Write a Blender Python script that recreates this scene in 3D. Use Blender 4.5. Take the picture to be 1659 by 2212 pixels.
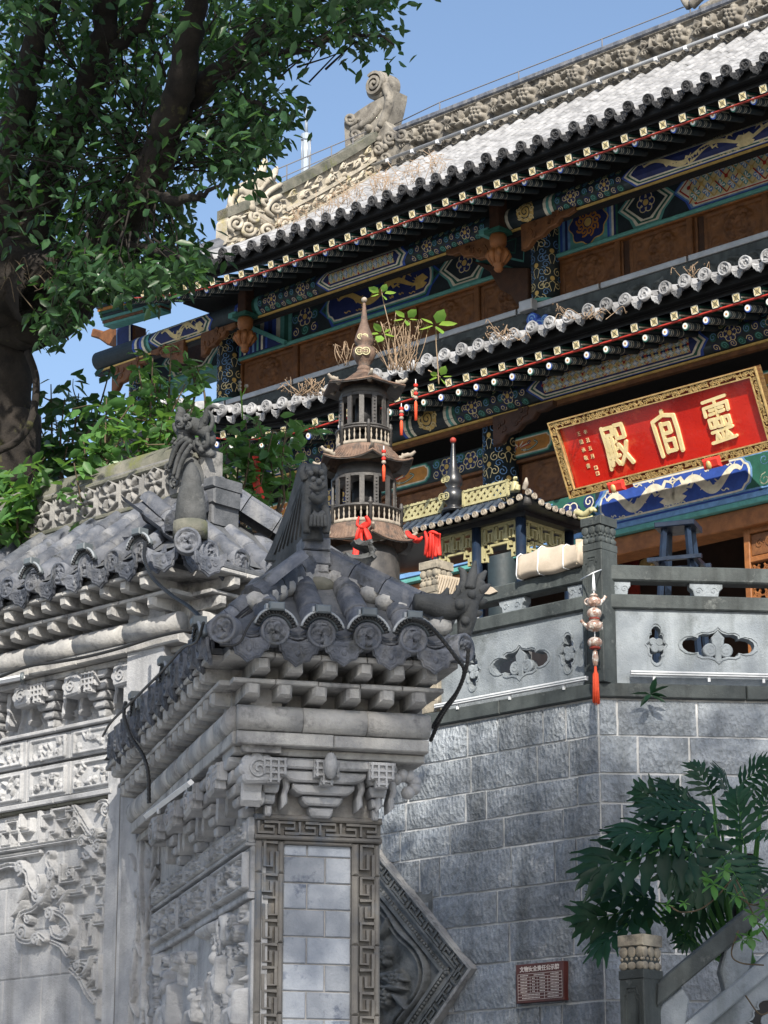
import bpy, math, random
import numpy as np
from mathutils import Matrix, Vector
from mathutils.geometry import tessellate_polygon

for _o in list(bpy.data.objects):
    bpy.data.objects.remove(_o)
SC = bpy.context.scene
COL = SC.collection
rnd = random.Random(11)
nrs = np.random.RandomState(5)

# ------------------------------------------------------------------ camera
CAM_Z, PITCH, FPX = 1.6, math.radians(16), 5600.0      # focal length in units of a 1659 x 2212 frame
cd = bpy.data.cameras.new('camera'); cam = bpy.data.objects.new('camera', cd); COL.objects.link(cam)
cam.location = (0, 0, CAM_Z); cam.rotation_euler = (math.pi/2 + PITCH, 0, 0)
cd.sensor_fit = 'VERTICAL'; cd.sensor_height = 36.0; cd.sensor_width = 27.0
cd.lens = FPX/2212*36.0; cd.clip_start = .1; cd.clip_end = 6000
SC.camera = cam

# ------------------------------------------------------------------ sky, sun, exposure
SUN_EL, SUN_AZ = math.radians(37), math.radians(178)    # azimuth clockwise from +Y
S = Vector((math.sin(SUN_AZ)*math.cos(SUN_EL), math.cos(SUN_AZ)*math.cos(SUN_EL), math.sin(SUN_EL)))
wd = bpy.data.worlds.new('World'); SC.world = wd; wd.use_nodes = True
wn = wd.node_tree.nodes; wl = wd.node_tree.links
sky = wn.new('ShaderNodeTexSky'); sky.sky_type = 'NISHITA'; sky.sun_disc = False
sky.sun_elevation = SUN_EL; sky.sun_rotation = SUN_AZ; sky.altitude = 0; sky.air_density = 1.0; sky.dust_density = 1.6; sky.ozone_density = 1.4
wl.new(sky.outputs[0], wn['Background'].inputs[0]); wn['Background'].inputs[1].default_value = .105
sd = bpy.data.lights.new('sun', 'SUN'); sd.energy = 4.3; sd.angle = math.radians(.5); sd.color = (1, .93, .82)
so = bpy.data.objects.new('sun', sd); COL.objects.link(so); so.location = (10, -20, 40)
so.rotation_euler = S.to_track_quat('Z', 'Y').to_euler()
SC.view_settings.view_transform = 'Standard'; SC.view_settings.look = 'None'
SC.view_settings.exposure = .95; SC.view_settings.gamma = 1.0

# ------------------------------------------------------------------ frames
CAMV = np.array([0, 0, CAM_Z])
def ray(x, y):
    a = (x-829.5)/FPX; b = (1106-y)/FPX
    return np.array([a, math.cos(PITCH)-b*math.sin(PITCH), math.sin(PITCH)+b*math.cos(PITCH)])
def at(x, y, Y):
    d = ray(x, y); return CAMV + d*(Y/d[1])
class Frame:                     # u to the right, v up (world z), n out of the surface
    def __init__(s, o, deg):
        p = math.radians(deg); s.o = np.array([o[0], o[1], 0.]); s.deg = deg
        s.U = np.array([math.cos(p), math.sin(p), 0]); s.N = np.array([math.sin(p), -math.cos(p), 0])
        s.M = Matrix(((s.U[0], 0, s.N[0], o[0]), (s.U[1], 0, s.N[1], o[1]), (0, 1, 0, 0), (0, 0, 0, 1)))
    def w(s, u, v, n=0): return s.o+s.U*u+s.N*n+np.array([0, 0, v])
    def loc(s, p): d = np.asarray(p)-s.o; return (float(d@s.U), float(p[2]), float(d@s.N))
    def px(s, x, y, n=0):
        d = ray(x, y); t = ((s.o-CAMV)@s.N+n)/(d@s.N); p = CAMV+t*d
        return float((p-s.o)@s.U), float(p[2])
    def pu(s, x, y, n=0): return s.px(x, y, n)[0]
WORLD = Matrix.Identity(4)
TA = Frame((1.63, 19.4), -43)                       # terrace, face parallel to the hall
TB = Frame((1.63, 19.4), 6)                         # terrace, face turned to the viewer
TF = Frame((1.63+4.5*.682, 19.4+4.5*.731), -43)     # the hall's column line
WE = Frame((-.568, 11.4), 15)                       # end of the splayed wing
WS = Frame((-.568, 11.4), -75)                      # side of the splayed wing
_j = WS.w(-2.75, 0, 0)
GW = Frame((_j[0], _j[1]), -43)                     # gate wall
_g = GW.w(0, 0, 0)

# ------------------------------------------------------------------ mesh helpers
class MB:
    def __init__(s, mp=None): s.V = []; s.F = []; s.I = []; s.S = []; s.mats = []; s.n = 0; s.mp = mp
    def add(s, vs, fs, m, sm=False):
        vs = np.asarray(vs, float).reshape(-1, 3)
        if s.mp is not None: vs = s.mp(vs)
        if m not in s.mats: s.mats.append(m)
        i = s.mats.index(m); b = s.n
        s.V.append(vs); s.n += len(vs)
        for f in fs: s.F.append(tuple(b+k for k in f))
        s.I += [i]*len(fs); s.S += [sm]*len(fs)
        return s
    def box(s, u0, u1, v0, v1, n0, n1, m, b=0.):
        if b <= 0:
            vs = [(u0,v0,n0),(u1,v0,n0),(u1,v1,n0),(u0,v1,n0),(u0,v0,n1),(u1,v0,n1),(u1,v1,n1),(u0,v1,n1)]
            return s.add(vs, [(3,2,1,0),(4,5,6,7),(0,1,5,4),(1,2,6,5),(2,3,7,6),(3,0,4,7)], m)
        vs = [(u0,v0,n0),(u1,v0,n0),(u1,v1,n0),(u0,v1,n0),(u0,v0,n1-b),(u1,v0,n1-b),(u1,v1,n1-b),(u0,v1,n1-b),
              (u0+b,v0+b,n1),(u1-b,v0+b,n1),(u1-b,v1-b,n1),(u0+b,v1-b,n1)]
        fs = [(3,2,1,0),(8,9,10,11)]
        for a in (0, 4):
            for k in range(4): fs.append((a+k, a+(k+1)%4, a+4+(k+1)%4, a+4+k))
        return s.add(vs, fs, m)
    def prism(s, poly, n0, n1, m, b=0., back=False, m2=None):
        p = np.asarray(poly, float); k = len(p)
        ar = np.sum(p[:,0]*np.roll(p[:,1],-1)-np.roll(p[:,0],-1)*p[:,1])
        if ar < 0: p = p[::-1]
        L = [np.c_[p, np.full(k, n0)]]
        if b > 0:
            L.append(np.c_[p, np.full(k, n1-b)])
            t = np.roll(p,-1,0)-np.roll(p,1,0); t /= (np.linalg.norm(t,axis=1)[:,None]+1e-9)
            q = p+np.c_[-t[:,1], t[:,0]]*b; L.append(np.c_[q, np.full(k, n1)])
        else: L.append(np.c_[p, np.full(k, n1)])
        fs = []
        for a in range(len(L)-1):
            for i in range(k): j = (i+1) % k; fs.append((a*k+i, a*k+j, (a+1)*k+j, (a+1)*k+i))
        top = (len(L)-1)*k
        s.add(np.vstack(L), fs+([tuple(range(k))[::-1]] if back else [])+([tuple(range(top, top+k))] if m2 is None else []), m)
        if m2 is not None: s.add(L[-1], [tuple(range(k))], m2)
        return s
    def flat(s, poly, n, m):
        p = np.asarray(poly, float)
        if np.sum(p[:,0]*np.roll(p[:,1],-1)-np.roll(p[:,0],-1)*p[:,1]) < 0: p = p[::-1]
        return s.add(np.c_[p, np.full(len(p), n)], [tuple(range(len(p)))], m)
    def line(s, path, w, n, m, closed=False, n0=None):       # a painted or raised stroke lying in the u,v plane
        p = np.asarray(path, float)
        if closed: p = np.vstack([p, p[:1]])
        k = len(p)
        if k < 2: return s
        t = np.gradient(p, axis=0) if k > 2 else np.repeat([p[1]-p[0]], 2, 0)
        if closed: t[0] = t[-1] = p[1]-p[-2]
        t /= (np.linalg.norm(t, axis=1)[:, None]+1e-9); q = np.c_[-t[:,1], t[:,0]]
        w = np.broadcast_to(np.asarray(w, float), (k,))[:, None]*.5
        a = np.c_[p+q*w, np.full(k, n)]; c = np.c_[p-q*w, np.full(k, n)]
        s.add(np.vstack([a, c]), [(k+i, k+i+1, i+1, i) for i in range(k-1)], m)
        if n0 is not None:
            a0 = a.copy(); a0[:,2] = n0; c0 = c.copy(); c0[:,2] = n0
            s.add(np.vstack([a, a0]), [(i, i+1, k+i+1, k+i) for i in range(k-1)], m)
            s.add(np.vstack([c, c0]), [(i+1, i, k+i, k+i+1) for i in range(k-1)], m)
            s.add([a[0], a0[0], c0[0], c[0]], [(0,1,2,3)], m); s.add([a[-1], a0[-1], c0[-1], c[-1]], [(3,2,1,0)], m)
        return s
    def tube(s, path, r, m, k=8, cap=True, sm=True, sq=1., up=None):
        p = np.asarray(path, float); n = len(p)
        r = np.broadcast_to(np.asarray(r, float), (n,))
        t = np.gradient(p, axis=0) if n > 2 else np.repeat([p[1]-p[0]], 2, 0)
        t /= (np.linalg.norm(t, axis=1)[:, None]+1e-9)
        a = np.array(up if up is not None else ((0,0,1) if abs(t[0][2]) < .9 else (1,0,0)), float)
        vs = []; A = np.arange(k)*2*math.pi/k
        for i in range(n):
            a = a-t[i]*(a@t[i]); a /= (np.linalg.norm(a)+1e-9); b = np.cross(t[i], a)
            vs.append(p[i]+r[i]*(np.cos(A)[:,None]*b+sq*np.sin(A)[:,None]*a))
        fs = [(i*k+j, i*k+(j+1)%k, (i+1)*k+(j+1)%k, (i+1)*k+j) for i in range(n-1) for j in range(k)]
        if cap: fs += [tuple(range(k))[::-1], tuple(range((n-1)*k, n*k))]
        return s.add(np.vstack(vs), fs, m, sm)
    def lathe(s, prof, c, m, k=16, ax=1, sm=True, a0=0., cap=True):    # prof: (radius, height) along axis ax of the local frame
        vs = []; A = a0+np.arange(k)*2*math.pi/k; o = [i for i in range(3) if i != ax]
        if ax == 1: o = o[::-1]
        for r, h in prof:
            q = np.zeros((k, 3)); q[:, o[0]] = r*np.cos(A)+c[o[0]]; q[:, o[1]] = r*np.sin(A)+c[o[1]]; q[:, ax] = h+c[ax]; vs.append(q)
        n = len(prof)
        fs = [(i*k+j, i*k+(j+1)%k, (i+1)*k+(j+1)%k, (i+1)*k+j) for i in range(n-1) for j in range(k)]
        if cap: fs += [tuple(range(k))[::-1], tuple(range((n-1)*k, n*k))]
        return s.add(np.vstack(vs), fs, m, sm)
    def ball(s, c, r, m, k=10, h=6):
        r = np.broadcast_to(np.asarray(r, float), (3,)); vs = []
        for i in range(h+1):
            t = math.pi*i/h
            for j in range(k):
                a = 2*math.pi*j/k; vs.append((c[0]+r[0]*math.sin(t)*math.cos(a), c[1]-r[1]*math.cos(t), c[2]-r[2]*math.sin(t)*math.sin(a)))
        return s.add(vs, [(i*k+j, i*k+(j+1)%k, (i+1)*k+(j+1)%k, (i+1)*k+j) for i in range(h) for j in range(k)], m, True)
    def grid(s, us, vs, H, m, sm=True):                        # height field, H[j,i] over vs x us
        X, Y = np.meshgrid(us, vs); P = np.stack([X, Y, H], -1).reshape(-1, 3); w = len(us)
        return s.add(P, [(j*w+i, j*w+i+1, (j+1)*w+i+1, (j+1)*w+i) for j in range(len(vs)-1) for i in range(w-1)], m, sm)
    def holes(s, outer, hs, n0, n1, m):
        L = [[Vector((x, y, 0)) for x, y in outer]]+[[Vector((x, y, 0)) for x, y in h] for h in hs]
        tri = tessellate_polygon(L); P = np.array([(v.x, v.y) for l in L for v in l]); k = len(P)
        vs = np.vstack([np.c_[P, np.full(k, n1)], np.c_[P, np.full(k, n0)]]); fs = []
        for a, b, c in tri:
            ar = (P[b][0]-P[a][0])*(P[c][1]-P[a][1])-(P[b][1]-P[a][1])*(P[c][0]-P[a][0])
            if ar < 0: b, c = c, b
            fs += [(a, b, c), (k+c, k+b, k+a)]
        o = 0
        for l in L:
            for i in range(len(l)): j = (i+1) % len(l); fs.append((o+i, o+j, k+o+j, k+o+i))
            o += len(l)
        return s.add(vs, fs, m)
    def mesh(s, name='mesh'):
        me = bpy.data.meshes.new(name)
        V = np.vstack(s.V) if s.V else np.zeros((0, 3))
        lens = np.fromiter((len(f) for f in s.F), int, len(s.F)); tot = int(lens.sum())
        me.vertices.add(len(V)); me.vertices.foreach_set('co', V.astype(np.float32).ravel())
        me.loops.add(tot); me.loops.foreach_set('vertex_index', np.fromiter((i for f in s.F for i in f), np.int32, tot))
        me.polygons.add(len(lens)); me.polygons.foreach_set('loop_start', np.r_[0, np.cumsum(lens)[:-1]].astype(np.int32) if len(lens) else [])
        for m in s.mats: me.materials.append(MT[m])
        me.polygons.foreach_set('material_index', np.array(s.I, np.int32)); me.polygons.foreach_set('use_smooth', np.array(s.S, bool))
        me.update(calc_edges=True); me.validate()
        return me
WM = {}
def put(name, me, M=None, parent=None, label=None, cat=None, group=None, kind=None):
    if isinstance(me, MB): me = me.mesh(name)
    o = bpy.data.objects.new(name, me); COL.objects.link(o)
    M = M if M is not None else WORLD
    if parent is not None:
        o.parent = parent; o.matrix_parent_inverse = WM[parent.name].inverted()
    o.matrix_basis = M; WM[o.name] = M.copy()
    for k, v in (('label', label), ('category', cat), ('group', group), ('kind', kind)):
        if v: o[k] = v
    return o
def thing(name, p, label, cat, group=None, kind=None):
    return put(name, None, Matrix.Translation(Vector([float(x) for x in p])), None, label, cat, group, kind)
def TR(x, y, z): return Matrix.Translation(Vector((float(x), float(y), float(z))))
def RY(a): return Matrix.Rotation(a, 4, 'Y')
def RX(a): return Matrix.Rotation(a, 4, 'X')
def RZ(a): return Matrix.Rotation(a, 4, 'Z')
def SCL(x, y, z): return Matrix.Diagonal((x, y, z, 1))
def circ(cx, cy, r, k=16, ry=None, a0=0., a1=2*math.pi, end=False):
    n = k+1 if end else k
    return [(cx+r*math.cos(a0+(a1-a0)*i/k), cy+(ry or r)*math.sin(a0+(a1-a0)*i/k)) for i in range(n)]
def spiral(cx, cy, r, turns=1.5, a0=0., k=None, inner=.12, sgn=1):
    k = k or int(12*turns); return [(cx+(r*(1-(1-inner)*i/k))*math.cos(a0+sgn*2*math.pi*turns*i/k), cy+(r*(1-(1-inner)*i/k))*math.sin(a0+sgn*2*math.pi*turns*i/k)) for i in range(k+1)]
def smooth(pts, k=6):                  # Catmull-Rom through the points
    p = np.asarray(pts, float); q = np.vstack([2*p[0]-p[1], p, 2*p[-1]-p[-2]]); out = []
    for i in range(len(p)-1):
        a, b, c, d = q[i:i+4]
        for j in range(k):
            t = j/k; out.append(.5*(2*b+(c-a)*t+(2*a-5*b+4*c-d)*t*t+(3*b-a-3*c+d)*t**3))
    out.append(p[-1]); return np.array(out)
def arr(f, V, Fs, m):                  # fast mesh from arrays: V (n,k,3) copies of a template with triangle list Fs
    n, k = V.shape[0], V.shape[1]; Fs = np.asarray(Fs); me = bpy.data.meshes.new(f)
    me.vertices.add(n*k); me.vertices.foreach_set('co', V.astype(np.float32).ravel())
    T = (Fs[None]+(np.arange(n)*k)[:, None, None]).reshape(-1, Fs.shape[1]); c = Fs.shape[1]
    me.loops.add(T.size); me.loops.foreach_set('vertex_index', T.astype(np.int32).ravel())
    me.polygons.add(len(T)); me.polygons.foreach_set('loop_start', (np.arange(len(T))*c).astype(np.int32))
    me.polygons.foreach_set('use_smooth', np.ones(len(T), bool))
    me.materials.append(MT[m]); me.update(calc_edges=True); return me

# ------------------------------------------------------------------ materials
MT = {}
def mat(name, c1, c2=None, scale=6., rough=.8, bump=0., bscale=40., metal=0., rv=.0, stain=None, spec=.4, trans=None, streak=None, chisel=0., coat=0., lo=.35, hi=.65, isl=0.):
    m = bpy.data.materials.new(name); m.use_nodes = True; MT[name] = m
    nt = m.node_tree; N = nt.nodes; L = nt.links; bs = N['Principled BSDF']
    def node(t, **k):
        x = N.new(t)
        for a, b in k.items(): setattr(x, a, b)
        return x
    geo = node('ShaderNodeNewGeometry'); P = geo.outputs['Position']
    def noise(sc, det=5., vec=P, ro=.6):
        x = node('ShaderNodeTexNoise'); x.inputs['Scale'].default_value = sc; x.inputs['Detail'].default_value = det; x.inputs['Roughness'].default_value = ro
        L.new(vec, x.inputs['Vector']); return x.outputs[0]
    def ramp(v, a, b):
        x = node('ShaderNodeMapRange'); x.inputs[1].default_value = a; x.inputs[2].default_value = b; L.new(v, x.inputs[0]); return x.outputs[0]
    def mix(fac, a, b, bt='MIX'):
        x = node('ShaderNodeMix', data_type='RGBA', blend_type=bt); 
        if isinstance(fac, float): x.inputs[0].default_value = fac
        else: L.new(fac, x.inputs[0])
        for i, v in ((6, a), (7, b)):
            if isinstance(v, tuple): x.inputs[i].default_value = (*v, 1)
            else: L.new(v, x.inputs[i])
        return x.outputs[2]
    col = c1
    oi = None
    if rv or c2:
        oi = node('ShaderNodeObjectInfo')
    if c2:
        ad = node('ShaderNodeVectorMath', operation='MULTIPLY_ADD'); cb = node('ShaderNodeCombineXYZ')
        L.new(oi.outputs['Random'], cb.inputs[0]); L.new(cb.outputs[0], ad.inputs[0]); ad.inputs[1].default_value = (3 if rv else 0,)*3; L.new(P, ad.inputs[2])
        col = mix(ramp(noise(scale, 6., ad.outputs[0]), lo, hi), c1, c2)
    if streak:      # (colour, amount, horizontal scale): runs of dirt down a face
        mp = node('ShaderNodeMapping'); mp.inputs['Scale'].default_value = (streak[2], streak[2], streak[2]*.12); L.new(P, mp.inputs[0])
        r1 = ramp(noise(1., 4., mp.outputs[0]), .5, .72); r2 = node('ShaderNodeMath', operation='MULTIPLY'); L.new(r1, r2.inputs[0]); r2.inputs[1].default_value = streak[1]
        col = mix(r2.outputs[0], col, streak[0])
    if stain:       # (colour, scale, lo, hi)
        col = mix(ramp(noise(stain[1], 7., P, .68), stain[2], stain[3]), col, stain[0])
    if rv:
        x = node('ShaderNodeMath', operation='MULTIPLY_ADD'); L.new(oi.outputs['Random'], x.inputs[0]); x.inputs[1].default_value = 2*rv; x.inputs[2].default_value = 1-rv
        cb2 = node('ShaderNodeCombineColor'); [L.new(x.outputs[0], cb2.inputs[i]) for i in range(3)]
        col = mix(1., col, cb2.outputs[0], 'MULTIPLY')
    if isl:
        x = node('ShaderNodeMapRange'); x.inputs[3].default_value = 1-isl; x.inputs[4].default_value = 1+isl*1.6; L.new(geo.outputs['Random Per Island'], x.inputs[0])
        cb3 = node('ShaderNodeCombineColor'); [L.new(x.outputs[0], cb3.inputs[i]) for i in range(3)]
        col = mix(1., col, cb3.outputs[0], 'MULTIPLY')
    if isinstance(col, tuple): bs.inputs['Base Color'].default_value = (*col, 1)
    else: L.new(col, bs.inputs['Base Color'])
    bs.inputs['Roughness'].default_value = rough; bs.inputs['Metallic'].default_value = metal; bs.inputs['Specular IOR Level'].default_value = spec
    if coat: bs.inputs['Coat Weight'].default_value = coat
    if rough < .95 and not metal and c2:
        rr = node('ShaderNodeMapRange'); rr.inputs[3].default_value = max(rough-.12, .05); rr.inputs[4].default_value = min(rough+.12, 1); L.new(noise(scale*2.3, 3.), rr.inputs[0]); L.new(rr.outputs[0], bs.inputs['Roughness'])
    if bump or chisel:
        bp = node('ShaderNodeBump'); bp.inputs['Distance'].default_value = .035 if chisel else .012; bp.inputs['Strength'].default_value = max(bump, chisel)
        h = noise(bscale, 6., P, .65)
        if chisel:
            vo = node('ShaderNodeTexVoronoi'); vo.inputs['Scale'].default_value = 36; mp = node('ShaderNodeMapping'); mp.inputs['Scale'].default_value = (1, 1, .55); L.new(P, mp.inputs[0]); L.new(mp.outputs[0], vo.inputs['Vector'])
            ma = node('ShaderNodeMath', operation='MULTIPLY_ADD'); L.new(vo.outputs[0], ma.inputs[0]); ma.inputs[1].default_value = .9; L.new(h, ma.inputs[2]); h = ma.outputs[0]
        L.new(h, bp.inputs['Height']); L.new(bp.outputs[0], bs.inputs['Normal'])
    if trans:
        tr = node('ShaderNodeBsdfTranslucent'); tr.inputs[0].default_value = (*trans[0], 1); ms = node('ShaderNodeMixShader'); ms.inputs[0].default_value = trans[1]
        out = N['Material Output']; L.new(bs.outputs[0], ms.inputs[1]); L.new(tr.outputs[0], ms.inputs[2]); L.new(ms.outputs[0], out.inputs[0])
    return m
# stone, brick and tile
mat('brick_carved', (.385,.39,.40), (.255,.262,.275), 5, .85, .5, 70, stain=((.15,.155,.16), 4.2, .55, .70), streak=((.15,.15,.15), .6, 7))
mat('brick_frame', (.17,.16,.145), (.10,.096,.092), 6, .8, .35, 60, stain=((.08,.10,.13), 4., .55, .7))
mat('brick_face', (.30,.325,.365), (.21,.235,.275), 9, .8, .4, 80, rv=.2, stain=((.10,.12,.165), 5.5, .55, .63))
mat('mortar', (.36,.35,.34), (.25,.25,.25), 20, .9, .5, 60)
mat('tile_grey', (.115,.124,.146), (.048,.056,.074), 9, .62, .6, 55, rv=.24, stain=((.045,.048,.05), 9., .55, .66), streak=((.28,.275,.265), .5, 9))
mat('tile_dark', (.10,.105,.115), (.05,.055,.062), 9, .7, .5, 50, rv=.15, stain=((.20,.195,.18), 9., .62, .75))
mat('tile_shaded', (.045,.046,.05), (.022,.023,.026), 9, .75, .5, 50, rv=.2, stain=((.12,.115,.11), 9., .62, .75))  # near-black tile copy, shade of the upper eave put into its colour
mat('tile_roof', (.32,.325,.335), (.155,.158,.165), 7, .8, .5, 40, rv=.26, stain=((.20,.19,.18), 6., .62, .75))
mat('stucco', (.41,.405,.39), (.26,.26,.26), 6, .9, .6, 45, rv=.08, stain=((.10,.10,.105), 4.5, .53, .68), streak=((.15,.15,.15), .6, 7))
mat('flower_brick', (.25,.245,.235), (.14,.14,.14), 7, .85, .5, 60, stain=((.07,.072,.07), 5., .52, .66))
mat('stone_sculpt', (.075,.078,.08), (.034,.037,.038), 8, .8, .6, 45, stain=((.16,.16,.15), 6., .62, .78))
mat('ridge_stone', (.25,.232,.20), (.12,.11,.095), 7, .85, .5, 45, stain=((.05,.048,.045), 5., .52, .64))
mat('ridge_pale', (.42,.385,.32), (.26,.235,.19), 6, .85, .4, 45, stain=((.30,.26,.12), 4., .55, .7))
mat('moss_cap', (.16,.155,.13), (.07,.075,.06), 6, .95, .6, 40, stain=((.10,.11,.04), 5., .55, .68))
mat('wall_stone', (.305,.335,.37), (.20,.225,.253), 11, .9, .0, 45, rv=.2, chisel=.75, stain=((.45,.465,.485), 7., .62, .74), streak=((.07,.08,.088), .75, 3.2))
mat('wall_mortar', (.60,.605,.61), (.40,.41,.42), 7, .95, .6, 30)
mat('slab_dark', (.068,.080,.080), (.032,.039,.041), 5, .75, .35, 45, stain=((.17,.185,.18), 5., .58, .74), streak=((.018,.022,.022), .8, 7))
mat('slab_light', (.26,.29,.315), (.17,.195,.22), 5, .8, .6, 70, rv=.08, streak=((.09,.105,.11), .7, 6), stain=((.10,.115,.12), 3.4, .54, .70))
mat('slab_carved', (.165,.175,.18), (.085,.093,.096), 6, .75, .5, 55, stain=((.04,.045,.046), 5., .54, .68))
mat('terrace_paving', (.34,.34,.33), (.25,.25,.245), 2, .85, .2, 30)
mat('post_sunlit', (.36,.32,.25), (.16,.145,.12), 9, .85, .4, 60, stain=((.05,.05,.048), 6., .52, .66))  # sunlit tone of the posts, warm sunlight put into the colour
# painted timber; black also serves as shade put in under the eaves
for nm, c in (('navy', (.014,.026,.12)), ('blue', (.035,.09,.40)), ('skyblue', (.15,.30,.55)), ('green', (.022,.11,.08)), ('teal', (.11,.34,.31)), ('cream', (.74,.70,.56)),
              ('gold', (.62,.42,.13)), ('paleg', (.72,.60,.32)), ('redp', (.42,.035,.022)), ('orange', (.50,.22,.045)), ('white', (.80,.80,.76)), ('black', (.008,.008,.009)), ('ink', (.016,.028,.035))):
    mat(nm, c, tuple(x*.72 for x in c), 14, .62, .1, 90)
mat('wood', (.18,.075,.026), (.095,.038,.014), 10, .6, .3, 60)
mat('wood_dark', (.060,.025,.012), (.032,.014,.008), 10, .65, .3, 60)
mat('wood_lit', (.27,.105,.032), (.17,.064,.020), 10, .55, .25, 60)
mat('gold_leaf', (.66,.48,.22), (.46,.31,.12), 16, .42, .15, 90, metal=.35)
mat('gold_letter', (.88,.74,.42), (.80,.64,.32), 10, .4, .05, 60, metal=.15)
mat('lacquer', (.54,.020,.010), (.42,.013,.008), 3, .28, .08, 14, coat=.45, spec=.5, stain=((.60,.075,.03), 3.2, .58, .70))
mat('red_cloth', (.62,.035,.022), (.46,.022,.016), 20, .7, .1, 60)
mat('red_deep', (.16,.015,.010), (.09,.010,.008), 12, .5, .2, 60)
mat('red_dull', (.34,.04,.025), (.20,.025,.018), 12, .6, .2, 60)
mat('iron', (.075,.07,.066), (.035,.034,.034), 12, .55, .3, 60, spec=.5)
mat('iron_rust', (.19,.125,.09), (.095,.064,.05), 12, .75, .5, 60, stain=((.05,.045,.042), 8., .52, .66))
mat('iron_pale', (.36,.32,.26), (.20,.17,.14), 14, .7, .3, 60)
mat('burner_black', (.022,.024,.028), (.012,.013,.016), 8, .33, .1, 50, spec=.6)
mat('burner_tile', (.05,.07,.10), (.025,.035,.055), 10, .45, .15, 50)
mat('brass_paint', (.42,.39,.22), (.30,.275,.14), 12, .5, .1, 60)
mat('blue_post', (.012,.024,.048), (.007,.013,.028), 8, .4, .1, 50)
mat('lamp_grey', (.26,.28,.30), (.19,.21,.23), 9, .5)
mat('plastic_grey', (.11,.13,.145), (.08,.095,.105), 9, .45)
mat('rubber', (.012,.013,.014), (.02,.02,.021), 9, .5)
mat('metal_white', (.62,.64,.66), (.52,.54,.57), 9, .4)
mat('metal_pipe', (.45,.46,.47), (.33,.34,.35), 6, .45, metal=.3)
mat('wire', (.13,.13,.14), None)
mat('paper', (.45,.385,.31), (.36,.305,.24), 5, .85, .25, 25)
mat('paper_edge', (.60,.52,.40), (.45,.38,.28), 30, .85)
mat('string', (.72,.74,.76), None)
mat('ceramic', (.40,.30,.24), (.26,.12,.08), 26, .22, spec=.6, stain=((.66,.64,.60), 30., .5, .62))
mat('tassel', (.75,.10,.035), (.60,.06,.02), 40, .7)
mat('sign_brown', (.085,.022,.018), (.06,.016,.013), 8, .35)
mat('sign_print', (.60,.54,.50), None, rough=.5)
mat('tower_white', (.25,.30,.37), None, rough=.6)
mat('ground_stone', (.24,.24,.24), (.17,.17,.17), 2, .9, .3, 30)
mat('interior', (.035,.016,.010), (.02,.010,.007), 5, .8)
# plants
mat('bark', (.026,.021,.017), (.011,.009,.008), 9, .95, .9, 30, stain=((.10,.10,.035), 5., .6, .72))
mat('leaf_tree', (.015,.040,.018), (.026,.062,.022), 9, .42, trans=((.10,.24,.035), .26), spec=.4, isl=.45)
mat('leaf_bush', (.036,.095,.028), (.062,.14,.036), 7, .42, trans=((.20,.40,.06), .32), spec=.45, isl=.45)
mat('leaf_lime', (.20,.36,.06), (.14,.28,.05), 9, .5, trans=((.40,.62,.10), .45))
mat('leaf_philo', (.009,.036,.020), (.016,.052,.027), 5, .5, trans=((.04,.15,.04), .14), spec=.25, rv=.4)
mat('leaf_vine', (.07,.20,.05), (.05,.15,.04), 9, .5, trans=((.25,.5,.1), .35))
mat('twig_dry', (.32,.235,.16), (.20,.14,.09), 20, .9)
mat('twig', (.10,.075,.045), (.06,.045,.03), 20, .9)
# ------------------------------------------------------------------ ground and terrace
FLOOR = 5.84
g = MB(); g.box(-1500, 1500, -1500, 3000, -.5, 0, 'ground_stone'); put('ground', g, kind='structure')
tf = MB(); c0 = TA.w(-9, 0, -.12); c1 = TA.w(0, 0, -.12); c2 = TB.w(7, 0, -.12); c3 = c2+np.array([4, 14, 0]); c4 = TA.w(-9, 0, -9)
tf.add([(p[0], p[1], FLOOR) for p in (c0, c1, c2, c3, c4)]+[(p[0], p[1], FLOOR-.12) for p in (c0, c1, c2, c3, c4)],
       [(0,1,2,3,4), (9,8,7,6,5)]+[(i, 5+i, 5+(i+1) % 5, (i+1) % 5) for i in range(5)], 'terrace_paving')
put('terrace_floor', tf, kind='structure')

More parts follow.
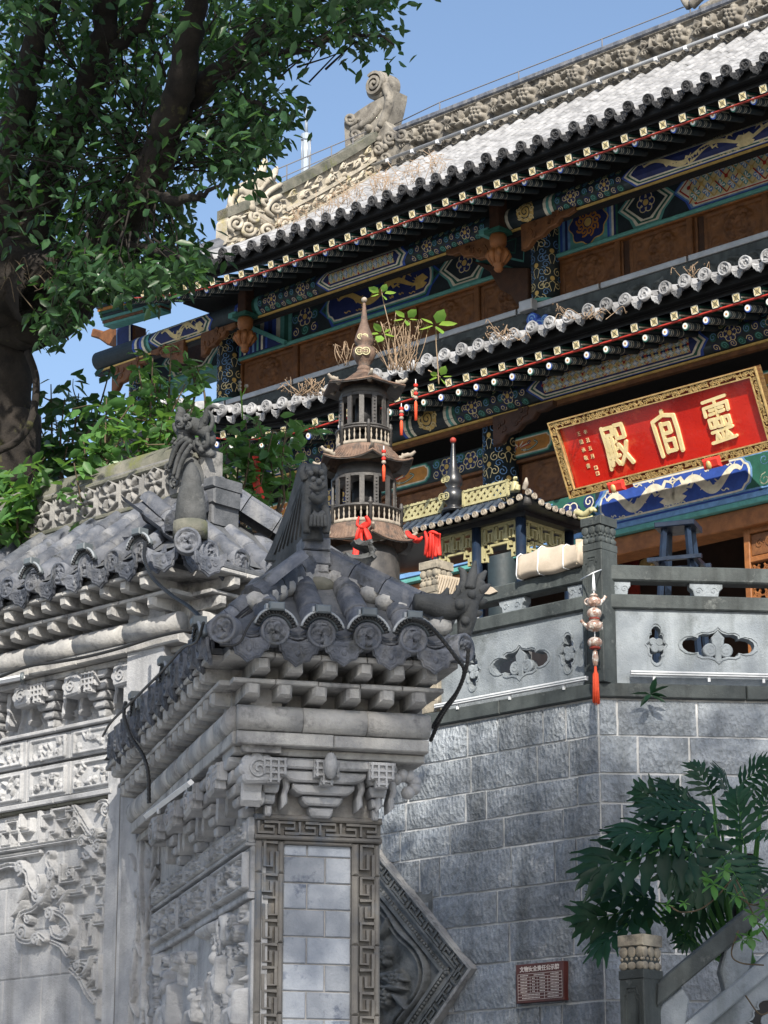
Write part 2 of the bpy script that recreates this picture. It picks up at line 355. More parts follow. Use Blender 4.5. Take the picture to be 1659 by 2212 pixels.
wall = thing('retaining_wall', TA.w(0, 0, 0), 'tall retaining wall of rough grey stone blocks below the terrace railing', 'wall')
ZJ = [0, .5, 1.0, 1.5, 1.95, 2.35, 2.72, 3.07, 3.41, 3.76, 4.06, 4.32, 4.64, 4.88, 5.11, 5.40, 5.68]
core = MB(); core.box(-9, 0, 0, 5.70, -.5, -.007, 'wall_mortar'); put('mortar_core', core, TA.M, wall)
core = MB(); core.box(0, 6, 0, 5.70, -.5, -.007, 'wall_mortar'); put('mortar_core', core, TB.M, wall)
def stone_mesh(w, h, d=.16):
    nu, nv = max(3, int(w/.09)), 4
    us = np.linspace(0, w, nu); vs = np.linspace(0, h, nv); H = np.zeros((nv, nu))
    H[1:-1, 1:-1] = .010+nrs.rand(nv-2, nu-2)*.018
    X, Y = np.meshgrid(us, vs); X = X+(nrs.rand(nv, nu)-.5)*.007; Y = Y+(nrs.rand(nv, nu)-.5)*.006
    P = np.stack([X, Y, H], -1).reshape(-1, 3)
    fs = [(j*nu+i, j*nu+i+1, (j+1)*nu+i+1, (j+1)*nu+i) for j in range(nv-1) for i in range(nu-1)]
    ring = [i for i in range(nu)]+[j*nu+nu-1 for j in range(1, nv)]+[(nv-1)*nu+i for i in range(nu-2, -1, -1)]+[j*nu for j in range(nv-2, 0, -1)]
    B = P[ring].copy(); B[:, 2] = -d; k = len(P)
    fs += [(ring[(a+1) % len(ring)], ring[a], k+a, k+(a+1) % len(ring)) for a in range(len(ring))]
    m = MB(); m.add(np.vstack([P, B]), fs, 'wall_stone'); return m
for fr, u0, u1, sg in ((TA, -4.4, 0, -1), (TB, 0, 3.2, 1)):
    for i in range(5, len(ZJ)-1):
        z0, z1 = ZJ[i]+.009, ZJ[i+1]-.009
        u = 0; first = True
        while abs(u) < max(abs(u0), abs(u1)):
            w = rnd.choice((.22, .30, .42, .55, .68, .85))*rnd.uniform(.9, 1.1)
            if first: w *= rnd.uniform(.6, 1); first = False
            a, b = (u-w, u) if sg < 0 else (u, u+w)
            put('stone', stone_mesh(b-a-.018, z1-z0), fr.M @ TR(a+.009, z0, rnd.uniform(.0, .010)), wall)
            u += sg*w
for fr, us in ((TA, (-4.4, -3.2, -2.05, -.95, 0)), (TB, (0, 1.15, 2.3, 3.4))):       # coping course
    for a, b in zip(us[:-1], us[1:]):
        m = MB(); m.box(a+.003, b-.003, 5.69, 5.80, -.3, .045, 'slab_dark', .008); put('coping_stone', m, fr.M, wall)

# ------------------------------------------------------------------ balustrade of the terrace
bal = thing('terrace_balustrade', TA.w(0, FLOOR, 0), 'grey stone balustrade with pierced panels along the terrace edge', 'balustrade')
def lotus_post(parent, fr, u, n, z0, z1, hw, m1, m2, panel=True, name='post'):
    p = MB(); H = z1-z0; zc = z1-.27
    p.box(u-hw, u+hw, z0, zc, n-hw, n+hw, m1, .006)
    o = put(name, p, fr.M, parent)
    q = MB()
    q.box(u-hw-.003, u+hw+.003, zc, zc+.055, n-hw-.003, n+hw+.003, m1, .004)
    q.box(u-hw*.88, u+hw*.88, zc+.055, z1-.07, n-hw*.88, n+hw*.88, m1)
    q.box(u-hw-.004, u+hw+.004, z1-.07, z1, n-hw-.004, n+hw+.004, m2, .005)
    for ang in range(4):
        ca, sa = [(1,0),(0,1),(-1,0),(0,-1)][ang]
        def P(t, z, d): return (u+ca*t+sa*d, z, n-sa*t+ca*d)
        for k in (-.67, 0, .67):
            c = P(k*hw, zc+.165, hw*.9); q.ball(c, (hw*.37 if ca else .010, .036, hw*.37 if sa else .010), m2, 8, 5)
            c = P(k*hw, zc+.08, hw*.92); q.ball(c, (hw*.37 if ca else .010, .026, hw*.37 if sa else .010), m2, 8, 5)
        for k in (-.8, -.4, 0, .4, .8):
            q.ball(P(k*hw, zc+.122, hw*.9), .011, m2, 6, 4)
    put('lotus_cap', q, fr.M, o)
    if panel:
        r = MB()
        def arch(w, zt): return [(u-w, z0+.1), (u+w, z0+.1), (u+w, zt-.05), (u+w*.75, zt-.045), (u+w*.6, zt), (u-w*.6, zt), (u-w*.75, zt-.045), (u-w, zt-.05)]
        r.line(arch(hw*.66, zc-.05), .012, n+hw+.006, m1, True, n+hw-.01); r.line(arch(hw*.48, zc-.075), .008, n+hw+.004, m1, True, n+hw-.01)
        put('carved_border', r, fr.M, o)
    return o
lotus_post(bal, TA, .0, -.06, 5.80, 7.115, .098, 'slab_dark', 'slab_dark')
lotus_post(bal, TA, -1.70, -.06, 5.80, 7.07, .098, 'post_sunlit', 'post_sunlit')
lotus_post(bal, TB, 1.75, -.06, 5.80, 7.115, .098, 'slab_dark', 'slab_dark')
QUAT = [(0,1),(.10,.80),(.24,.70),(.42,.72),(.54,.60),(.55,.44),(.68,.50),(.84,.44),(.97,.22),(1.,0)]
def quat(cx, cy, w, h, rot=False):
    P = QUAT+[(x, -y) for x, y in QUAT[-2::-1]]+[(-x, -y) for x, y in QUAT[1:]]+[(-x, y) for x, y in QUAT[-2:0:-1]]
    return [(cx+y*w, cy-x*h) if rot else (cx+x*w, cy+y*h) for x, y in P]
def rail_bay(fr, u0, u1, ops):
    L = u1-u0
    m = MB(); m.box(u0, u1, 6.615, 6.74, -.12, .02, 'slab_dark', .012); put('top_rail', m, fr.M, bal)
    m = MB(); m.box(u0, u1, 6.392, 6.505, -.115, .028, 'slab_dark', .01); put('second_rail', m, fr.M, bal)
    m = MB(); m.holes([(u0, 5.80), (u1, 5.80), (u1, 6.392), (u0, 6.392)], [quat(*o) for o in ops], -.10, -.005, 'slab_light'); pn = put('pierced_panel', m, fr.M, bal)
    for o in ops:
        m = MB(); m.line(quat(o[0], o[1], o[2]*1.07+.008, o[3]*1.1+.008, *o[4:]), .007, .002, 'slab_light', True, -.006); put('opening_rim', m, fr.M, pn)
        m = MB(); x, y, s = o[0], o[1], min(o[2], o[3])
        if len(o) > 4:
            for dx, dy, r in ((-.3, .35, .42), (.35, .3, .42), (-.1, -.35, .46), (.45, -.35, .34)): m.prism(circ(x+dx*s, y+dy*s, r*s, 12), -.085, -.012, 'slab_light', .006)
            m.box(x-s*1.5, x+s*1.3, y-.02, y+.02, -.085, -.03, 'slab_light')
        else:
            m.prism([(x, y+1.02*s), (x+.22*s, y+.72*s), (x+.42*s, y+.5*s), (x+.36*s, y+.1*s), (x+.2*s, y-.1*s), (x+.2*s, y-s), (x-.2*s, y-s), (x-.2*s, y-.1*s), (x-.36*s, y+.1*s), (x-.42*s, y+.5*s), (x-.22*s, y+.72*s)], -.085, -.010, 'slab_light', .006)
            for sg in (-1, 1):
                m.prism(circ(x+sg*.5*s, y-.28*s, .44*s, 16), -.085, -.014, 'slab_light', .007)
                m.line(spiral(x+sg*.5*s, y-.28*s, .32*s, 1.3, math.pi/2, sgn=sg), .006, -.010, 'slab_light', n0=-.02)
        put('opening_ornament', m, fr.M, pn)
    for c in (u0+.09, u0+L*.5, u1-.09):
        w = .13 if abs(c-u0-L*.5) < .01 else .09
        m = MB(); m.prism([(c-w, 6.615), (c-w, 6.575), (c-w*.8, 6.55), (c-w*.72, 6.505), (c+w*.72, 6.505), (c+w*.8, 6.55), (c+w, 6.575), (c+w, 6.615)], -.09, -.005, 'slab_light', .006)
        for k in (-.45, .45): m.line(spiral(c+k*w, 6.555, .03, 1.2), .006, 0, 'slab_light', n0=-.01)
        put('cloud_bracket', m, fr.M, bal)
aP = lambda x, y: TA.px(x, y); bP = lambda x, y: TB.px(x, y)
b1, b2, b3 = aP(1122, 1432), aP(1226, 1410), aP(1020, 1452)
rail_bay(TA, -1.60, -.099, [(b1[0], b1[1]+.005, .285, .125), (b2[0], b2[1], .075, .145, True), (b3[0], b3[1]+.01, .075, .145, True)])
rail_bay(TA, -3.2, -1.80, [(-2.5, 6.12, .285, .125)])
b1, b2 = bP(1552, 1394), bP(1418, 1392)
rail_bay(TB, .099, 1.65, [(b1[0], b1[1], .285, .125), (b2[0], b2[1], .075, .145, True)])
rail_bay(TB, 1.85, 3.2, [(2.5, 6.12, .285, .125)])
def bar(name, fr, p, q, n, r, m, **k):
    a = fr.px(*p, n); b = fr.px(*q, n); o = MB(); z = (a[1]+b[1])/2
    o.box(a[0], b[0], z-r, z+r, n-r, n+r, m, .003); o.box(a[0], b[0], z-r*.2, z+r*.15, n, n+r+.002, 'plastic_grey')
    for t in (.15, .5, .85): u = a[0]+(b[0]-a[0])*t; o.box(u-.01, u+.01, z-r-.04, z-r, n-r, n, m)
    return put(name, o, fr.M, **k)
bar('light_bar', TA, (940, 1525), (1268, 1466), .055, .016, 'metal_white', label='white light bar along the foot of the balustrade left of the corner post', cat='light bar', group='light bars under the balustrade')
bar('light_bar', TB, (1362, 1452), (1700, 1462), .055, .016, 'metal_white', label='white light bar along the foot of the balustrade right of the corner post', cat='light bar', group='light bars under the balustrade')

# ------------------------------------------------------------------ stair balustrade, lower right
sp = at(1384, 2120, 16.2); SA = Frame((sp[0], sp[1]), -43); SB = Frame((sp[0], sp[1]), 8)
zt = at(1384, 2022, 16.2)[2]
st = thing('stair_balustrade', (sp[0], sp[1], 0), 'stone stair railing rising to the right from a sunlit lotus capped post', 'balustrade')
lotus_post(st, SA, 0, 0, 0, zt, .095, 'slab_dark', 'post_sunlit')
def slope_box(m, u0, u1, z0, h, n0, n1, sl, mt):      # a bar rising with slope sl
    m.prism([(u0, z0), (u1, z0+sl*(u1-u0)), (u1, z0+sl*(u1-u0)+h), (u0, z0+h)], n0, n1, mt, .01, True)
SL = .80; zr = at(1425, 2165, 16.2)[2]
for nm, dz, h, n0, n1, mt in (('handrail', 0, .14, -.09, .07, 'slab_dark'), ('lower_rail', -.37, .13, -.08, .05, 'slab_light'), ('stair_panel', -1.2, .84, -.06, 0, 'slab_light')):
    m = MB(); slope_box(m, .09, 2.6, zr+dz-.03, h, n0, n1, SL, mt); o = put(nm, m, SB.M, st)
for u in (.2, .62, 1.1, 1.6):
    m = MB(); z = zr-.03+SL*(u-.09)
    m.prism([(u-.09, z-.26+SL*-.09), (u+.07, z-.26+SL*.07), (u+.10, z-.12+SL*.1), (u+.05, z+SL*.05), (u-.08, z-SL*.08), (u-.12, z-.12-SL*.1)], -.06, .03, 'slab_light', .012); put('cloud_bracket', m, SB.M, st)
for u in (.5, .8):
    z = zr-.75+SL*u; m = MB()
    m.line(quat(u, z, .13, .14, True), .012, .012, 'slab_light', True, -.005)
    m.flat(quat(u, z, .12, .13, True), .003, 'black'); m.prism(circ(u, z, .05, 12), 0, .012, 'slab_light', .004); put('painted_opening', m, SB.M, st)  # black fill stands for the shaded hollow, the panel is uncut

# ------------------------------------------------------------------ notice on the wall
sa, sb = TA.px(1114, 2088, .06), TA.px(1219, 2172, .06)
su0, su1, sz1, sz0 = sa[0], sb[0], 3.722, 3.432; sw, sh = su1-su0, sz1-sz0
sg = thing('notice_board', TA.w(su0, sz0, .03), 'small dark red notice board with a white printed table on the stone wall', 'sign')
m = MB(); m.box(su0, su1, sz0, sz1, .0, .06, 'sign_brown', .003); put('board', m, TA.M, sg)
def text(s, size, M, mt, parent, name, ext=.002, off=0., kind=None):
    cu = bpy.data.curves.new(name, 'FONT'); cu.body = s; cu.size = size; cu.align_x = 'CENTER'; cu.align_y = 'CENTER'; cu.extrude = ext; cu.offset = off
    t = bpy.data.objects.new('text_tmp', cu); COL.objects.link(t)
    bpy.context.view_layer.update()
    me = bpy.data.meshes.new_from_object(t.evaluated_get(bpy.context.evaluated_depsgraph_get()))
    bpy.data.objects.remove(t); me.materials.clear(); me.materials.append(MT[mt])
    return put(name, me, M, parent)
text('文物安全责任公示牌', .043, TA.M @ TR((su0+su1)/2+.0, sz1-.042, .062), 'sign_print', sg, 'title_lettering', .001, .0008)
m = MB(); x0, x1, y0, y1 = su0+.022, su1-.016, sz0+.022, sz1-.075
rows = 8; ry = [y1-(y1-y0)*i/rows for i in range(rows+1)]
for y in ry: m.line([(x0, y), (x1, y)], .0024, .0625, 'sign_print')
for x in (x0, x1): m.line([(x, y0), (x, y1)], .0024, .0625, 'sign_print')
cs = [.28, .44, .68]
for c in cs: m.line([(x0+(x1-x0)*c, ry[6]), (x0+(x1-x0)*c, ry[1])], .0022, .0625, 'sign_print')
m.line([(x0+(x1-x0)*.6, ry[8]), (x0+(x1-x0)*.6, ry[6])], .003, .0625, 'sign_print')
put('printed_table', m, TA.M, sg)
m = MB()
for i in range(rows):
    yc = (ry[i]+ry[i+1])/2; cells = [0]+(cs if 1 <= i < 6 else [.6] if i >= 6 else [.3, .68])+[1]
    for a, b in zip(cells[:-1], cells[1:]):
        xa, xb = x0+(x1-x0)*a, x0+(x1-x0)*b; n = max(2, int((xb-xa)/.0175)-1); t = (xb-xa)*.5-n*.0135*.5
        for k in range(n): m.line([(xa+t+k*.0135, yc), (xa+t+k*.0135+.009, yc)], .0085, .0625, 'sign_print')
put('printed_rows', m, TA.M, sg)
# ------------------------------------------------------------------ painted ornament (flat paint, laid on in thin coats)
class Paint(MB):
    def __init__(s, mp=None, bands=None): super().__init__(mp); s.bands = bands
    def flat(s, poly, n, m):
        if not s.bands: return super().flat(poly, n, m)
        ys = np.linspace(*s.bands)
        for a, b in zip(ys[:-1], ys[1:]):
            p = [tuple(q) for q in poly]
            for sg, c in ((1, a), (-1, b)):
                out = []
                for i in range(len(p)):
                    P, Q = p[i-1], p[i]; dp, dq = sg*(P[1]-c), sg*(Q[1]-c)
                    if dp*dq < 0: t = dp/(dp-dq); out.append((P[0]+(Q[0]-P[0])*t, c))
                    if dq >= 0: out.append(Q)
                p = out
                if len(p) < 3: break
            if len(p) >= 3: super().flat(p, n, m)
        return s
    def rect(s, u0, u1, v0, v1, n, m): return s.flat([(u0,v0),(u1,v0),(u1,v1),(u0,v1)], n, m)
def rim(p, u0, u1, v0, v1, cols, n=.003, step=.022, e=None, hexa=True):
    """nested pointed frames; returns the inner box"""
    h = v1-v0; vm = (v0+v1)/2; e = e or h*.42
    for i, c in enumerate(cols):
        d = step*i; a, b, c0, c1 = u0+d*1.25, u1-d*1.25, v0+d*(.62 if i else 0), v1-d*(.62 if i else 0)
        if hexa: q = [(a, vm), (a+e*.75, vm+h*.28), (a+e, c1), (b-e, c1), (b-e*.75, vm+h*.28), (b, vm), (b-e*.75, vm-h*.28), (b-e, c0), (a+e, c0), (a+e*.75, vm-h*.28)]
        else: q = [(a, c0), (b, c0), (b, c1), (a, c1)]
        p.flat(q, n+.0025*i, c)
    return a+e*.8, b-e*.8, c0, c1, n+.0025*len(cols)
def stripes(p, u0, u1, v0, v1, cols, n=.003):
    w = (u1-u0)/len(cols)
    for i, c in enumerate(cols): p.rect(u0+w*i, u0+w*(i+1), v0, v1, n, c)
def swirls(p, u0, u1, v0, v1, n=.003, gold=1, ln='paleg', base='ink', r0=None, seed=0):
    rr = random.Random(seed); p.rect(u0, u1, v0, v1, n, base); h = v1-v0; r = r0 or h*.145
    nx = max(1, int((u1-u0)/(r*2.1))); ny = max(1, int(h/(r*2.05))); dx = (u1-u0)/nx; dy = h/ny
    gs = [(u0+(u1-u0)*(k+.5)/gold, (v0+v1)/2) for k in range(gold)]
    for i in range(nx):
        for j in range(ny):
            x, y = u0+dx*(i+.5), v0+dy*(j+.5)
            if any(math.hypot(x-a, y-b) < r*1.9 for a, b in gs): continue
            p.flat(circ(x, y, r*.98, 10), n+.0025, ('navy', 'green')[(i+j) % 2])
            p.line(spiral(x, y, r*.9, 1.35, rr.uniform(0, 6.28), 11, .15, rr.choice((-1, 1))), r*.17, n+.005, (ln, 'skyblue', 'teal', ln)[(i*2+j) % 4])
    for a, b in gs:
        R = min(r*1.9, h*.45)
        p.flat(circ(a, b, R, 14), n+.0025, 'navy')
        for k in range(6): t = k*math.pi/3; p.line(circ(a+R*.58*math.cos(t), b+R*.58*math.sin(t), R*.36, 9, a0=t-2.3, a1=t+2.3, end=True), R*.09, n+.005, ln)
        p.flat(circ(a, b, R*.30, 10), n+.0075, 'gold')
def lattice(p, u0, u1, v0, v1, n, cell=None, bg='paleg'):
    h = v1-v0; c = cell or h*.5; p.rect(u0, u1, v0, v1, n, bg)
    nx = max(1, round((u1-u0)/c)); dx = (u1-u0)/nx; ny = max(1, round(h/c)); dy = h/ny
    for i in range(nx):
        for j in range(ny):
            x, y = u0+dx*(i+.5), v0+dy*(j+.5)
            p.flat([(x-dx*.47, y), (x, y-dy*.47), (x+dx*.47, y), (x, y+dy*.47)], n+.0025, ('teal', 'skyblue')[(i+j) % 2])
            for k in range(8):
                t = k*math.pi/4; q = .36 if k % 2 == 0 else .26; p.line([(x, y), (x+dx*q*math.cos(t), y+dy*q*math.sin(t))], [dx*.03, dx*.12], n+.005, 'white')
    for i in range(nx+1):
        for j in range(ny+1):
            x, y = u0+dx*i, v0+dy*j
            if i < nx and j < ny:
                p.line([(x, y), (x+dx, y+dy)], dx*.09, n+.0045, 'gold' if (i % 3) else 'redp'); p.line([(x+dx, y), (x, y+dy)], dx*.09, n+.0055, 'gold' if ((i+1) % 3) else 'redp')
            if v0 < y < v1 or ny == 1: p.flat(circ(x, min(max(y, v0+dy*.1), v1-dy*.1), dx*.15, 8), n+.007, 'redp' if i % 3 == 0 else 'gold')
def dragon(p, cx, cy, L, h, n, m, sg=1, seed=1):
    rr = random.Random(seed); t = np.linspace(0, 1, 36)
    X = lambda a: cx+sg*(a-.5)*L
    bx = X(t); by = cy+h*.26*np.sin(t*10.5+.6)*(1-.3*t); p.line(np.c_[bx, by], h*(.05+.20*np.sin(np.pi*np.clip(t*.93+.07, 0, 1))), n, m)
    hx, hy = bx[-1], by[-1]
    p.flat([(hx-sg*h*.14, hy-h*.20), (hx+sg*h*.18, hy-h*.18), (hx+sg*h*.36, hy-h*.06), (hx+sg*h*.20, hy+h*.02), (hx+sg*h*.40, hy+h*.10), (hx+sg*h*.16, hy+h*.30), (hx-sg*h*.16, hy+h*.22)], n+.001, m)
    for k in range(5): a = 1.9+k*.35; p.line([(hx-sg*h*.05, hy+h*.06), (hx+sg*h*.34*math.cos(a), hy+h*.34*math.sin(a))], [h*.05, h*.01], n+.0015, m)
    for q, s2 in ((.22, -1), (.42, 1), (.66, -1), (.82, 1)):
        i = int(q*35); a, b = bx[i], by[i]; kx, ky = a+sg*h*.12, b+s2*h*.22; fx, fy = kx+sg*h*.14, ky-s2*h*.04
        p.line([(a, b), (kx, ky), (fx, fy)], [h*.14, h*.10, h*.06], n+.0012, m)
        for k in (-1, 0, 1): p.line([(fx, fy), (fx+sg*h*.13, fy+k*h*.12)], [h*.06, h*.02], n+.0016, m)
    for k in range(int(L/h*4)):
        a = rr.uniform(.03, .97); y = cy+rr.choice((-1, 1))*h*rr.uniform(.3, .44); w = h*rr.uniform(.12, .3)
        p.line([(X(a)+w*q, y+h*.03*math.sin(q*9)) for q in np.linspace(-.5, .5, 6)], h*.035, n+.0005, m)
    for k in range(8): a = k/8; i = int(a*34); p.line([(bx[i], by[i]), (bx[i]-sg*h*.1, by[i]+h*.16)], [h*.05, h*.008], n+.0008, m)
def cloudbox(p, u0, u1, v0, v1, n, cols, step=.02):           # cartouche with scalloped ends
    h = v1-v0; vm = (v0+v1)/2
    for i, c in enumerate(cols):
        d = step*i; a, b, q, r = u0+d, u1-d, v0+d*.8, v1-d*.8; H = r-q; e = H*.5
        R = [(b-e, q), (b-e*.55, q+H*.02), (b-e*.35, q+H*.16), (b-e*.12, q+H*.22), (b, vm-H*.12), (b, vm+H*.12), (b-e*.12, r-H*.22), (b-e*.35, r-H*.16), (b-e*.55, r-H*.02), (b-e, r)]
        Lf = [(a+(b-x), y) for x, y in R[::-1]]
        p.flat(R+Lf, n+.0025*i, c)
    return a+e*.3, b-e*.3, q, r, n+.0025*len(cols)
def lotus(p, cx, cy, w, h, n):
    for k in range(-4, 5):
        t = math.pi/2+k*.36; p.line([(cx, cy-h*.05), (cx+w*.26*math.cos(t), cy-h*.05+h*.42*math.sin(t))], [h*.12, h*.05], n, 'cream' if k % 2 else 'redp')
    p.flat(circ(cx, cy-h*.08, h*.14, 10), n+.002, 'orange')
    for sg in (-1, 1):
        p.line(smooth([(cx+sg*w*.06, cy-h*.22), (cx+sg*w*.22, cy-h*.32), (cx+sg*w*.40, cy-h*.02), (cx+sg*w*.33, cy+h*.22)]), h*.13, n+.001, 'green')
        p.line(smooth([(cx+sg*w*.06, cy-h*.22), (cx+sg*w*.22, cy-h*.32), (cx+sg*w*.40, cy-h*.02), (cx+sg*w*.33, cy+h*.22)]), h*.03, n+.0025, 'cream')
        p.line(spiral(cx+sg*w*.22, cy+h*.15, h*.15, 1.2, 0, sgn=sg), h*.05, n+.0015, 'navy')
        p.line(spiral(cx+sg*w*.12, cy-h*.27, h*.12, 1.2, 1, sgn=-sg), h*.04, n+.0015, 'cream')

# ------------------------------------------------------------------ tiles
def disc_mesh(r, m, d=.03, emb=1, k=28):
    """round tile end with raised rim and a worn face emblem"""
    R = np.array([0, .14, .28, .42, .56, .66, .74, .80, .9, 1.0])*r; A = np.arange(k)*2*math.pi/k; P = []
    for i, q in enumerate(R):
        for a in A:
            s = q/r
            if s > .78: h = .010*r/.06
            elif s > .70: h = -.002
            else: h = (.007*math.cos(3*a+1.2)*math.sin(s*9)+.006*math.cos(5*a-.5)*math.cos(s*14)+.003+.004*math.cos(2*a+s*6))*emb*r/.06
            P.append((q*math.cos(a), q*math.sin(a), h))
    P = np.array(P); n = len(R); B = P[-k:].copy(); B[:, 2] = -d; P = np.vstack([P, B])
    fs = [(i*k+j, i*k+(j+1) % k, (i+1)*k+(j+1) % k, (i+1)*k+j) for i in range(n) for j in range(k)]
    b = MB(); b.add(P, [f[::-1] for f in fs], m, True); b.add(P[:k], [tuple(range(k))], m, True)
    return b.mesh('eave_disc')
def drip_mesh(w, h, m, d=.012):
    """hanging fan-shaped end of a pan tile"""
    q = [(-w, .35*h), (-w*1.02, -.05*h), (-w*.92, -.38*h), (-w*.74, -.46*h), (-w*.62, -.72*h), (-w*.36, -.78*h), (0, -h), (w*.36, -.78*h), (w*.62, -.72*h), (w*.74, -.46*h), (w*.92, -.38*h), (w*1.02, -.05*h), (w, .35*h), (w*.5, .12*h), (0, .02*h), (-w*.5, .12*h)]
    b = MB(lambda V: np.c_[V[:,0], V[:,1], V[:,2]+.25*(V[:,0]**2)/w]); b.prism(q, -d, 0, m, .003, True)
    b.line([(x*.86, y*.84-.02*h) for x, y in q[1:12]], .06*w, .006, m, n0=-.001)
    for sg in (-1, 1): b.line(spiral(sg*.38*w, -.28*h, .2*w, 1.3, 1, sgn=sg), .06*w, .006, m, n0=-.001); b.line(smooth([(sg*.12*w, -.1*h), (sg*.5*w, -.08*h), (sg*.75*w, .02*h)]), .05*w, .006, m, n0=-.001)
    b.ball((0, -.42*h, 0), (.16*w, .16*h, .012), m, 8, 4)
    return b.mesh('drip_tile')
def cover_mesh(r, L, m, k=7, fac=None):
    b = MB(); A = np.linspace(0, math.pi, k); P = []
    for y, q in ((0, r*.9), (0, r*1.07), (L*.12, r*1.07), (L, r*.97)): P += [(q*math.cos(a), y, q*math.sin(a)-.3*r) for a in A]
    b.add(P, [(i*k+j, i*k+j+1, (i+1)*k+j+1, (i+1)*k+j) for i in range(3) for j in range(k-1)], m, True)
    return b.mesh('cover_tile')
def pan_mesh(w, L, m, sag=.03, k=6):
    b = MB(); X = np.linspace(-w, w, k); P = []
    for y, z in ((0, -.014), (0, .012), (L, -.004)): P += [(x, y, z+sag*((x/w)**2-1)) for x in X]
    b.add(P, [(i*k+j, i*k+j+1, (i+1)*k+j+1, (i+1)*k+j) for i in range(2) for j in range(k-1)], m, True)
    return b.mesh('pan_tile')
def join(name, me, Ms, M0, parent, m, kind='stuff', label=None):
    """many copies of one small mesh as a single part"""
    nv = len(me.vertices); co = np.zeros(nv*3, np.float32); me.vertices.foreach_get('co', co); co = np.c_[co.reshape(-1, 3), np.ones(nv)]
    me.calc_loop_triangles(); T = np.zeros(len(me.loop_triangles)*3, np.int32); me.loop_triangles.foreach_get('vertices', T)
    V = np.stack([co @ np.array(A).T for A in Ms])[:, :, :3]
    return put(name, arr(name, V, T.reshape(-1, 3), m), M0, parent, kind=kind, label=label)
# ------------------------------------------------------------------ carved relief as a height field
class Rel:
    def __init__(s, w, h, res=.006, ru=None):
        s.w, s.h = w, h; s.us = np.linspace(0, w, max(3, int(w/(ru or res))+1)); s.vs = np.linspace(0, h, max(3, int(h/res)+1))
        s.X, s.Y = np.meshgrid(s.us, s.vs); s.H = np.zeros_like(s.X)
    def _win(s, x0, x1, y0, y1):
        i0, i1 = np.searchsorted(s.us, (x0, x1)); j0, j1 = np.searchsorted(s.vs, (y0, y1)); return slice(j0, j1+1), slice(i0, i1+1)
    def stroke(s, path, w, h, flat=False):
        p = np.asarray(path, float); w = np.broadcast_to(np.asarray(w, float), (len(p),))
        for a, b, wa, wb in zip(p[:-1], p[1:], w[:-1], w[1:]):
            W = max(wa, wb); q = s._win(min(a[0], b[0])-W, max(a[0], b[0])+W, min(a[1], b[1])-W, max(a[1], b[1])+W)
            X, Y = s.X[q], s.Y[q]
            if X.size == 0: continue
            d = b-a; l = d@d+1e-12; t = np.clip(((X-a[0])*d[0]+(Y-a[1])*d[1])/l, 0, 1)
            r = np.hypot(X-a[0]-t*d[0], Y-a[1]-t*d[1])/(wa+(wb-wa)*t+1e-9)
            v = np.where(r < 1, h*(np.clip((1-r)*4, 0, 1) if flat else np.sqrt(np.clip(1-r*r, 0, 1))), 0); s.H[q] = np.maximum(s.H[q], v)
        return s
    def cut(s, path, w, h):
        t = s.H.copy(); s.H = np.zeros_like(t); s.stroke(path, w, 1., True); g = s.H > .5; s.H = np.where(g & (t > h), h, t); return s
    def disc(s, x, y, r, h, flat=False): return s.stroke([(x, y), (x+1e-4, y)], r, h, flat)
    def ring(s, x, y, r, w, h): return s.stroke(circ(x, y, r, 18, end=True), w, h)
    def poly(s, pts, h, edge=.006):
        P = np.asarray(pts, float); q = s._win(P[:,0].min(), P[:,0].max(), P[:,1].min(), P[:,1].max()); X, Y = s.X[q], s.Y[q]
        if X.size == 0: return s
        ins = np.zeros(X.shape, bool); D = np.full(X.shape, 9.)
        for a, b in zip(P, np.roll(P, -1, 0)):
            c = ((a[1] > Y) != (b[1] > Y)) & (X < (b[0]-a[0])*(Y-a[1])/(b[1]-a[1]+1e-12)+a[0]); ins ^= c
            d = b-a; t = np.clip(((X-a[0])*d[0]+(Y-a[1])*d[1])/(d@d+1e-12), 0, 1); D = np.minimum(D, np.hypot(X-a[0]-t*d[0], Y-a[1]-t*d[1]))
        s.H[q] = np.maximum(s.H[q], np.where(ins, h*np.clip(D/edge, 0, 1), 0)); return s
    def leaf(s, x, y, a, L, w, h, bend=.3):
        t = np.linspace(0, 1, 8); an = a+bend*t; px = x+np.cumsum(np.r_[0, np.cos(an[1:])])*L/7; py = y+np.cumsum(np.r_[0, np.sin(an[1:])])*L/7
        s.stroke(np.c_[px, py], w*np.sin(np.pi*(.12+.86*t)), h)
        q = np.c_[px, py]
        for u, v in zip(q[:-1], q[1:]):
            pass
        return s
    def rose(s, x, y, r, h, k=6):
        for i, (q, hh) in enumerate(((.72, .7), (.42, .9), (.16, 1.))):
            n = k if i < 2 else 1
            for j in range(n):
                a = 2*math.pi*(j+.5*(i % 2))/n+.3; s.disc(x+(q*r*math.cos(a) if n > 1 else 0), y+(q*r*math.sin(a) if n > 1 else 0), r*(.36 if i == 0 else .28 if i == 1 else .24), h*hh)
        return s
    def scroll(s, x, y, r, w, h, a0=0., sgn=1, turns=1.5):
        p = spiral(x, y, r, turns, a0, None, .15, sgn); return s.stroke(p, np.linspace(w, w*.6, len(p)), h)
    def fade(s, d):
        e = np.minimum(np.minimum(s.X, s.w-s.X), np.minimum(s.Y, s.h-s.Y)); s.H = s.H*np.clip(e/d, 0, 1); return s
    def rough(s, amp, seed=0):
        s.H = s.H+np.random.RandomState(seed).rand(*s.H.shape)*amp; return s
    def mb(s, m, skirt=.0, u=0., v=0., n=0.):
        b = MB(); b.grid(s.us+u, s.vs+v, s.H+n, m); return b
def fretwork(r, pts, w, h):
    for p in pts: r.stroke(p, w, h, True)
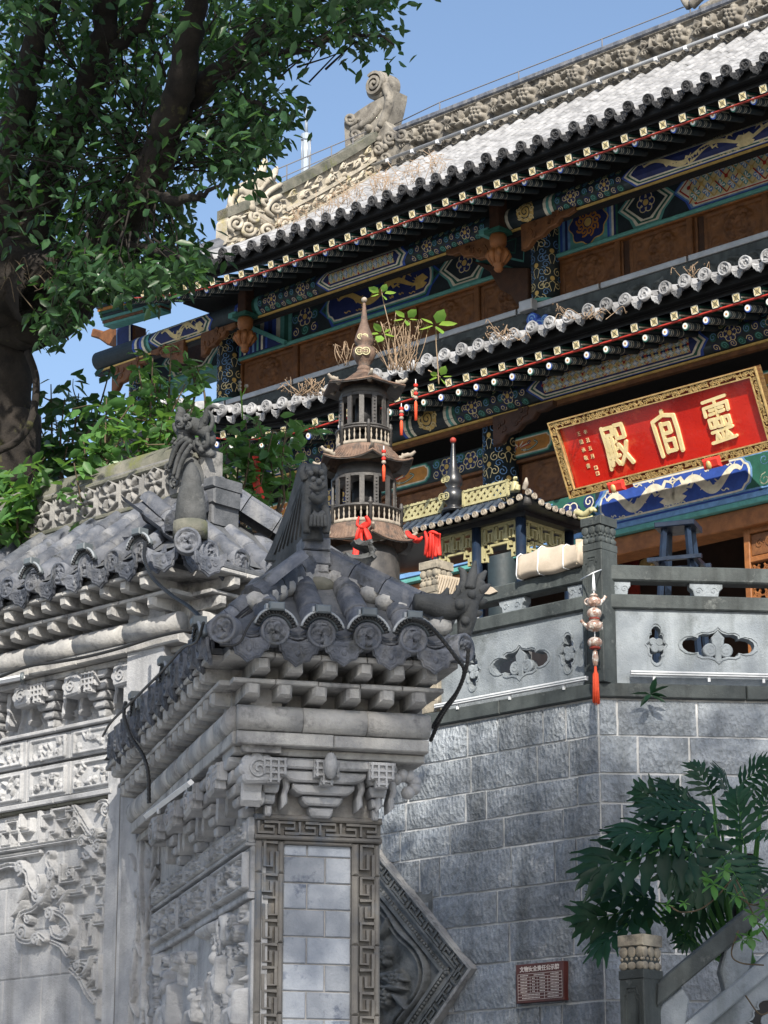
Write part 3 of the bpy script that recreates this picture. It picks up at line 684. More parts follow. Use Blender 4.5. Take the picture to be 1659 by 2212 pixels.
def peony_band(w, h, seed, m, hh=.05, res=.012):
    rr = random.Random(seed); r = Rel(w, h, res); r.stroke([(0, .01), (w, .01)], .012, hh*.4, True); r.stroke([(0, h-.01), (w, h-.01)], .012, hh*.4, True)
    cx = w*.72; r.rose(cx, h*.52, h*.40, hh)
    r.stroke(smooth([(0, h*.3), (w*.2, h*.62), (w*.42, h*.4), (cx, h*.5)]), h*.05, hh*.6)
    for k in range(9): a = rr.uniform(0, 6.28); r.leaf(w*(.05+.062*k), h*(.5+.18*math.sin(k*1.9)), a, h*.36, h*.10, hh*rr.uniform(.5, .95), rr.uniform(-.9, .9))
    for k in range(3): r.scroll(w*(.12+.2*k), h*(.28+.4*(k % 2)), h*.14, h*.05, hh*.8, k, (-1)**k)
    return r.rough(.004, seed).mb(m)
def scroll_band(w, h, seed, m, hh=.035, res=.012):
    rr = random.Random(seed); r = Rel(w, h, res); n = max(2, int(w/h/.9))
    for k in range(n):
        x = w*(k+.5)/n; r.scroll(x, h*.5, h*.36, h*.09, hh, rr.uniform(0, 6), (-1)**k, 1.6); r.leaf(x+h*.2, h*.2, 1.2, h*.6, h*.13, hh*.8, -.8); r.leaf(x-h*.3, h*.75, -.9, h*.5, h*.11, hh*.7, .8)
    return r.rough(.004, seed).mb(m)

# ------------------------------------------------------------------ the hall
hall = thing('temple_hall', TF.w(-4.9, FLOOR, 0), 'two storey temple hall with painted beams and a sunlit grey tile roof', 'temple')
HM = TF.M
UE, LE = .85, 1.12                      # eave lines, metres in front of the column line
ZUE, ZLE = TF.px(1079, 345, UE)[1]+.03, TF.px(1300, 675, LE)[1]+.03
def up_z(n): t = (UE-n)/(UE+2.9); return ZUE+(15.09-ZUE)*(.8*t+.2*t*t)
def lift(u): return .6*(max(0., -7.4-u)/3.6)**2
def low_z(n): t = (LE-n)/(LE+.62); return ZLE+(11.02-ZLE)*t
def lift2(u): return .5*(max(0., -6.6-u)/2.2)**2
RV = -9.25                            # the descending ridge
PITCHT = .2335
roof = MB(); us = np.r_[np.linspace(-11.2, -7.4, 9), np.linspace(-6.5, 2.2, 5)]; ns = np.linspace(UE-.02, -2.9, 8)
def rp(u, n):
    lim = RV-.1 if n < -.3 else RV-.1-(n+.3)*2.0
    return (max(u, lim), up_z(n)-.05+lift(max(u, lim))*max(0, (n+1.2)/1.9), n)
P = [rp(u, n) for n in ns for u in us]; w = len(us)
roof.add(P, [(j*w+i, j*w+i+1, (j+1)*w+i+1, (j+1)*w+i) for j in range(len(ns)-1) for i in range(w-1)], 'tile_dark')
roof.box(RV, 2.2, 14.0, 15.0, -6.6, -3.2, 'tile_dark'); roof.box(RV-.1, 2.2, 12.5, 12.7, -6.6, -2.0, 'tile_dark')
up_roof = put('upper_roof', roof, HM, hall)
cov, pan = cover_mesh(.056, .27, 'tile_roof'), pan_mesh(.068, .27, 'tile_roof'); disc = disc_mesh(.058, 'tile_shaded', emb=1.4, k=20); drip = drip_mesh(.070, .085, 'tile_shaded')
ulist = [-.878+PITCHT*k for k in range(6, -45, -1)]
rows = []; n = UE
while n > -2.75:
    a = math.atan2(up_z(n-.1)-up_z(n), .1); rows.append((n, a)); n -= .225*math.cos(a)
Mc, Mp = [], []
for i, u in enumerate(ulist):
    lim = RV+.1
    for j, (n, a) in enumerate(rows):
        lm = lim if n < -.3 else RV-(n+.3)*2.0
        if u < lm: continue
        z = up_z(n)+lift(u)*max(0, (n+1.2)/1.9); B = RX(-(math.pi/2-a))
        if j == 0:
            put('eave_disc', disc, HM @ TR(u+rnd.uniform(-.012, .012), z+.01+rnd.uniform(-.01, .01), n+.045) @ RX(.15+rnd.uniform(-.12, .12)) @ RZ(rnd.uniform(0, 6)), up_roof)
            (put('drip_tile', drip, HM @ TR(u-PITCHT/2, z-.035+rnd.uniform(-.012, .01), n+.02) @ RX(.1+rnd.uniform(-.1, .15)) @ RZ(rnd.uniform(-.09, .09)), up_roof) if rnd.random() > .06 else None)
        x = rnd.uniform(-.006, .006); M1 = TR(u+x, z, n) @ B @ RZ(rnd.uniform(-.02, .02)); M2 = TR(u-PITCHT/2, z-.03, n) @ B
        vis = -9.6 < u < -.6 and j < 7
        if vis and j < 7 and len(Mc) >= 0: put('cover_tile', cov, HM @ M1, up_roof)
        else: Mc.append(M1)
        if vis and j < 6: put('pan_tile', pan, HM @ M2, up_roof)
        else: Mp.append(M2)
join('cover_tiles', cov, Mc, HM, up_roof, 'tile_roof'); join('pan_tiles', pan, Mp, HM, up_roof, 'tile_roof')
# rafters and the board between their two rows
def eave(parent_name, z_sq, n_sq, z_rd, n_rd, u0, u1, lf, n_in, rise, zb, lath='redp', lw=.012):
    b = MB(); us = np.linspace(u0, u1, 26)
    def strip(na, za, nb, zb_, m):
        P = [(u, za+lf(u), na) for u in us]+[(u, zb_+lf(u), nb) for u in us]; k = len(us); b.add(P, [(i, i+1, k+i+1, k+i) for i in range(k-1)], m)
    strip(n_sq-.02, z_sq-.054, n_sq-.02, z_sq-.054+lw, lath); strip(n_sq-.02, z_sq-.054, n_sq-.05, z_sq-.054, lath)
    strip(n_sq+.05, z_sq+.075, n_in, z_sq+.075+rise, 'black'); strip(n_sq+.0, z_sq+.045, n_sq+.0, z_sq+.30, 'black')  # soffit and upright board coloured black to carry the eave shade
    strip(n_sq+.05, z_sq+.12, n_sq+.0, z_sq+.10, 'black')
    o = put(parent_name, b, HM, hall)
    f = MB(); w = .041; f.box(-w, w, -w, w, -.55, 0, 'ink', .003)
    f.line([(-w+.005, -w+.005), (w-.005, -w+.005), (w-.005, w-.005), (-w+.005, w-.005)], .010, .002, 'cream', True)
    f.rect = None; f.flat([(-w+.006, -w+.006), (w-.006, -w+.006), (w-.006, w-.006), (-w+.006, w-.006)], .001, 'paleg')
    f.line([(-w, -w), (w, w)], .005, .003, 'ink'); f.line([(-w, w), (w, -w)], .005, .0035, 'ink'); f.line([(-w*.5, 0), (0, w*.5), (w*.5, 0), (0, -w*.5)], .004, .004, 'ink', True)
    for k, c in ((.02, 'green'), (-.005, 'cream'), (-.03, 'green')): f.add([(w+.001, k-.008, -.02), (w+.001, k-.008, -.4), (w+.001, k+.008, -.4), (w+.001, k+.008, -.02)], [(0,1,2,3)], c); f.add([(-w-.001, k-.008, -.02), (-w-.001, k-.008, -.4), (-w-.001, k+.008, -.4), (-w-.001, k+.008, -.02)], [(3,2,1,0)], c)
    fm = f.mesh('flying_rafter'); rm = []
    for c in ('blue', 'green'):
        q = MB(); q.lathe([(.036, -.5), (.036, 0)], (0,0,0), 'ink', 14, 2); q.flat(circ(0, 0, .037, 14), .001, c); q.flat(circ(-.002, .005, .030, 12), .003, 'white'); q.flat(circ(-.002, .004, .011, 10), .005, 'orange')
        for y in (-.05, -.08, -.15, -.18, -.25): q.lathe([(.0365, y), (.0365, y-.006)], (0,0,0), 'cream', 14, 2, cap=False)
        rm.append(q.mesh('round_rafter'))
    k = 0; u = -1.22+PITCHT*1.02*5
    while u > u0:
        put('flying_rafter', fm, HM @ TR(u, z_sq+lf(u), n_sq) @ RX(math.atan2(rise, n_sq-n_in)*.6), o)
        u2 = u+.09; put('round_rafter', rm[k % 2], HM @ TR(u2, z_rd+lf(u2), n_rd) @ RX(math.atan2(rise, n_sq-n_in)*.6), o)
        u -= PITCHT*1.02; k += 1
    return o
zr_u = TF.px(1609, 225, UE-.10)[1]; zr_l = TF.px(1609, 668, LE-.13)[1]; zs_u = TF.px(1579.5, 216.5, UE-.05)[1]; zs_l = TF.px(1622, 633.5, LE-.08)[1]
eave('upper_eave', zs_u, UE-.05, zr_u, UE-.10, -10.9, 1.5, lift, -.9, .75, 12.5, 'red_dull', .009)
eave('lower_eave', zs_l, LE-.08, zr_l, LE-.13, -8.6, 1.6, lift2, .0, .42, 10.1)
# main ridge
ridge = MB(); ridge.box(RV-.05, 2.2, 14.95, 15.16, -3.08, -2.80, 'ridge_stone'); ridge.box(RV-.05, 2.2, 15.16, 15.52, -3.06, -2.86, 'ridge_stone'); ridge.box(RV-.05, 2.2, 15.52, 15.60, -3.10, -2.80, 'tile_grey', .02)
ridge.box(RV-.05, 2.2, 15.14, 15.185, -3.1, -2.79, 'ridge_stone', .01)
rg = put('main_ridge', ridge, HM, hall)
pb, sb_ = peony_band(.78, .33, 3, 'ridge_stone', .12, .010).mesh('ridge_panel'), scroll_band(.78, .15, 8, 'ridge_stone', .06, .010).mesh('ridge_panel')
for k in range(13):
    u = RV+.45+.78*k; put('flower_panel', pb, HM @ TR(u, 15.19, -2.86), rg); put('scroll_panel', sb_, HM @ TR(u, 14.985, -2.80), rg)
b = MB()
for k in range(28): b.lathe([(.016, 0), (.016, .4)], (-9.2+.4*k, 15.11, -2.70), 'metal_pipe', 8, 0)
b.tube([(-9.3, 15.11, -2.70), (2.2, 15.11, -2.70)], .022, 'metal_pipe', 8)
for k in range(24): b.box(-8.89+.43*k, -8.85+.43*k, 15.07, 15.115, -2.74, -2.67, 'metal_white')
put('lamp_pipe', b, HM, rg)
b = MB(); X0 = TF.px(860, 243, -2.95)
for k in range(7):
    u = -8.2+1.32*k; b.tube([(u, 15.6, -2.95), (u, 15.78, -2.95)], .009, 'wire', 5)
b.tube([(-9.0, 15.72, -2.95), (-8.2, 15.78, -2.95), (2., 15.78, -2.95)], .008, 'wire', 5); put('lightning_wire', b, HM, rg)

def sculpt(b, tubes, balls, m, fr, n0):
    """tubes: [(pixel path, radius px, depth)], balls: [(x, y, r, depth)] drawn on the plane n0 of a frame"""
    for pth, r, d in tubes:
        q = smooth([(*fr.px(x, y, n0), n0+d) for x, y in pth], 5); sc = abs(fr.px(pth[0][0], pth[0][1]+10, n0)[1]-fr.px(pth[0][0], pth[0][1], n0)[1])/10
        b.tube(q, np.interp(np.linspace(0, 1, len(q)), np.linspace(0, 1, len(r)) if isinstance(r, (list, tuple)) else [0, 1], (r if isinstance(r, (list, tuple)) else [r, r]))*sc, m, 8)
    for x, y, r, d in balls:
        sc = abs(fr.px(x, y+10, n0)[1]-fr.px(x, y, n0)[1])/10; u, v = fr.px(x, y, n0); b.ball((u, v, n0+d), r*sc, m, 9, 6)
def pspiral(x, y, r, t=1.4, a0=0., s=1): return [(x+(q[0]-x), y+(q[1]-y)) for q in spiral(x, y, r, t, a0, int(10*t), .15, s)]
# scroll finial at the end of the main ridge
b = MB(); n0 = -2.92; cu, cv = TF.px(827, 190, n0); R = .195
b.prism(circ(cu, cv, R, 28), n0-.13, n0+.13, 'ridge_stone', .02, True)
b.line(spiral(cu, cv, R*.86, 2.4, 2.2, 48, .08, -1), .036, n0+.19, 'ridge_stone', n0=n0+.11)
q = [TF.px(x, y, n0) for x, y in ((863, 200), (862, 212), (856, 240), (848, 268), (870, 290), (900, 288), (905, 330), (880, 360), (800, 388), (764, 360), (758, 320), (756, 270), (786, 245), (812, 228), (838, 215))]
b.prism(q, n0-.15, n0+.13, 'ridge_stone', .02, True)
sculpt(b, [([(843, 190), (853, 220), (845, 255), (835, 280)], 10, .10), ([(838, 235), (820, 260), (800, 275), (775, 290)], 9, .12)]+[(pspiral(x, y, r, 1.5, a, s), 4.5, .15) for x, y, r, a, s in ((775, 265, 13, 0, 1), (785, 300, 12, 2, -1), (860, 305, 14, 1, 1), (885, 300, 14, 3, -1), (835, 330, 13, 4, 1), (800, 340, 12, 1, 1), (850, 350, 12, 2, -1), (785, 330, 9, 0, 1))],
       [(812, 285, 9, .14), (822, 310, 9, .14), (830, 288, 7, .14), (800, 312, 9, .14), (812, 335, 8, .14), (835, 308, 7, .14), (780, 350, 10, .12), (770, 325, 8, .12), (850, 325, 8, .14)], 'ridge_stone', TF, n0)
put('scroll_finial', b, HM, rg)
# the next ridge ornament, just entering at the top right
b = MB(); sculpt(b, [([(1500, 20), (1488, 5), (1480, -20)], [9, 7, 5], .1), ([(1505, 18), (1530, -4), (1560, -12)], [10, 9, 6], .1), ([(1520, 25), (1560, 8), (1600, -8), (1650, -16)], [9, 14, 14, 10], .05)], [], 'ridge_stone', TF, n0); put('ridge_beast', b, HM, rg)
# descending ridge and its beast
VR = Frame(TF.w(RV, 0, 0)[:2], 47)         # u runs back up the slope
vz = lambda x: up_z(-x)                    # local u = -n
b = MB(); xs = np.linspace(.2, 2.85, 12)
def vband(z0, z1, d0, d1, m, xs=xs):
    P = [(x, vz(x)+z0, d1) for x in xs]+[(x, vz(x)+z1, d1) for x in xs]+[(x, vz(x)+z1, d0) for x in xs]+[(x, vz(x)+z0, d0) for x in xs]; k = len(xs)
    b.add(P, [(r*k+i, r*k+i+1, ((r+1) % 4)*k+i+1, ((r+1) % 4)*k+i) for r in range(4) for i in range(k-1)]+[(0, k, 2*k, 3*k), (4*k-1, 3*k-1, 2*k-1, k-1)], m)
vband(-.1, .62, -.10, .06, 'ridge_pale'); vband(.0, .06, -.12, .12, 'ridge_pale'); vband(.22, .27, -.12, .10, 'ridge_pale'); vband(.50, .63, -.13, .12, 'moss_cap')
dr = put('descending_ridge', b, VR.M, hall)
for z0, h, sd_, nm in ((.27, .23, 5, 'flower_panel'), (.07, .14, 6, 'scroll_panel')):
    r = Rel(2.6, h, .009); rr = random.Random(sd_)
    for k in range(int(2.6/h)): x = (k+.5)*h; r.scroll(x, h*(.5+.18*(-1)**k), h*.22, h*.07, .06, rr.uniform(0, 6), (-1)**k); [r.leaf(x+rr.uniform(-.4, .4)*h, h*rr.uniform(.15, .8), rr.uniform(0, 6.28), h*.42, h*.09, rr.uniform(.04, .07), rr.uniform(-1, 1)) for _ in range(4)]
    r.rough(.004); m = MB(lambda V: np.c_[V[:,0], V[:,1]+np.array([vz(x) for x in V[:,0]]), V[:,2]]); m.grid(r.us+.22, r.vs+z0, r.H+.061, 'ridge_pale'); put(nm, m, VR.M, dr)
b = MB(); T2 = [([(600, 470), (575, 480), (545, 470), (530, 440), (545, 410)], [16, 20, 22, 22, 18], 0), ([(545, 415), (560, 380), (572, 350), (566, 340)], [16, 12, 7, 2], .0), ([(575, 400), (590, 375), (596, 362)], [12, 8, 3], .02), ([(535, 430), (515, 415), (500, 420), (492, 440), (500, 460), (520, 462)], [14, 10, 8, 7, 6, 5], .05), ([(545, 400), (525, 385), (510, 380)], [10, 7, 3], .03),
      ([(590, 430), (570, 440), (560, 460), (575, 475)], [6, 7, 6, 4], .13), ([(590, 405), (565, 420), (550, 440), (560, 455)], [5, 6, 5, 3], .14), ([(580, 385), (560, 400), (545, 420)], [5, 5, 3], .13)]
sculpt(b, T2+[(pspiral(x, y, r, 1.5, a, s), 4.5, .13) for x, y, r, a, s in ((520, 500, 17, 0, 1), (560, 505, 16, 1, -1), (495, 490, 18, 2, 1), (600, 490, 14, 3, 1), (535, 475, 12, 4, -1), (580, 455, 11, 0, 1))], [(540, 420, 9, .14), (555, 436, 7, .15), (530, 455, 8, .12)], 'ridge_pale', VR, 0)
q = [VR.px(x, y, 0) for x, y in ((480, 530), (482, 480), (500, 450), (520, 395), (560, 385), (590, 395), (600, 430), (600, 520))]; b.prism(q, -.12, .08, 'ridge_pale', .02, True)
put('roof_beast', b, VR.M, dr)
# hip ridge from the beast to the corner, and the guard wires
b = MB(); hp = [(RV, up_z(-.3)+.12, -.3), (RV-.9, up_z(.15)+.2, .15), (RV-1.7, up_z(.55)+.42, .55), (RV-2.3, up_z(.8)+.95, .85)]
b.tube(smooth(hp), [.13]*len(smooth(hp)), 'tile_grey', 8); put('hip_ridge', b, HM, hall)
b = MB(); a = VR.px(790, 285, 0); c = VR.px(600, 365, 0)
b.tube([(*a, 0), (*c, 0)], .008, 'wire', 5); b.tube([(a[0], a[1]-.12, 0), (c[0], c[1]-.14, 0)], .007, 'wire', 5)
for t in (.15, .4, .65, .9): b.tube([(a[0]+(c[0]-a[0])*t, a[1]+(c[1]-a[1])*t, 0), (a[0]+(c[0]-a[0])*t, a[1]+(c[1]-a[1])*t-.3, 0)], .008, 'wire', 5)
put('guard_wire', b, VR.M, dr)

# ------------------------------------------------------------------ painted timbers
def purlin(name, zc, nc, r, u0, u1, seq):
    low = zc < 11
    b = MB(); b.lathe([(r, u0), (r, u1)], (0, zc, nc), 'ink', 20, 0); o = put(name, b, HM, hall)
    def mp(V): a = V[:, 1]/r; return np.c_[V[:, 0], zc+(r+V[:, 2])*np.sin(a), nc+(r+V[:, 2])*np.cos(a)]
    v0, v1 = -1.25*r, .95*r
    for k, (kind, x0, x1) in enumerate(seq):
        p = Paint(mp, (v0, v1, 6)); a, c = TF.pu(*x0, nc+r*.8), TF.pu(*x1, nc+r*.8)
        if kind == 'sw': swirls(p, a, c, v0, v1, gold=2 if c-a > .8 else 1, seed=k)
        elif kind == 'st': stripes(p, a, c, v0, v1, ['blue', 'cream', 'navy', 'blue', 'cream', 'green', 'teal'])
        elif kind == 'be':
            stripes(p, a, a+.16, v0, v1, ['blue', 'cream', 'green', 'cream']); stripes(p, c-.16, c, v0, v1, ['cream', 'teal', 'cream', 'green']); p.rect(a+.16, c-.16, v0, v1, .003, 'ink')
            m = (a+c)/2; p.flat(circ(m, -.1*r, r*.95, 14), .005, 'gold'); p.line(spiral(m, -.1*r, r*.8, 2.2), .012, .008, 'ink')
            for q in range(7): t = q*.9; p.line(spiral(m+r*.75*math.cos(t), -.1*r+r*.75*math.sin(t), r*.26, 1.2, t), .012, .008, 'paleg')
        else:
            h0 = rim(p, a, c, v0, v1, ['blue', 'cream', 'green', 'cream', 'navy'], step=.026)
            if kind == 'la': lattice(p, h0[0], h0[1], h0[2]+.02, h0[3]-.02, h0[4], r*.62)
            elif kind == 'dr':
                L = h0[1]-h0[0]; p.rect(h0[0], h0[1], h0[2], h0[3], h0[4]-.002, 'navy')
                if L > .8: dragon(p, h0[0]+L*.27, -.15*r, L*.48, r*1.9, h0[4], 'paleg', 1, k); dragon(p, h0[1]-L*.27, -.15*r, L*.48, r*1.9, h0[4], 'paleg', -1, k+1)
                else: dragon(p, h0[0]+L*.5, -.15*r, L*.9, r*1.9, h0[4], 'paleg', 1, k)
        put('painted_field', p, HM, o)
    b = MB(); b.box(u0, u1, zc-r-.030, zc-r-.008, nc-.06, nc+.05, 'gold'); b.box(u0, u1, zc-r-.075, zc-r-.034, nc-.03, nc+.035, 'wood' if low else 'black'); put('purlin_board', b, HM, o)  # upper board is black: shade below the purlin put into its colour
    return o
purlin('upper_purlin', 12.40, -.30, .125, -11.6, 2.2, [('dr', (1345, 365), (1900, 200)), ('sw', (1200, 410), (1345, 365)), ('be', (1075, 450), (1200, 410)), ('sw', (885, 510), (1050, 455)), ('la', (685, 570), (885, 510)), ('sw', (560, 605), (685, 570)), ('st', (510, 618), (560, 605)), ('dr', (325, 672), (465, 632)), ('st', (290, 682), (325, 672))])
purlin('lower_purlin', TF.px(1300, 795, .40)[1]+.0, .28, .14, -8.8, 2.2, [('sw', (1535, 735), (1720, 680)), ('la', (1140, 850), (1535, 735)), ('sw', (985, 890), (1140, 850)), ('be', (868, 930), (985, 890)), ('sw', (625, 980), (745, 950)), ('dr', (450, 1030), (625, 980))])
pr = MB()
r_ = Rel(2.1, .22, .02)
# red board with gold cloud scrolls above the corner purlin
p = Paint(); a, c = TF.pu(318, 640, -.1), TF.pu(470, 615, -.1); z0, z1 = TF.px(318, 667, -.1)[1], TF.px(318, 625, -.1)[1]
p.rect(a, c, z0, z1, -.1, 'redp')
for k in range(5): x = a+(c-a)*(k+.5)/5; p.line(spiral(x, (z0+z1)/2, (z1-z0)*.36, 1.6, k, sgn=(-1)**k), .022, -.096, 'orange'); p.line(smooth([(x, z0+.03), (x+.1, (z0+z1)/2), (x+.22, z1-.04)]), .025, -.095, 'orange')
put('red_cloud_board', p, HM, hall)
def beam(name, u0, u1, z0, z1, n, th=.3, m='ink'):
    b = MB(); b.box(u0, u1, z0, z1, n-th, n, m, .01); return put(name, b, HM, hall)
# upper storey beam, n = -.9
ub = beam('upper_beam', -11.6, 2.2, 12.13, 12.66, -.9); ux = lambda x, y: TF.pu(x, y, -.9)
Z0, Z1 = 12.15, 12.645; p = Paint()
a = ux(1199, 520); b_ = ux(1232, 510); stripes(p, a, b_, Z0, Z1, ['green', 'teal', 'blue', 'skyblue', 'navy', 'skyblue'], -.897)
a, b_ = ux(1232, 510), ux(1312, 485); p.rect(a, b_, Z0, Z1, -.897, 'teal'); cu, cv = (a+b_)/2, (Z0+Z1)/2
for i, (rr_, c) in enumerate(((.26, 'gold'), (.245, 'navy'))): p.flat([(cu+rr_*(1+.08*math.cos(8*t))*math.cos(t), cv+rr_*.95*(1+.08*math.cos(8*t))*math.sin(t)) for t in np.linspace(0, 6.28, 48)], -.894+.003*i, c)
for k in range(9): t = k*.7; p.line(spiral(cu+.11*math.cos(t), cv+.11*math.sin(t), .06, 1.4, t), .022, -.888, 'orange')
p.flat(circ(cu, cv, .05, 12), -.887, 'gold')
stripes(p, ux(1312, 485), ux(1335, 475), Z0, Z1, ['blue', 'skyblue', 'cream', 'navy', 'green'], -.897)
q = rim(p, ux(1335, 475), ux(1462, 440), Z0, Z1, ['teal', 'cream', 'green', 'cream', 'ink'], -.897, .028); swirls(p, q[0]+.02, q[1]-.02, q[2]+.02, q[3]-.02, q[4], 1, r0=.065, seed=7)
q = rim(p, ux(1455, 440), ux(1850, 330), Z0, Z1, ['blue', 'skyblue', 'cream', 'redp', 'cream'], -.897, .022); lattice(p, q[0]-.06, q[1], q[2]+.012, q[3]-.012, q[4], .165)
put('painted_field', p, HM, ub)
p = Paint(); stripes(p, ux(1062, 570), ux(1110, 555), Z0, Z1, ['green', 'teal', 'navy', 'skyblue', 'green'], -.897)
q = rim(p, ux(945, 610), ux(1068, 570), Z0, Z1, ['teal', 'cream', 'green', 'cream', 'ink'], -.897, .028); swirls(p, q[0]+.02, q[1]-.02, q[2]+.02, q[3]-.02, q[4], 1, r0=.065, seed=9)
q = rim(p, ux(690, 680), ux(955, 600), Z0, Z1, ['blue', 'green', 'ink'], -.897, .03); q = cloudbox(p, q[0]-.12, q[1]+.12, Z0+.03, Z1-.03, -.886, ['teal', 'cream', 'navy'], .024)
dragon(p, (q[0]+q[1])/2, (q[2]+q[3])/2, (q[1]-q[0])*.85, (q[3]-q[2])*1.0, q[4], 'gold', 1, 4)
swirls(p, ux(630, 700), ux(690, 680), Z0, Z1, -.897, 1, r0=.065, seed=3); stripes(p, ux(545, 720), ux(632, 700), Z0, Z1, ['green', 'teal', 'cream', 'blue', 'navy', 'blue', 'cream', 'teal', 'green', 'teal'], -.897)
put('painted_field', p, HM, ub); p = Paint(); q = rim(p, ux(350, 770), ux(480, 740), Z0, Z1, ['teal', 'cream', 'green', 'cream', 'wood_dark'], -.897, .028)
put('painted_field', p, HM, ub)
b = MB(); b.box(-11.6, 2.2, 12.085, 12.128, -1.2, -.84, 'teal', .01); put('beam_strip', b, HM, ub)
b = MB(); b.box(-9.9, 2.2, 9.0, 12.9, -1.9, -1.5, 'interior'); b.box(-9.9, 2.2, 12.70, 12.76, -1.6, -.15, 'black'); b.box(-9.9, 2.2, 10.22, 10.27, -1.6, .4, 'black'); b.box(-10, 2.2, 5.9, 10.2, -2.6, -2.2, 'interior'); b.box(-10.0, -9.9, 5.9, 12.6, -6.5, -1.2, 'interior'); put('inner_wall', b, HM, hall)  # black ceiling boards, the deep shade behind the purlins painted in
# carved timber panels of the upper storey
medal = Rel(.9, .46, .016)
for d in (.02, .06): medal.stroke([(d, d), (.9-d, d), (.9-d, .46-d), (d, .46-d), (d, d)], .009, .014, True)
medal.ring(.45, .23, .17, .016, .035); medal.disc(.45, .23, .15, .012, True)
for k in range(11): a = k*.571; medal.scroll(.45+.10*math.cos(a), .23+.10*math.sin(a), .05, .013, .045, a, (-1)**k)
medal.disc(.45, .23, .05, .025)
for sg in (-1, 1):
    for s2 in (-1, 1): medal.scroll(.45+sg*.30, .23+s2*.11, .06, .014, .016, 1+sg, s2); medal.scroll(.45+sg*.22, .23+s2*.15, .03, .01, .014, 2, -s2)
mm = medal.rough(.003).mb('wood').mesh('wood_panel')
for u0 in (-4.70, ):
    for k in range(7): put('wood_panel', mm, HM @ TR(u0+.02+.98*k, 11.61, -.93), hall)
for k in range(5): put('wood_panel', mm, HM @ TR(-9.62+.955*k, 11.61, -.93), hall)
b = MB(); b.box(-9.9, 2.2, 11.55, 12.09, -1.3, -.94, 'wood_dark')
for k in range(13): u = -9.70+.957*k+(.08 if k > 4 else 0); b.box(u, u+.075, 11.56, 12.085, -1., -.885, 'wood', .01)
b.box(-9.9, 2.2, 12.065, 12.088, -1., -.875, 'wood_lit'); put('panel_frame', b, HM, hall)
# band between the storeys
b = MB(); b.box(-12., 2.2, 10.9, 11.44, -1.2, -.62, 'slab_dark'); bd = put('ridge_band', b, HM, hall)
sbm = scroll_band(1.2, .30, 21, 'slab_dark', .075, .016).mesh('carved_panel')
for k in range(12): put('carved_panel', sbm, HM @ TR(-11.9+1.2*k, 11.08, -.615), bd)
b = MB()
for k in range(12): b.box(-11.9+1.15*k, -10.78+1.15*k, 11.45, 11.515, -.68, -.60, 'metal_pipe', .006)
put('light_channel', b, HM, bd)
# lower roof
b = MB(); ns2 = np.linspace(LE-.02, -.62, 5); us2 = np.r_[np.linspace(-8.9, -6.6, 6), -3, 2.2]; w = len(us2)
b.add([(u, low_z(n)-.05+lift2(u)*max(0, (n+.6)/1.75), n) for n in ns2 for u in us2], [(j*w+i, j*w+i+1, (j+1)*w+i+1, (j+1)*w+i) for j in range(4) for i in range(w-1)], 'tile_dark'); lr = put('lower_roof', b, HM, hall)
a = math.atan2(11.02-ZLE, LE+.62); cov2, pan2 = cover_mesh(.058, .30, 'tile_roof'), pan_mesh(.07, .30, 'tile_roof'); disc2 = disc_mesh(.068, 'tile_roof', emb=1.4, k=20); drip2 = drip_mesh(.062, .085, 'tile_roof'); Mc, Mp = [], []
for k in range(8, -36, -1):
    u = -.537+PITCHT*k
    if u < -8.8: break
    for j in range(8):
        n = LE-j*.26; z = low_z(n)+lift2(u)*max(0, (n+.6)/1.75); M1 = TR(u, z, n) @ RX(-(math.pi/2-a)) @ RZ(rnd.uniform(-.03, .03)); M2 = TR(u-PITCHT/2, z-.03, n) @ RX(-(math.pi/2-a))
        if j == 0:
            put('eave_disc', disc2, HM @ TR(u+rnd.uniform(-.012, .012), z+.012+rnd.uniform(-.012, .008), n+.055) @ RX(-.1+rnd.uniform(-.12, .12)) @ RZ(rnd.uniform(0, 6)), lr); (put('drip_tile', drip2, HM @ TR(u-PITCHT/2, z-.028+rnd.uniform(-.012, .01), n+.015) @ RX(.25+rnd.uniform(-.15, .15)) @ RZ(rnd.uniform(-.1, .1)), lr) if rnd.random() > .06 else None)
        if j < 4 and u < -.3: put('cover_tile', cov2, HM @ M1, lr); put('pan_tile', pan2, HM @ M2, lr)
        else: Mc.append(M1); Mp.append(M2)
join('cover_tiles', cov2, Mc, HM, lr, 'tile_roof'); join('pan_tiles', pan2, Mp, HM, lr, 'tile_roof')
# ------------------------------------------------------------------ columns, brackets, hanging posts
def column(u, n, z0, z1, r, name='column'):
    b = MB(); b.lathe([(r, z0), (r, z1)], (u, 0, n), 'ink', 20); o = put(name, b, HM, hall)
    def mp(V): a = V[:, 0]/r; return np.c_[u+(r+V[:, 2])*np.sin(a), V[:, 1], n+(r+V[:, 2])*np.cos(a)]
    p = Paint(mp); z = max(z0, 8.75)+.12; k = 0
    while z < z1:
        for off in (-.9, 0, .9):
            x = off*r*1.25; y = z+(.16 if off else 0)
            p.flat(circ(x, y, .028, 10), .006, 'gold')
            for sg in (-1, 1):
                for s2 in (-1, 1): p.line(spiral(x+sg*.065, y+s2*.075, .052, 1.3, 1.57, 12, .2, sg*s2), .009, .004, 'skyblue' if k % 2 else 'paleg')
                p.line(smooth([(x+sg*.015, y-.15), (x+sg*.035, y-.06), (x, y-.028)]), .007, .005, 'paleg')
                p.line(spiral(x+sg*.11, y, .045, 1.2, 0, 10, .2, sg), .009, .004, 'skyblue')
        z += .32; k += 1
    put('painted_scrolls', p, HM, o)
    return o
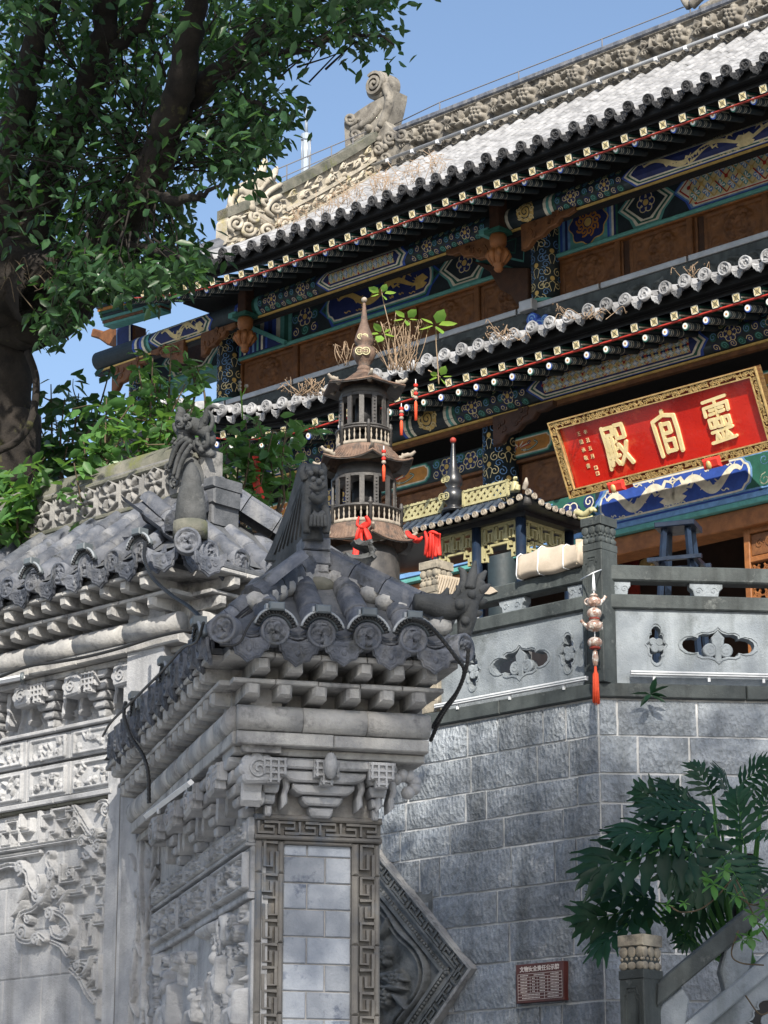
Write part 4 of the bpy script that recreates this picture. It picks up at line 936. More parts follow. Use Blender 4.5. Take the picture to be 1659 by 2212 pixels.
for u in (-9.80, -4.80, .1): 
    o = column(u, -.86, 11.55, 12.75, .16); b = MB(); b.lathe([(.20, 11.42), (.205, 11.50)], (u, 0, -.82), 'skyblue', 18); b.lathe([(.19, 11.50), (.195, 11.545)], (u, 0, -.82), 'green', 18); b.lathe([(.17, 11.545), (.18, 11.59)], (u, 0, -.82), 'teal', 18); put('column_collar', b, HM, o)
column(-11.45, -.86, 11.85, 12.75, .14)
for u in (-9.80, -4.75, .15): column(u, 0, FLOOR, 10.2, .19)
def bracket(u, n, z1, w, h, sg, m='wood', th=.07, name='carved_bracket'):
    r = Rel(w, h, .016); rr = random.Random(int(u*100)+sg)
    out = [(0, h), (w, h), (w, h*.84), (w*.86, h*.74), (w*.74, h*.76), (w*.66, h*.56), (w*.5, h*.5), (w*.4, h*.32), (w*.22, h*.28), (w*.14, h*.06), (0, 0)]
    b = MB(); P = [(u+sg*x, z1-h+y) for x, y in out]; b.prism(P, n-th, n, m, .01, True)
    for k in range(9): x = rr.uniform(.08, .75)*w; y = h*(1-rr.uniform(.1, .9)*(1-x/w)*.9); b.line(spiral(u+sg*x, z1-h+y, h*.09, 1.5, rr.uniform(0, 6), sgn=rr.choice((-1, 1))), .022, n+.012, m, n0=n-.01)
    return put(name, b, HM, hall)
bracket(-4.62, -.22, 12.28, .75, .30, 1, 'wood'); bracket(-4.95, -.22, 12.28, .75, .34, -1, 'wood'); bracket(-9.65, -.22, 12.28, .6, .30, 1, 'wood'); bracket(-9.95, -.22, 12.28, .6, .3, -1, 'wood'); bracket(-11.3, -.25, 12.25, .7, .34, 1, 'wood')
for u in (-4.62, -9.6): bracket(u+.2, .52, 9.88, .8, .32, 1, 'wood_dark')
def lotus_drop(u, n, z1, s=1.):
    b = MB(); b.lathe([(.085*s, 0), (.10*s, -.03), (.095*s, -.12), (.07*s, -.15), (.11*s, -.20), (.115*s, -.27), (.075*s, -.33), (.05*s, -.37), (.055*s, -.40), (.03*s, -.43)], (u, z1, n), 'wood_lit', 14)
    for k in range(8): a = k*math.pi/4; b.tube([(u+.10*s*math.cos(a), z1-.19, n+.10*s*math.sin(a)), (u+.118*s*math.cos(a), z1-.25, n+.118*s*math.sin(a)), (u+.07*s*math.cos(a), z1-.34, n+.07*s*math.sin(a))], [.03, .038, .015], 'wood_lit', 6)
    o = put('lotus_drop', b, HM, hall); q = MB(); q.box(u-.07, u+.07, z1, z1+.45, n-.07, n+.07, 'wood_dark', .01); q.box(u-.20, u-.072, z1+.02, z1+.08, n-.09, n+.09, 'teal'); q.box(u-.11, u+.11, z1+.0, z1+.045, n-.11, n+.11, 'green'); put('drop_post', q, HM, o)
for x, y in ((1076, 507), (530, 687)):
    u, z = TF.px(x, y, -.15); lotus_drop(u, -.15, z, .95)
# struts with blue and teal edges beside the columns
for u in (-9.80, ):
    p = Paint(); z = 12.66
    p.flat([(u+.2, 12.1), (u+.2, z-.12), (u+.95, 12.1)], -.80, 'navy'); 
    for k in range(7): x = u+.24+.075*k; p.line([(x, 12.11), (x, 12.52-.55*(x-u-.2))], .035, -.797, ('teal', 'cream', 'blue', 'skyblue')[k % 4])
    p.line([(u+.2, z-.1), (u+1.0, 12.11)], .055, -.79, 'teal', n0=-.84); put('painted_strut', p, HM, hall)
for u in (-4.98, ):
    p = Paint(); p.flat([(u, 12.62), (u, 11.95), (u-.75, 12.35), (u-.75, 12.62)], -.82, 'ink'); p.line([(u, 11.95), (u-.78, 12.36)], .06, -.81, 'teal', n0=-.86); p.line([(u-.08, 12.5), (u-.1, 12.15), (u-.5, 12.33), (u-.6, 12.5)], .03, -.815, 'teal', True); p.line([(u-.2, 12.45), (u-.22, 12.28), (u-.42, 12.36), (u-.46, 12.45)], .02, -.814, 'green', True); put('painted_strut', p, HM, hall)
    b = MB(); b.prism([(u+.05, 12.0), (u+.05, 11.56), (u-.1, 11.6), (u-.2, 11.75), (u-.35, 11.85), (u-.5, 12.1), (u-.75, 12.3), (u-.3, 12.1)], -.80, -.70, 'wood_dark', .01, True); put('carved_brace', b, HM, hall)
# blue cloud corbel at the foot of the upper column
b = MB()
for x, y, r in ((1150, 690, 16), (1165, 705, 20), (1145, 712, 16), (1178, 690, 12)): u, v = TF.px(x, y, -.5); b.prism(circ(u, v, r*.0047, 14), -.56, -.48, 'blue', .01); b.line(spiral(u, v, r*.0035, 1.4), .014, -.475, 'skyblue', n0=-.49)
put('cloud_corbel', b, HM, hall)
b = MB(); u, v = TF.px(1140, 663, -.55); b.box(u-.09, u+.09, v-.05, v+.07, -.6, -.5, 'metal_pipe', .01); put('lamp_box', b, HM, hall)
# corner beam head with carved wood end
b = MB(); z = 12.2
q = [TF.px(x, y, -.5) for x, y in ((300, 705), (300, 765), (275, 768), (262, 755), (240, 748), (222, 735), (205, 730), (210, 712), (232, 718), (262, 705))]; b.prism(q, -.62, -.42, 'wood', .02, True)
q = [TF.px(x, y, -.45) for x, y in ((262, 710), (290, 702), (290, 765), (262, 768))]; b.prism(q, -.5, -.38, 'navy', .006); b.line([q[1], q[2]], .03, -.375, 'cream'); b.line([q[0], q[3]], .02, -.375, 'skyblue'); put('corner_beam_head', b, HM, hall)
b = MB()
for k, c in enumerate(('teal', 'ink', 'orange', 'green', 'ink', 'teal', 'wood', 'teal')):
    P = [TF.px(205, 655+5.5*k, .1), TF.px(330, 622+5.2*k, .1), TF.px(330, 627+5.2*k, .1), TF.px(205, 660.5+5.5*k, .1)]; b.prism(P, -.2, .1-.02*k, c, 0, True)
put('corner_soffit', b, HM, hall)
# ------------------------------------------------------------------ lower storey front
fx = lambda x, y, n=0: TF.pu(x, y, n)
lb = beam('lower_lintel', -9.9, 2.2, 9.565, 9.815, -.02, .25); p = Paint()
for uu in (-4.5, -9.0, -6.9, -2.2):
    c0 = {-4.5: (fx(1040, 1000), fx(1235, 945)), -9.0: (fx(545, 1120), fx(712, 1080))}.get(uu, (uu, uu+1.4)); z0, z1 = 9.575, 9.805
    q = cloudbox(p, c0[0]+.05, c0[1]-.25, z0, z1, -.015, ['green', 'teal', 'cream', 'orange'], .016); lotus(p, (q[0]+q[1])/2, (q[2]+q[3])/2, (q[1]-q[0])*.8, (q[3]-q[2])*1.05, q[4]); swirls(p, c0[0]-.36, c0[0]+.04, z0, z1, -.015, 1, r0=.055, seed=5); swirls(p, c0[1]-.24, c0[1]+.2, z0, z1, -.015, 1, r0=.055, seed=6); put('painted_field', p, HM, lb); p = Paint()
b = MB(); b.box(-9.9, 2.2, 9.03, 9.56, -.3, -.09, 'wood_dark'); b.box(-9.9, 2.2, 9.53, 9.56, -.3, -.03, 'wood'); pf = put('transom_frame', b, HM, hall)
tr_ = Rel(.8, .46, .02)
for d in (.02, .06): tr_.stroke([(d, d), (.8-d, d), (.8-d, .46-d), (d, .46-d), (d, d)], .012, .016, True)
for k in range(10): tr_.scroll(.4+.16*math.cos(k*.628), .23+.12*math.sin(k*.628), .05, .016, .022, k, (-1)**k)
tm = tr_.rough(.003).mb('wood').mesh('transom_panel')
for k in range(14): put('transom_panel', tm, HM @ TR(-9.7+.86*k, 9.06, -.085), pf)
db = beam('dragon_beam', -9.9, 2.2, 8.60, 9.02, .02, .3); p = Paint(); N0 = .023
swirls(p, fx(1080, 1190), fx(1290, 1120), 8.61, 9.01, N0, 2, 'cream', 'green', .075, 4)
q0 = rim(p, fx(1275, 1120), fx(1790, 1000), 8.61, 9.01, ['blue', 'skyblue', 'green'], N0, .03); q = cloudbox(p, fx(1297, 1110), fx(1625, 1010)+.02, 8.625, 8.995, N0+.009, ['skyblue', 'cream', 'blue'], .022)
L = q[1]-q[0]; mz = (q[2]+q[3])/2
dragon(p, q[0]+L*.27, mz, L*.50, .37, q[4], 'cream', 1, 11); dragon(p, q[1]-L*.27, mz, L*.50, .37, q[4], 'cream', -1, 12); put('painted_field', p, HM, db); p = Paint()
swirls(p, fx(1640, 1010), fx(1790, 970), 8.61, 9.01, N0, 1, 'cream', 'green', .075, 8); put('painted_field', p, HM, db)
b = MB(); b.box(-9.9, 2.2, 8.545, 8.598, -.3, .06, 'skyblue', .006); b.box(-9.9, 2.2, 8.49, 8.545, -.3, .045, 'teal', .006); put('beam_strip', b, HM, db)
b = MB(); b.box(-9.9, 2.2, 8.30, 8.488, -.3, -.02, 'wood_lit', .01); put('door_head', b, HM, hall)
# doors: one open leaf with lattice on the right, dark openings, red pillars within
def door(u0, u1, z0, z1, n):
    b = MB(); fw = .07
    for a, c, d, e in ((u0, u0+fw, z0, z1), (u1-fw, u1, z0, z1), (u0+fw, u1-fw, z1-fw, z1), (u0+fw, u1-fw, z1-.36, z1-.30), (u0+fw, u1-fw, z0, z0+fw)): b.box(a, c, d, e, n-.06, n, 'wood_lit', .008)
    o = put('door_leaf', b, HM, hall); q = MB(); zz = z0+.1; 
    nx = 5; ny = int((z1-.38-zz)/((u1-u0-2*fw)/nx)); dx = (u1-u0-2*fw)/nx; dy = (z1-.38-zz)/ny
    for i in range(nx):
        for j in range(ny):
            x, y = u0+fw+dx*(i+.5), zz+dy*(j+.5)
            for k in range(6): a = k*math.pi/3; q.line([(x, y), (x+dx*.52*math.cos(a), y+dy*.52*math.sin(a))], .014, n-.01, 'wood_lit', n0=n-.03)
            q.line(circ(x, y, dx*.28, 8), .012, n-.008, 'wood_lit', True, n-.03)
    put('lattice', q, HM, o); q = MB(); q.box(u0+fw, u1-fw, z1-.295, z1-fw-.005, n-.05, n-.025, 'wood', .01)
    for k in range(4): q.line(spiral(u0+fw+.1+.12*k, z1-.18, .05, 1.5, k), .012, n-.018, 'wood', n0=n-.03)
    put('carved_board', q, HM, o)
u = TF.pu(1604, 1130, -.1); door(u, u+.75, FLOOR, 8.32, -.10); door(u+.78, u+1.5, FLOOR, 8.32, -.10); 
for x in (-7.5, -6.7, -5.9): door(x, x+.72, FLOOR, 8.30, -.12)
b = MB(); b.lathe([(.09, FLOOR), (.09, 8.6)], (TF.pu(1362, 1190, -1.0), 0, -1.0), 'red_dull', 14); put('inner_column', b, HM, hall)
b = MB(); u, v = TF.px(1392, 1225, -.9); b.prism([(u-.1, v), (u-.05, v+.08), (u+.03, v+.1), (u+.1, v+.02), (u+.04, v-.05), (u-.03, v-.12), (u-.06, v-.04)], -.95, -.9, 'gold_leaf', .01); put('hanging_ornament', b, HM, hall)
# ------------------------------------------------------------------ name plaque
nb = .45; ub_ = TF.px(1236, 1076, nb)
lo_, hi_ = nb, 1.8
for _ in range(40):
    md = (lo_+hi_)/2
    if TF.pu(1188, 912, md) < ub_[0]: lo_ = md
    else: hi_ = md
nt_ = md; zt_ = TF.px(1188, 912, nt_)[1]; zb_ = ub_[1]
PH = math.hypot(zt_-zb_, nt_-nb); PW = TF.pu(1636, 795, nt_)-ub_[0]; PM = HM @ TR(ub_[0], zb_, nb) @ RX(math.atan2(nt_-nb, zt_-zb_))
plq = thing('name_plaque', TF.w(ub_[0], zb_, nb), 'red lacquered plaque with three large gold characters leaning forward over the hall door', 'plaque')
fwp = .088
b = MB(); b.box(fwp*.8, PW-fwp*.8, fwp*.8, PH-fwp*.8, -.05, .0, 'lacquer'); put('lacquer_board', b, PM, plq)
b = MB()
def ring_prism(b, o, i, n0, n1, m):
    q = [(o, o), (PW-o, o), (PW-o, PH-o), (o, PH-o)]; r = [(i, i), (PW-i, i), (PW-i, PH-i), (i, PH-i)]
    for k in range(4): b.prism([q[k], q[(k+1) % 4], r[(k+1) % 4], r[k]], n0, n1, m, .0)
ring_prism(b, 0, fwp, -.06, .022, 'red_deep'); ring_prism(b, 0, .012, -.06, .052, 'gold_leaf'); ring_prism(b, fwp-.012, fwp, -.06, .048, 'gold_leaf'); fr_ = put('carved_frame', b, PM, plq)
b = MB(); rr = random.Random(2)
def filigree(x0, x1, y0, y1):
    n = int(max(x1-x0, y1-y0)/.024)
    for k in range(n):
        t = (k+.5)/n; x, y = (x0+(x1-x0)*t, (y0+y1)/2) if x1-x0 > y1-y0 else ((x0+x1)/2, y0+(y1-y0)*t)
        h = .034; a = rr.uniform(0, 6.28)
        x += rr.uniform(-.02, .02); y += rr.uniform(-.02, .02)
        b.line(circ(x, y, rr.uniform(.014, .024), 8, a0=a, a1=a+4.2, end=True), .006, .047, 'gold_leaf', n0=.02)
        for j in range(3): c = a+j*2.1; b.line([(x, y), (x+h*.8*math.cos(c), y+h*.8*math.sin(c))], [.008, .004], .045, 'gold_leaf', n0=.02)
filigree(.02, PW-.02, .02, fwp-.02); filigree(.02, PW-.02, PH-fwp+.02, PH-.02); filigree(.02, fwp-.02, fwp, PH-fwp); filigree(PW-fwp+.02, PW-.02, fwp, PH-fwp)
put('gold_filigree', b, PM, fr_)
# the three characters, stroke by stroke (0..1 boxes)
CH = {'ling': [[(.04,.93),(.96,.97)], [(.5,.95),(.5,.60)], [(.02,.62),(.03,.80),(.97,.84),(.95,.66)], [(.24,.73),(.38,.73)], [(.62,.75),(.78,.75)], [(.20,.64),(.38,.65)], [(.60,.66),(.78,.67)],
     ] + [[(a, .36), (a, .53), (a+.19, .53), (a+.19, .36), (a, .36)] for a in (.12, .42, .70)] + [[(.10,.25),(.92,.29)], [(.5,.27),(.52,.05)], [(.30,.22),(.22,.08)], [(.70,.22),(.80,.10)], [(.02,.03),(.98,.07)], [(.30,.22),(.38,.10)], [(.70,.22),(.64,.1)]],
      'guan': [[(.5,.99),(.5,.90)], [(.08,.02),(.05,.55),(.04,.80),(.5,.90),(.93,.84),(.95,.5),(.92,.05)], [(.34,.70),(.66,.70),(.66,.50),(.34,.50)], [(.34,.72),(.34,.08)], [(.34,.34),(.70,.34),(.70,.10),(.34,.10)]],
      'dian': [[(.06,.93),(.46,.93),(.46,.76),(.06,.76)], [(.06,.95),(.08,.5),(.02,.02)], [(.12,.60),(.50,.60)], [(.12,.44),(.50,.44)], [(.12,.28),(.52,.28)], [(.22,.68),(.22,.28)], [(.38,.68),(.38,.28)], [(.20,.20),(.14,.10)], [(.36,.20),(.44,.10)], [(.60,.95),(.60,.66),(.92,.66),(.92,.95),(.60,.95)], [(.58,.52),(.98,.06)], [(.92,.54),(.76,.28),(.52,.08)]]}
CW, CHH = PH*.36, PH*.56
for nm, cx in (('dian', .285), ('guan', .53), ('ling', .775)):
    b = MB(); x0, y0 = PW*cx-CW/2, PH*.5-CHH/2
    for k, s_ in enumerate(CH[nm]):
        q = np.array([(x0+x*CW, y0+y*CHH) for x, y in s_]); w = .038 if nm != 'ling' else .032
        for i in range(len(q)-1): b.line([q[i], q[i+1]], w, .020+.0007*(k % 9)+.0003*i, 'gold_letter', n0=.0); b.prism(circ(q[i][0], q[i][1], w*.5, 10), 0, .0198+.0007*(k % 9), 'gold_letter')
        b.prism(circ(q[-1][0], q[-1][1], w*.5, 10), 0, .0197+.0007*(k % 9), 'gold_letter')
    put('gold_character', b, PM, plq)
for s_, cx in (('辛丑五月', .155), ('王德承敬書', .122)):
    for k, ch in enumerate(s_): text(ch, .05, PM @ TR(PW*cx, PH*(.76-.105*k)-.0, .004), 'gold_letter', plq, 'inscription', .002)
b = MB()
for k in (0, 1): b.box(PW*.155-.02, PW*.155+.02, PH*(.30-.075*k)-.02, PH*(.30-.075*k)+.02, 0, .004, 'gold_letter'); b.line(spiral(PW*.155, PH*(.30-.075*k), .014, 1.6), .005, .006, 'lacquer')
put('seal_mark', b, PM, plq)
b = MB()
for x in (1330, 1545):
    pass
for t in (.24, .70):
    x = PW*t; b = MB(); b.box(x-.10, x+.10, -.04, .065, -.08, .08, 'red_cloth', .02); b.ball((x-.02, .0, .085), (.03, .045, .02), 'gold_leaf', 10, 6); put('support_bolster', b, PM, plq)

# ------------------------------------------------------------------ gate: shared pieces
def strip_board(b, u0, u1, z0, z1, n0, n1, m, seg=.21, gap=.003, bev=.005):
    k = max(1, round((u1-u0)/seg)); d = (u1-u0)/k
    for i in range(k): b.box(u0+d*i+gap/2, u0+d*(i+1)-gap/2, z0+nrs.rand()*.003, z1+nrs.rand()*.003, n0, n1+nrs.rand()*.004, m, bev)
raf = {}
def raf_mesh(L):
    b = MB(); w, h = .037, .034
    b.add([(-w,-h,0),(w,-h,0),(w,h,0),(-w,h,0),(-w*.9,-h*.7,L),(w*.9,-h*.7,L),(w*.9,h,L),(-w*.9,h,L),(-w*.55,-h*.35,L+.02),(w*.55,-h*.35,L+.02),(w*.55,h*.85,L+.02),(-w*.55,h*.85,L+.02)],
          [(3,2,1,0),(8,9,10,11)]+[(a+k, a+(k+1) % 4, a+4+(k+1) % 4, a+4+k) for a in (0, 4) for k in range(4)], 'stucco'); return b.mesh('rafter')
for L in (.22, .30): raf[L] = raf_mesh(L)
gdisc = disc_mesh(.064, 'tile_grey', .05, 1.2, 32); gdrip = drip_mesh(.092, .105, 'tile_grey', .014); gcov = cover_mesh(.058, .23, 'tile_grey', 9); gpan = pan_mesh(.085, .23, 'tile_grey', .04)
def gate_eave(par, fr, ua, ub, zb, side=1, n_d=.42, raf_sp=.165, seg=.42, dz=0., ends=(0, 0)):
    """beam, fascia, two rows of rafters and the boards over them"""
    k = max(1, round((ub-ua)/seg)); d = (ub-ua)/k
    for i in range(k):
        b = MB(); j = rnd.uniform(-.003, .003); b.tube([(ua+d*i+.002, zb+j, .20), (ua+d*(i+1)-.002, zb+j, .20)], .058, 'stucco', 14); put('round_beam', b, fr.M, par)
    b = MB(); strip_board(b, ua, ub, zb-.115+dz, zb-.060+dz, -.1, .215, 'stucco', .42); strip_board(b, ua, ub, zb-.150+dz, zb-.116+dz, -.1, .15, 'stucco', .42); put('fascia', b, fr.M, par)
    b = MB(); b.box(ua, ub, zb-.04, zb+.30, -.1, .10, 'stucco'); strip_board(b, ua-.04, ub+.04, zb+.135+dz, zb+.155+dz, .05, .315, 'stucco'); strip_board(b, ua-.08, ub+.08, zb+.233+dz, zb+.256+dz, .05, .405, 'stucco'); strip_board(b, ua-.08, ub+.08, zb+.258+dz, zb+.285+dz, .05, .39, 'tile_dark'); put('eave_boards', b, fr.M, par)
    u = ua+.05
    while u < ub-.02:
        put('rafter', raf[.22], fr.M @ TR(u+rnd.uniform(-.008, .008), zb+.105, .075) @ RZ(rnd.uniform(-.06, .06)), par)
        put('flying_rafter', raf[.30], fr.M @ TR(u+.03+rnd.uniform(-.008, .008), zb+.202, .07) @ RZ(rnd.uniform(-.06, .06)), par); u += raf_sp
def tile_light(fr, u, z, n, label, side=0):
    t = thing('tile_light', fr.w(u, z, n), label, 'lamp', 'arched lamps clipped over the round eave tiles')
    b = MB(); A = np.linspace(.25, math.pi-.25, 15)
    b.tube([(u+.098*math.cos(a), z+.098*math.sin(a), n+.01) for a in A], .007, 'lamp_grey', 6); put('arch_edge', b, fr.M, t)
    b = MB()
    for a in A[::1]: b.tube([(u+.072*math.cos(a), z+.072*math.sin(a), n+.012), (u+.094*math.cos(a), z+.094*math.sin(a), n+.012)], .006, 'rubber', 4)
    b.tube([(u+.083*math.cos(a), z+.083*math.sin(a), n-.01) for a in A], .016, 'plastic_grey', 6); put('lamp_ribs', b, fr.M, t)
    b = MB(); b.box(u-.034, u+.034, z+.085, z+.122, n-.03, n+.035, 'plastic_grey', .006); b.box(u-.048, u-.036, z+.09, z+.115, n-.02, n+.02, 'lamp_grey', .003); put('lamp_box', b, fr.M, t)
    return t
def cap_run(par, P, Q, r, name='ridge_cap', m='tile_grey', seg=.20, up=(0,0,1), prof=None):
    """ribbed cap tiles butted along a line from P (top) to Q, world coordinates"""
    P, Q = np.array(P, float), np.array(Q, float); d = Q-P; L = np.linalg.norm(d); d /= L; side = np.cross(d, up); side /= np.linalg.norm(side); nor = np.cross(side, d)
    pf = prof or [(-1, -.75), (-1.0, 0), (-.82, .42), (-.42, .62), (-.36, .80), (.36, .80), (.42, .62), (.82, .42), (1.0, 0), (1, -.75)]
    k = max(1, round(L/seg)); s_ = L/k
    for i in range(k):
        b = MB(); a0 = P+d*(s_*i+.003); a1 = P+d*(s_*(i+1)-.003); j = rnd.uniform(.97, 1.04)
        R = [[a+r*j*(side*x+nor*y) for x, y in pf] for a in (a0, a1)]; n = len(pf)
        b.add(np.vstack(R), [(q, q+1, n+q+1, n+q) for q in range(n-1)]+[tuple(range(n))[::-1], tuple(range(n, 2*n))], m); put(name, b, None, par)
def hose(path, r, name, label, k=8):
    p = smooth(path, 14); d = np.r_[0, np.cumsum(np.linalg.norm(np.diff(p, axis=0), axis=1))]; n = int(d[-1]/.011); s_ = np.linspace(0, d[-1], n)
    q = np.c_[[np.interp(s_, d, p[:, i]) for i in range(3)]].T; b = MB(); b.tube(q, np.where(np.arange(n) % 2, r, r*.80), 'rubber', k, sm=False); return put(name, b, None, None, label, 'cable')
KEY = [(0,0),(.86,0),(.86,.62),(.30,.62),(.30,.34),(.58,.34)]
def meander(b, fr_fn, L, w, n0, n1, m, vert=False, unit=None):
    """raised key fret along a strip of length L and width w; fr_fn maps (along, across) to u,v"""
    u_ = unit or w*1.55; k = max(1, round(L/u_)); u_ = L/k
    for i in range(k):
        f = i % 2
        for pth in ([(.06,.98),(.06,.10),(.80,.10),(.80,.56),(.34,.56)], [(.34,.92),(1.02,.92)]):
            q = [fr_fn(u_*(i+x), w*((1-y) if f else y)) for x, y in pth]; b.line(q, w*.20, n1, m, n0=n0)
# ------------------------------------------------------------------ gate wall
gate = thing('gate_wall', GW.w(-.8, 0, -.25), 'carved grey brick gate wall with a flower tile ridge and tiled eave', 'gate wall')
ZB = 4.89; GM = GW.M
b = MB(); b.box(-4.2, .30, 0, 4.80, -.5, -.004, 'brick_carved'); b.box(-4.2, .30, 4.75, 5.2, -.5, .06, 'stucco'); put('wall_core', b, GM, gate)
gate_eave(gate, GW, -4.2, .44, ZB)
GE = Frame(GW.w(.31, 0, 0)[:2], 47)          # end of the gate wall, seen over the wing
gate_eave(gate, GE, -.12, .62, ZB, dz=.003)
b = MB(); b.box(-.2, .6, 0, 5.2, -.3, -.002, 'brick_carved'); put('wall_core', b, GE.M, gate)
gp = lambda x, y, n=0: GW.px(x, y, n)
zd = gp(135, 1239, .42)[1]
gu = [gp(x, y, .42)[0] for x, y in ((20, 1271), (82, 1255), (135, 1241), (197, 1224), (255, 1210), (310, 1194))]
sp_ = (gu[-1]-gu[0])/5; gu = [gu[-1]+sp_*k for k in range(1, -17, -1)]
EU = .62                                    # eave corner
def g_slope(n): return zd+.035+(.42-n)*.80
a_s = math.atan(.80)
b = MB(); 
b.add([(-4.2, g_slope(.42)-.05, .42), (EU, g_slope(.42)-.05, .42), (.05, g_slope(-.25)-.05, -.25), (-4.2, g_slope(-.25)-.05, -.25)], [(0,1,2,3)], 'tile_dark')
b.add([(EU, g_slope(.42)-.05, .42), (EU, g_slope(.42)-.05, -.92), (.05, g_slope(-.25)-.05, -.25)], [(0,1,2)], 'tile_dark'); b.add([(EU, g_slope(.42)-.05, -.92), (-4.2, g_slope(.42)-.05, -.92), (-4.2, g_slope(-.25)-.05, -.25), (.05, g_slope(-.25)-.05, -.25)], [(0,1,2,3)], 'tile_dark')
grf = put('gate_roof', b, GM, gate)
for i, u in enumerate(gu):
    if u > EU-.08: continue
    put('eave_disc', gdisc, GM @ TR(u+rnd.uniform(-.006, .006), zd+rnd.uniform(-.008, .006), .435) @ RX(rnd.uniform(-.1, .1)) @ RZ(rnd.uniform(0, 6)), grf)
    put('drip_tile', gdrip, GM @ TR(u+sp_/2, zd-.035+rnd.uniform(-.01, .008), .43) @ RX(.12+rnd.uniform(-.1, .1)) @ RZ(rnd.uniform(-.08, .08)), grf)
    for j in range(4):
        n = .42-j*.155
        if n < -.2 or u > .08+(n+.25)*.8: continue
        B = RX(-(math.pi/2-a_s)); put('cover_tile', gcov, GM @ TR(u, g_slope(n)-.02, n) @ B @ RZ(rnd.uniform(-.03, .03)), grf); put('pan_tile', gpan, GM @ TR(u-sp_/2, g_slope(n)-.045, n) @ B, grf)
# the returning eave at the end
EFr = Frame(GW.w(EU-.42, 0, 0)[:2], 47)      # local u runs back, n = .42 is the eave line
for k in range(1, 5):
    u = -.42+.235*k; put('eave_disc', gdisc, EFr.M @ TR(u, zd, .435) @ RZ(k), grf); put('drip_tile', gdrip, EFr.M @ TR(u-.118, zd-.035, .43), grf)
    for j in range(3):
        n = .42-j*.155
        if u > .05+(.42-n)*-.3 and j > 1: continue
        put('cover_tile', gcov, EFr.M @ TR(u, g_slope(n)-.02, n) @ RX(-(math.pi/2-a_s)), grf); put('pan_tile', gpan, EFr.M @ TR(u-.118, g_slope(n)-.045, n) @ RX(-(math.pi/2-a_s)), grf)
ct = GW.w(*gp(405, 1168, .46), .46); put('corner_disc', disc_mesh(.072, 'tile_grey', .05, 1.2, 32), Matrix.Translation(Vector(ct)) @ Matrix.Rotation(math.radians(2), 4, 'Z') @ RX(math.pi/2), grf)
for x, y, c in ((355, 1195, -25), (452, 1205, 30)):
    d = GW.w(*gp(x, y, .45), .45); put('drip_tile', gdrip, Matrix.Translation(Vector(d)) @ Matrix.Rotation(math.radians(c), 4, 'Z') @ RX(math.pi/2), grf)
# ridge with flower tiles
zr0, zr1 = gp(0, 1185, -.17)[1], gp(0, 1096, -.17)[1]
b = MB(); b.box(-4.2, .18, zr0-.16, zr0, -.36, -.14, 'tile_grey', .02); b.box(-4.2, .18, zr0, zr1, -.33, -.19, 'flower_brick'); b.tube([(-4.2, zr1+.0, -.25), (.1, zr1+.0, -.25)], .10, 'moss_cap', 12, sq=.55); b.box(-4.2, .14, zr1-.055, zr1-.02, -.345, -.16, 'moss_cap', .01); b.box(-4.2, .16, zr0, zr0+.035, -.345, -.16, 'moss_cap', .01)
gr = put('gate_ridge', b, GM, gate)
fl = Rel(.20, .215, .0045); fl.stroke([(0.01, .005), (0.01, .21)], .006, .018, True); fl.stroke([(.19, .005), (.19, .21)], .006, .018, True)
hx = [(.1+.088*math.cos(a), .107+.10*math.sin(a)) for a in np.arange(7)*math.pi/3+math.pi/2]; fl.stroke(hx, .0085, .03)
for k in range(6): a = k*math.pi/3; fl.stroke([(.1+.026*math.cos(a), .107+.03*math.sin(a)), (.1+.062*math.cos(a), .107+.068*math.sin(a))], [.010, .021], .038)
for k in range(6):
    a = k*math.pi/3; q = fl.stroke([(.1+.03*math.cos(a), .107+.034*math.sin(a)), (.1+.05*math.cos(a), .107+.056*math.sin(a))], .0, 0)
fl.disc(.1, .107, .02, .04); flm = fl.rough(.0015).mb('flower_brick').mesh('flower_tile')
fu = [gp(x, y, -.17)[0] for x, y in ((47, 1131), (97, 1118), (142, 1111), (190, 1098), (239, 1083), (287, 1068), (334, 1056))]; fs_ = (fu[-1]-fu[0])/6
for k in range(14): put('flower_tile', flm, GM @ TR(fu[-1]-fs_*k-.10*fs_/.2, zr0+.03, -.188) @ SCL(fs_/.2, (zr1-zr0-.06)/.215, 1), gr)
# cap tiles on the two hips of the end
cap_run(gr, GW.w(.16, zr0+.06, -.28), GW.w(.60, zr0-.38, -.86), .085)
cap_run(gr, GW.w(.14, zr0+.0, -.2), GW.w(.50, zr0-.33, .30), .075)
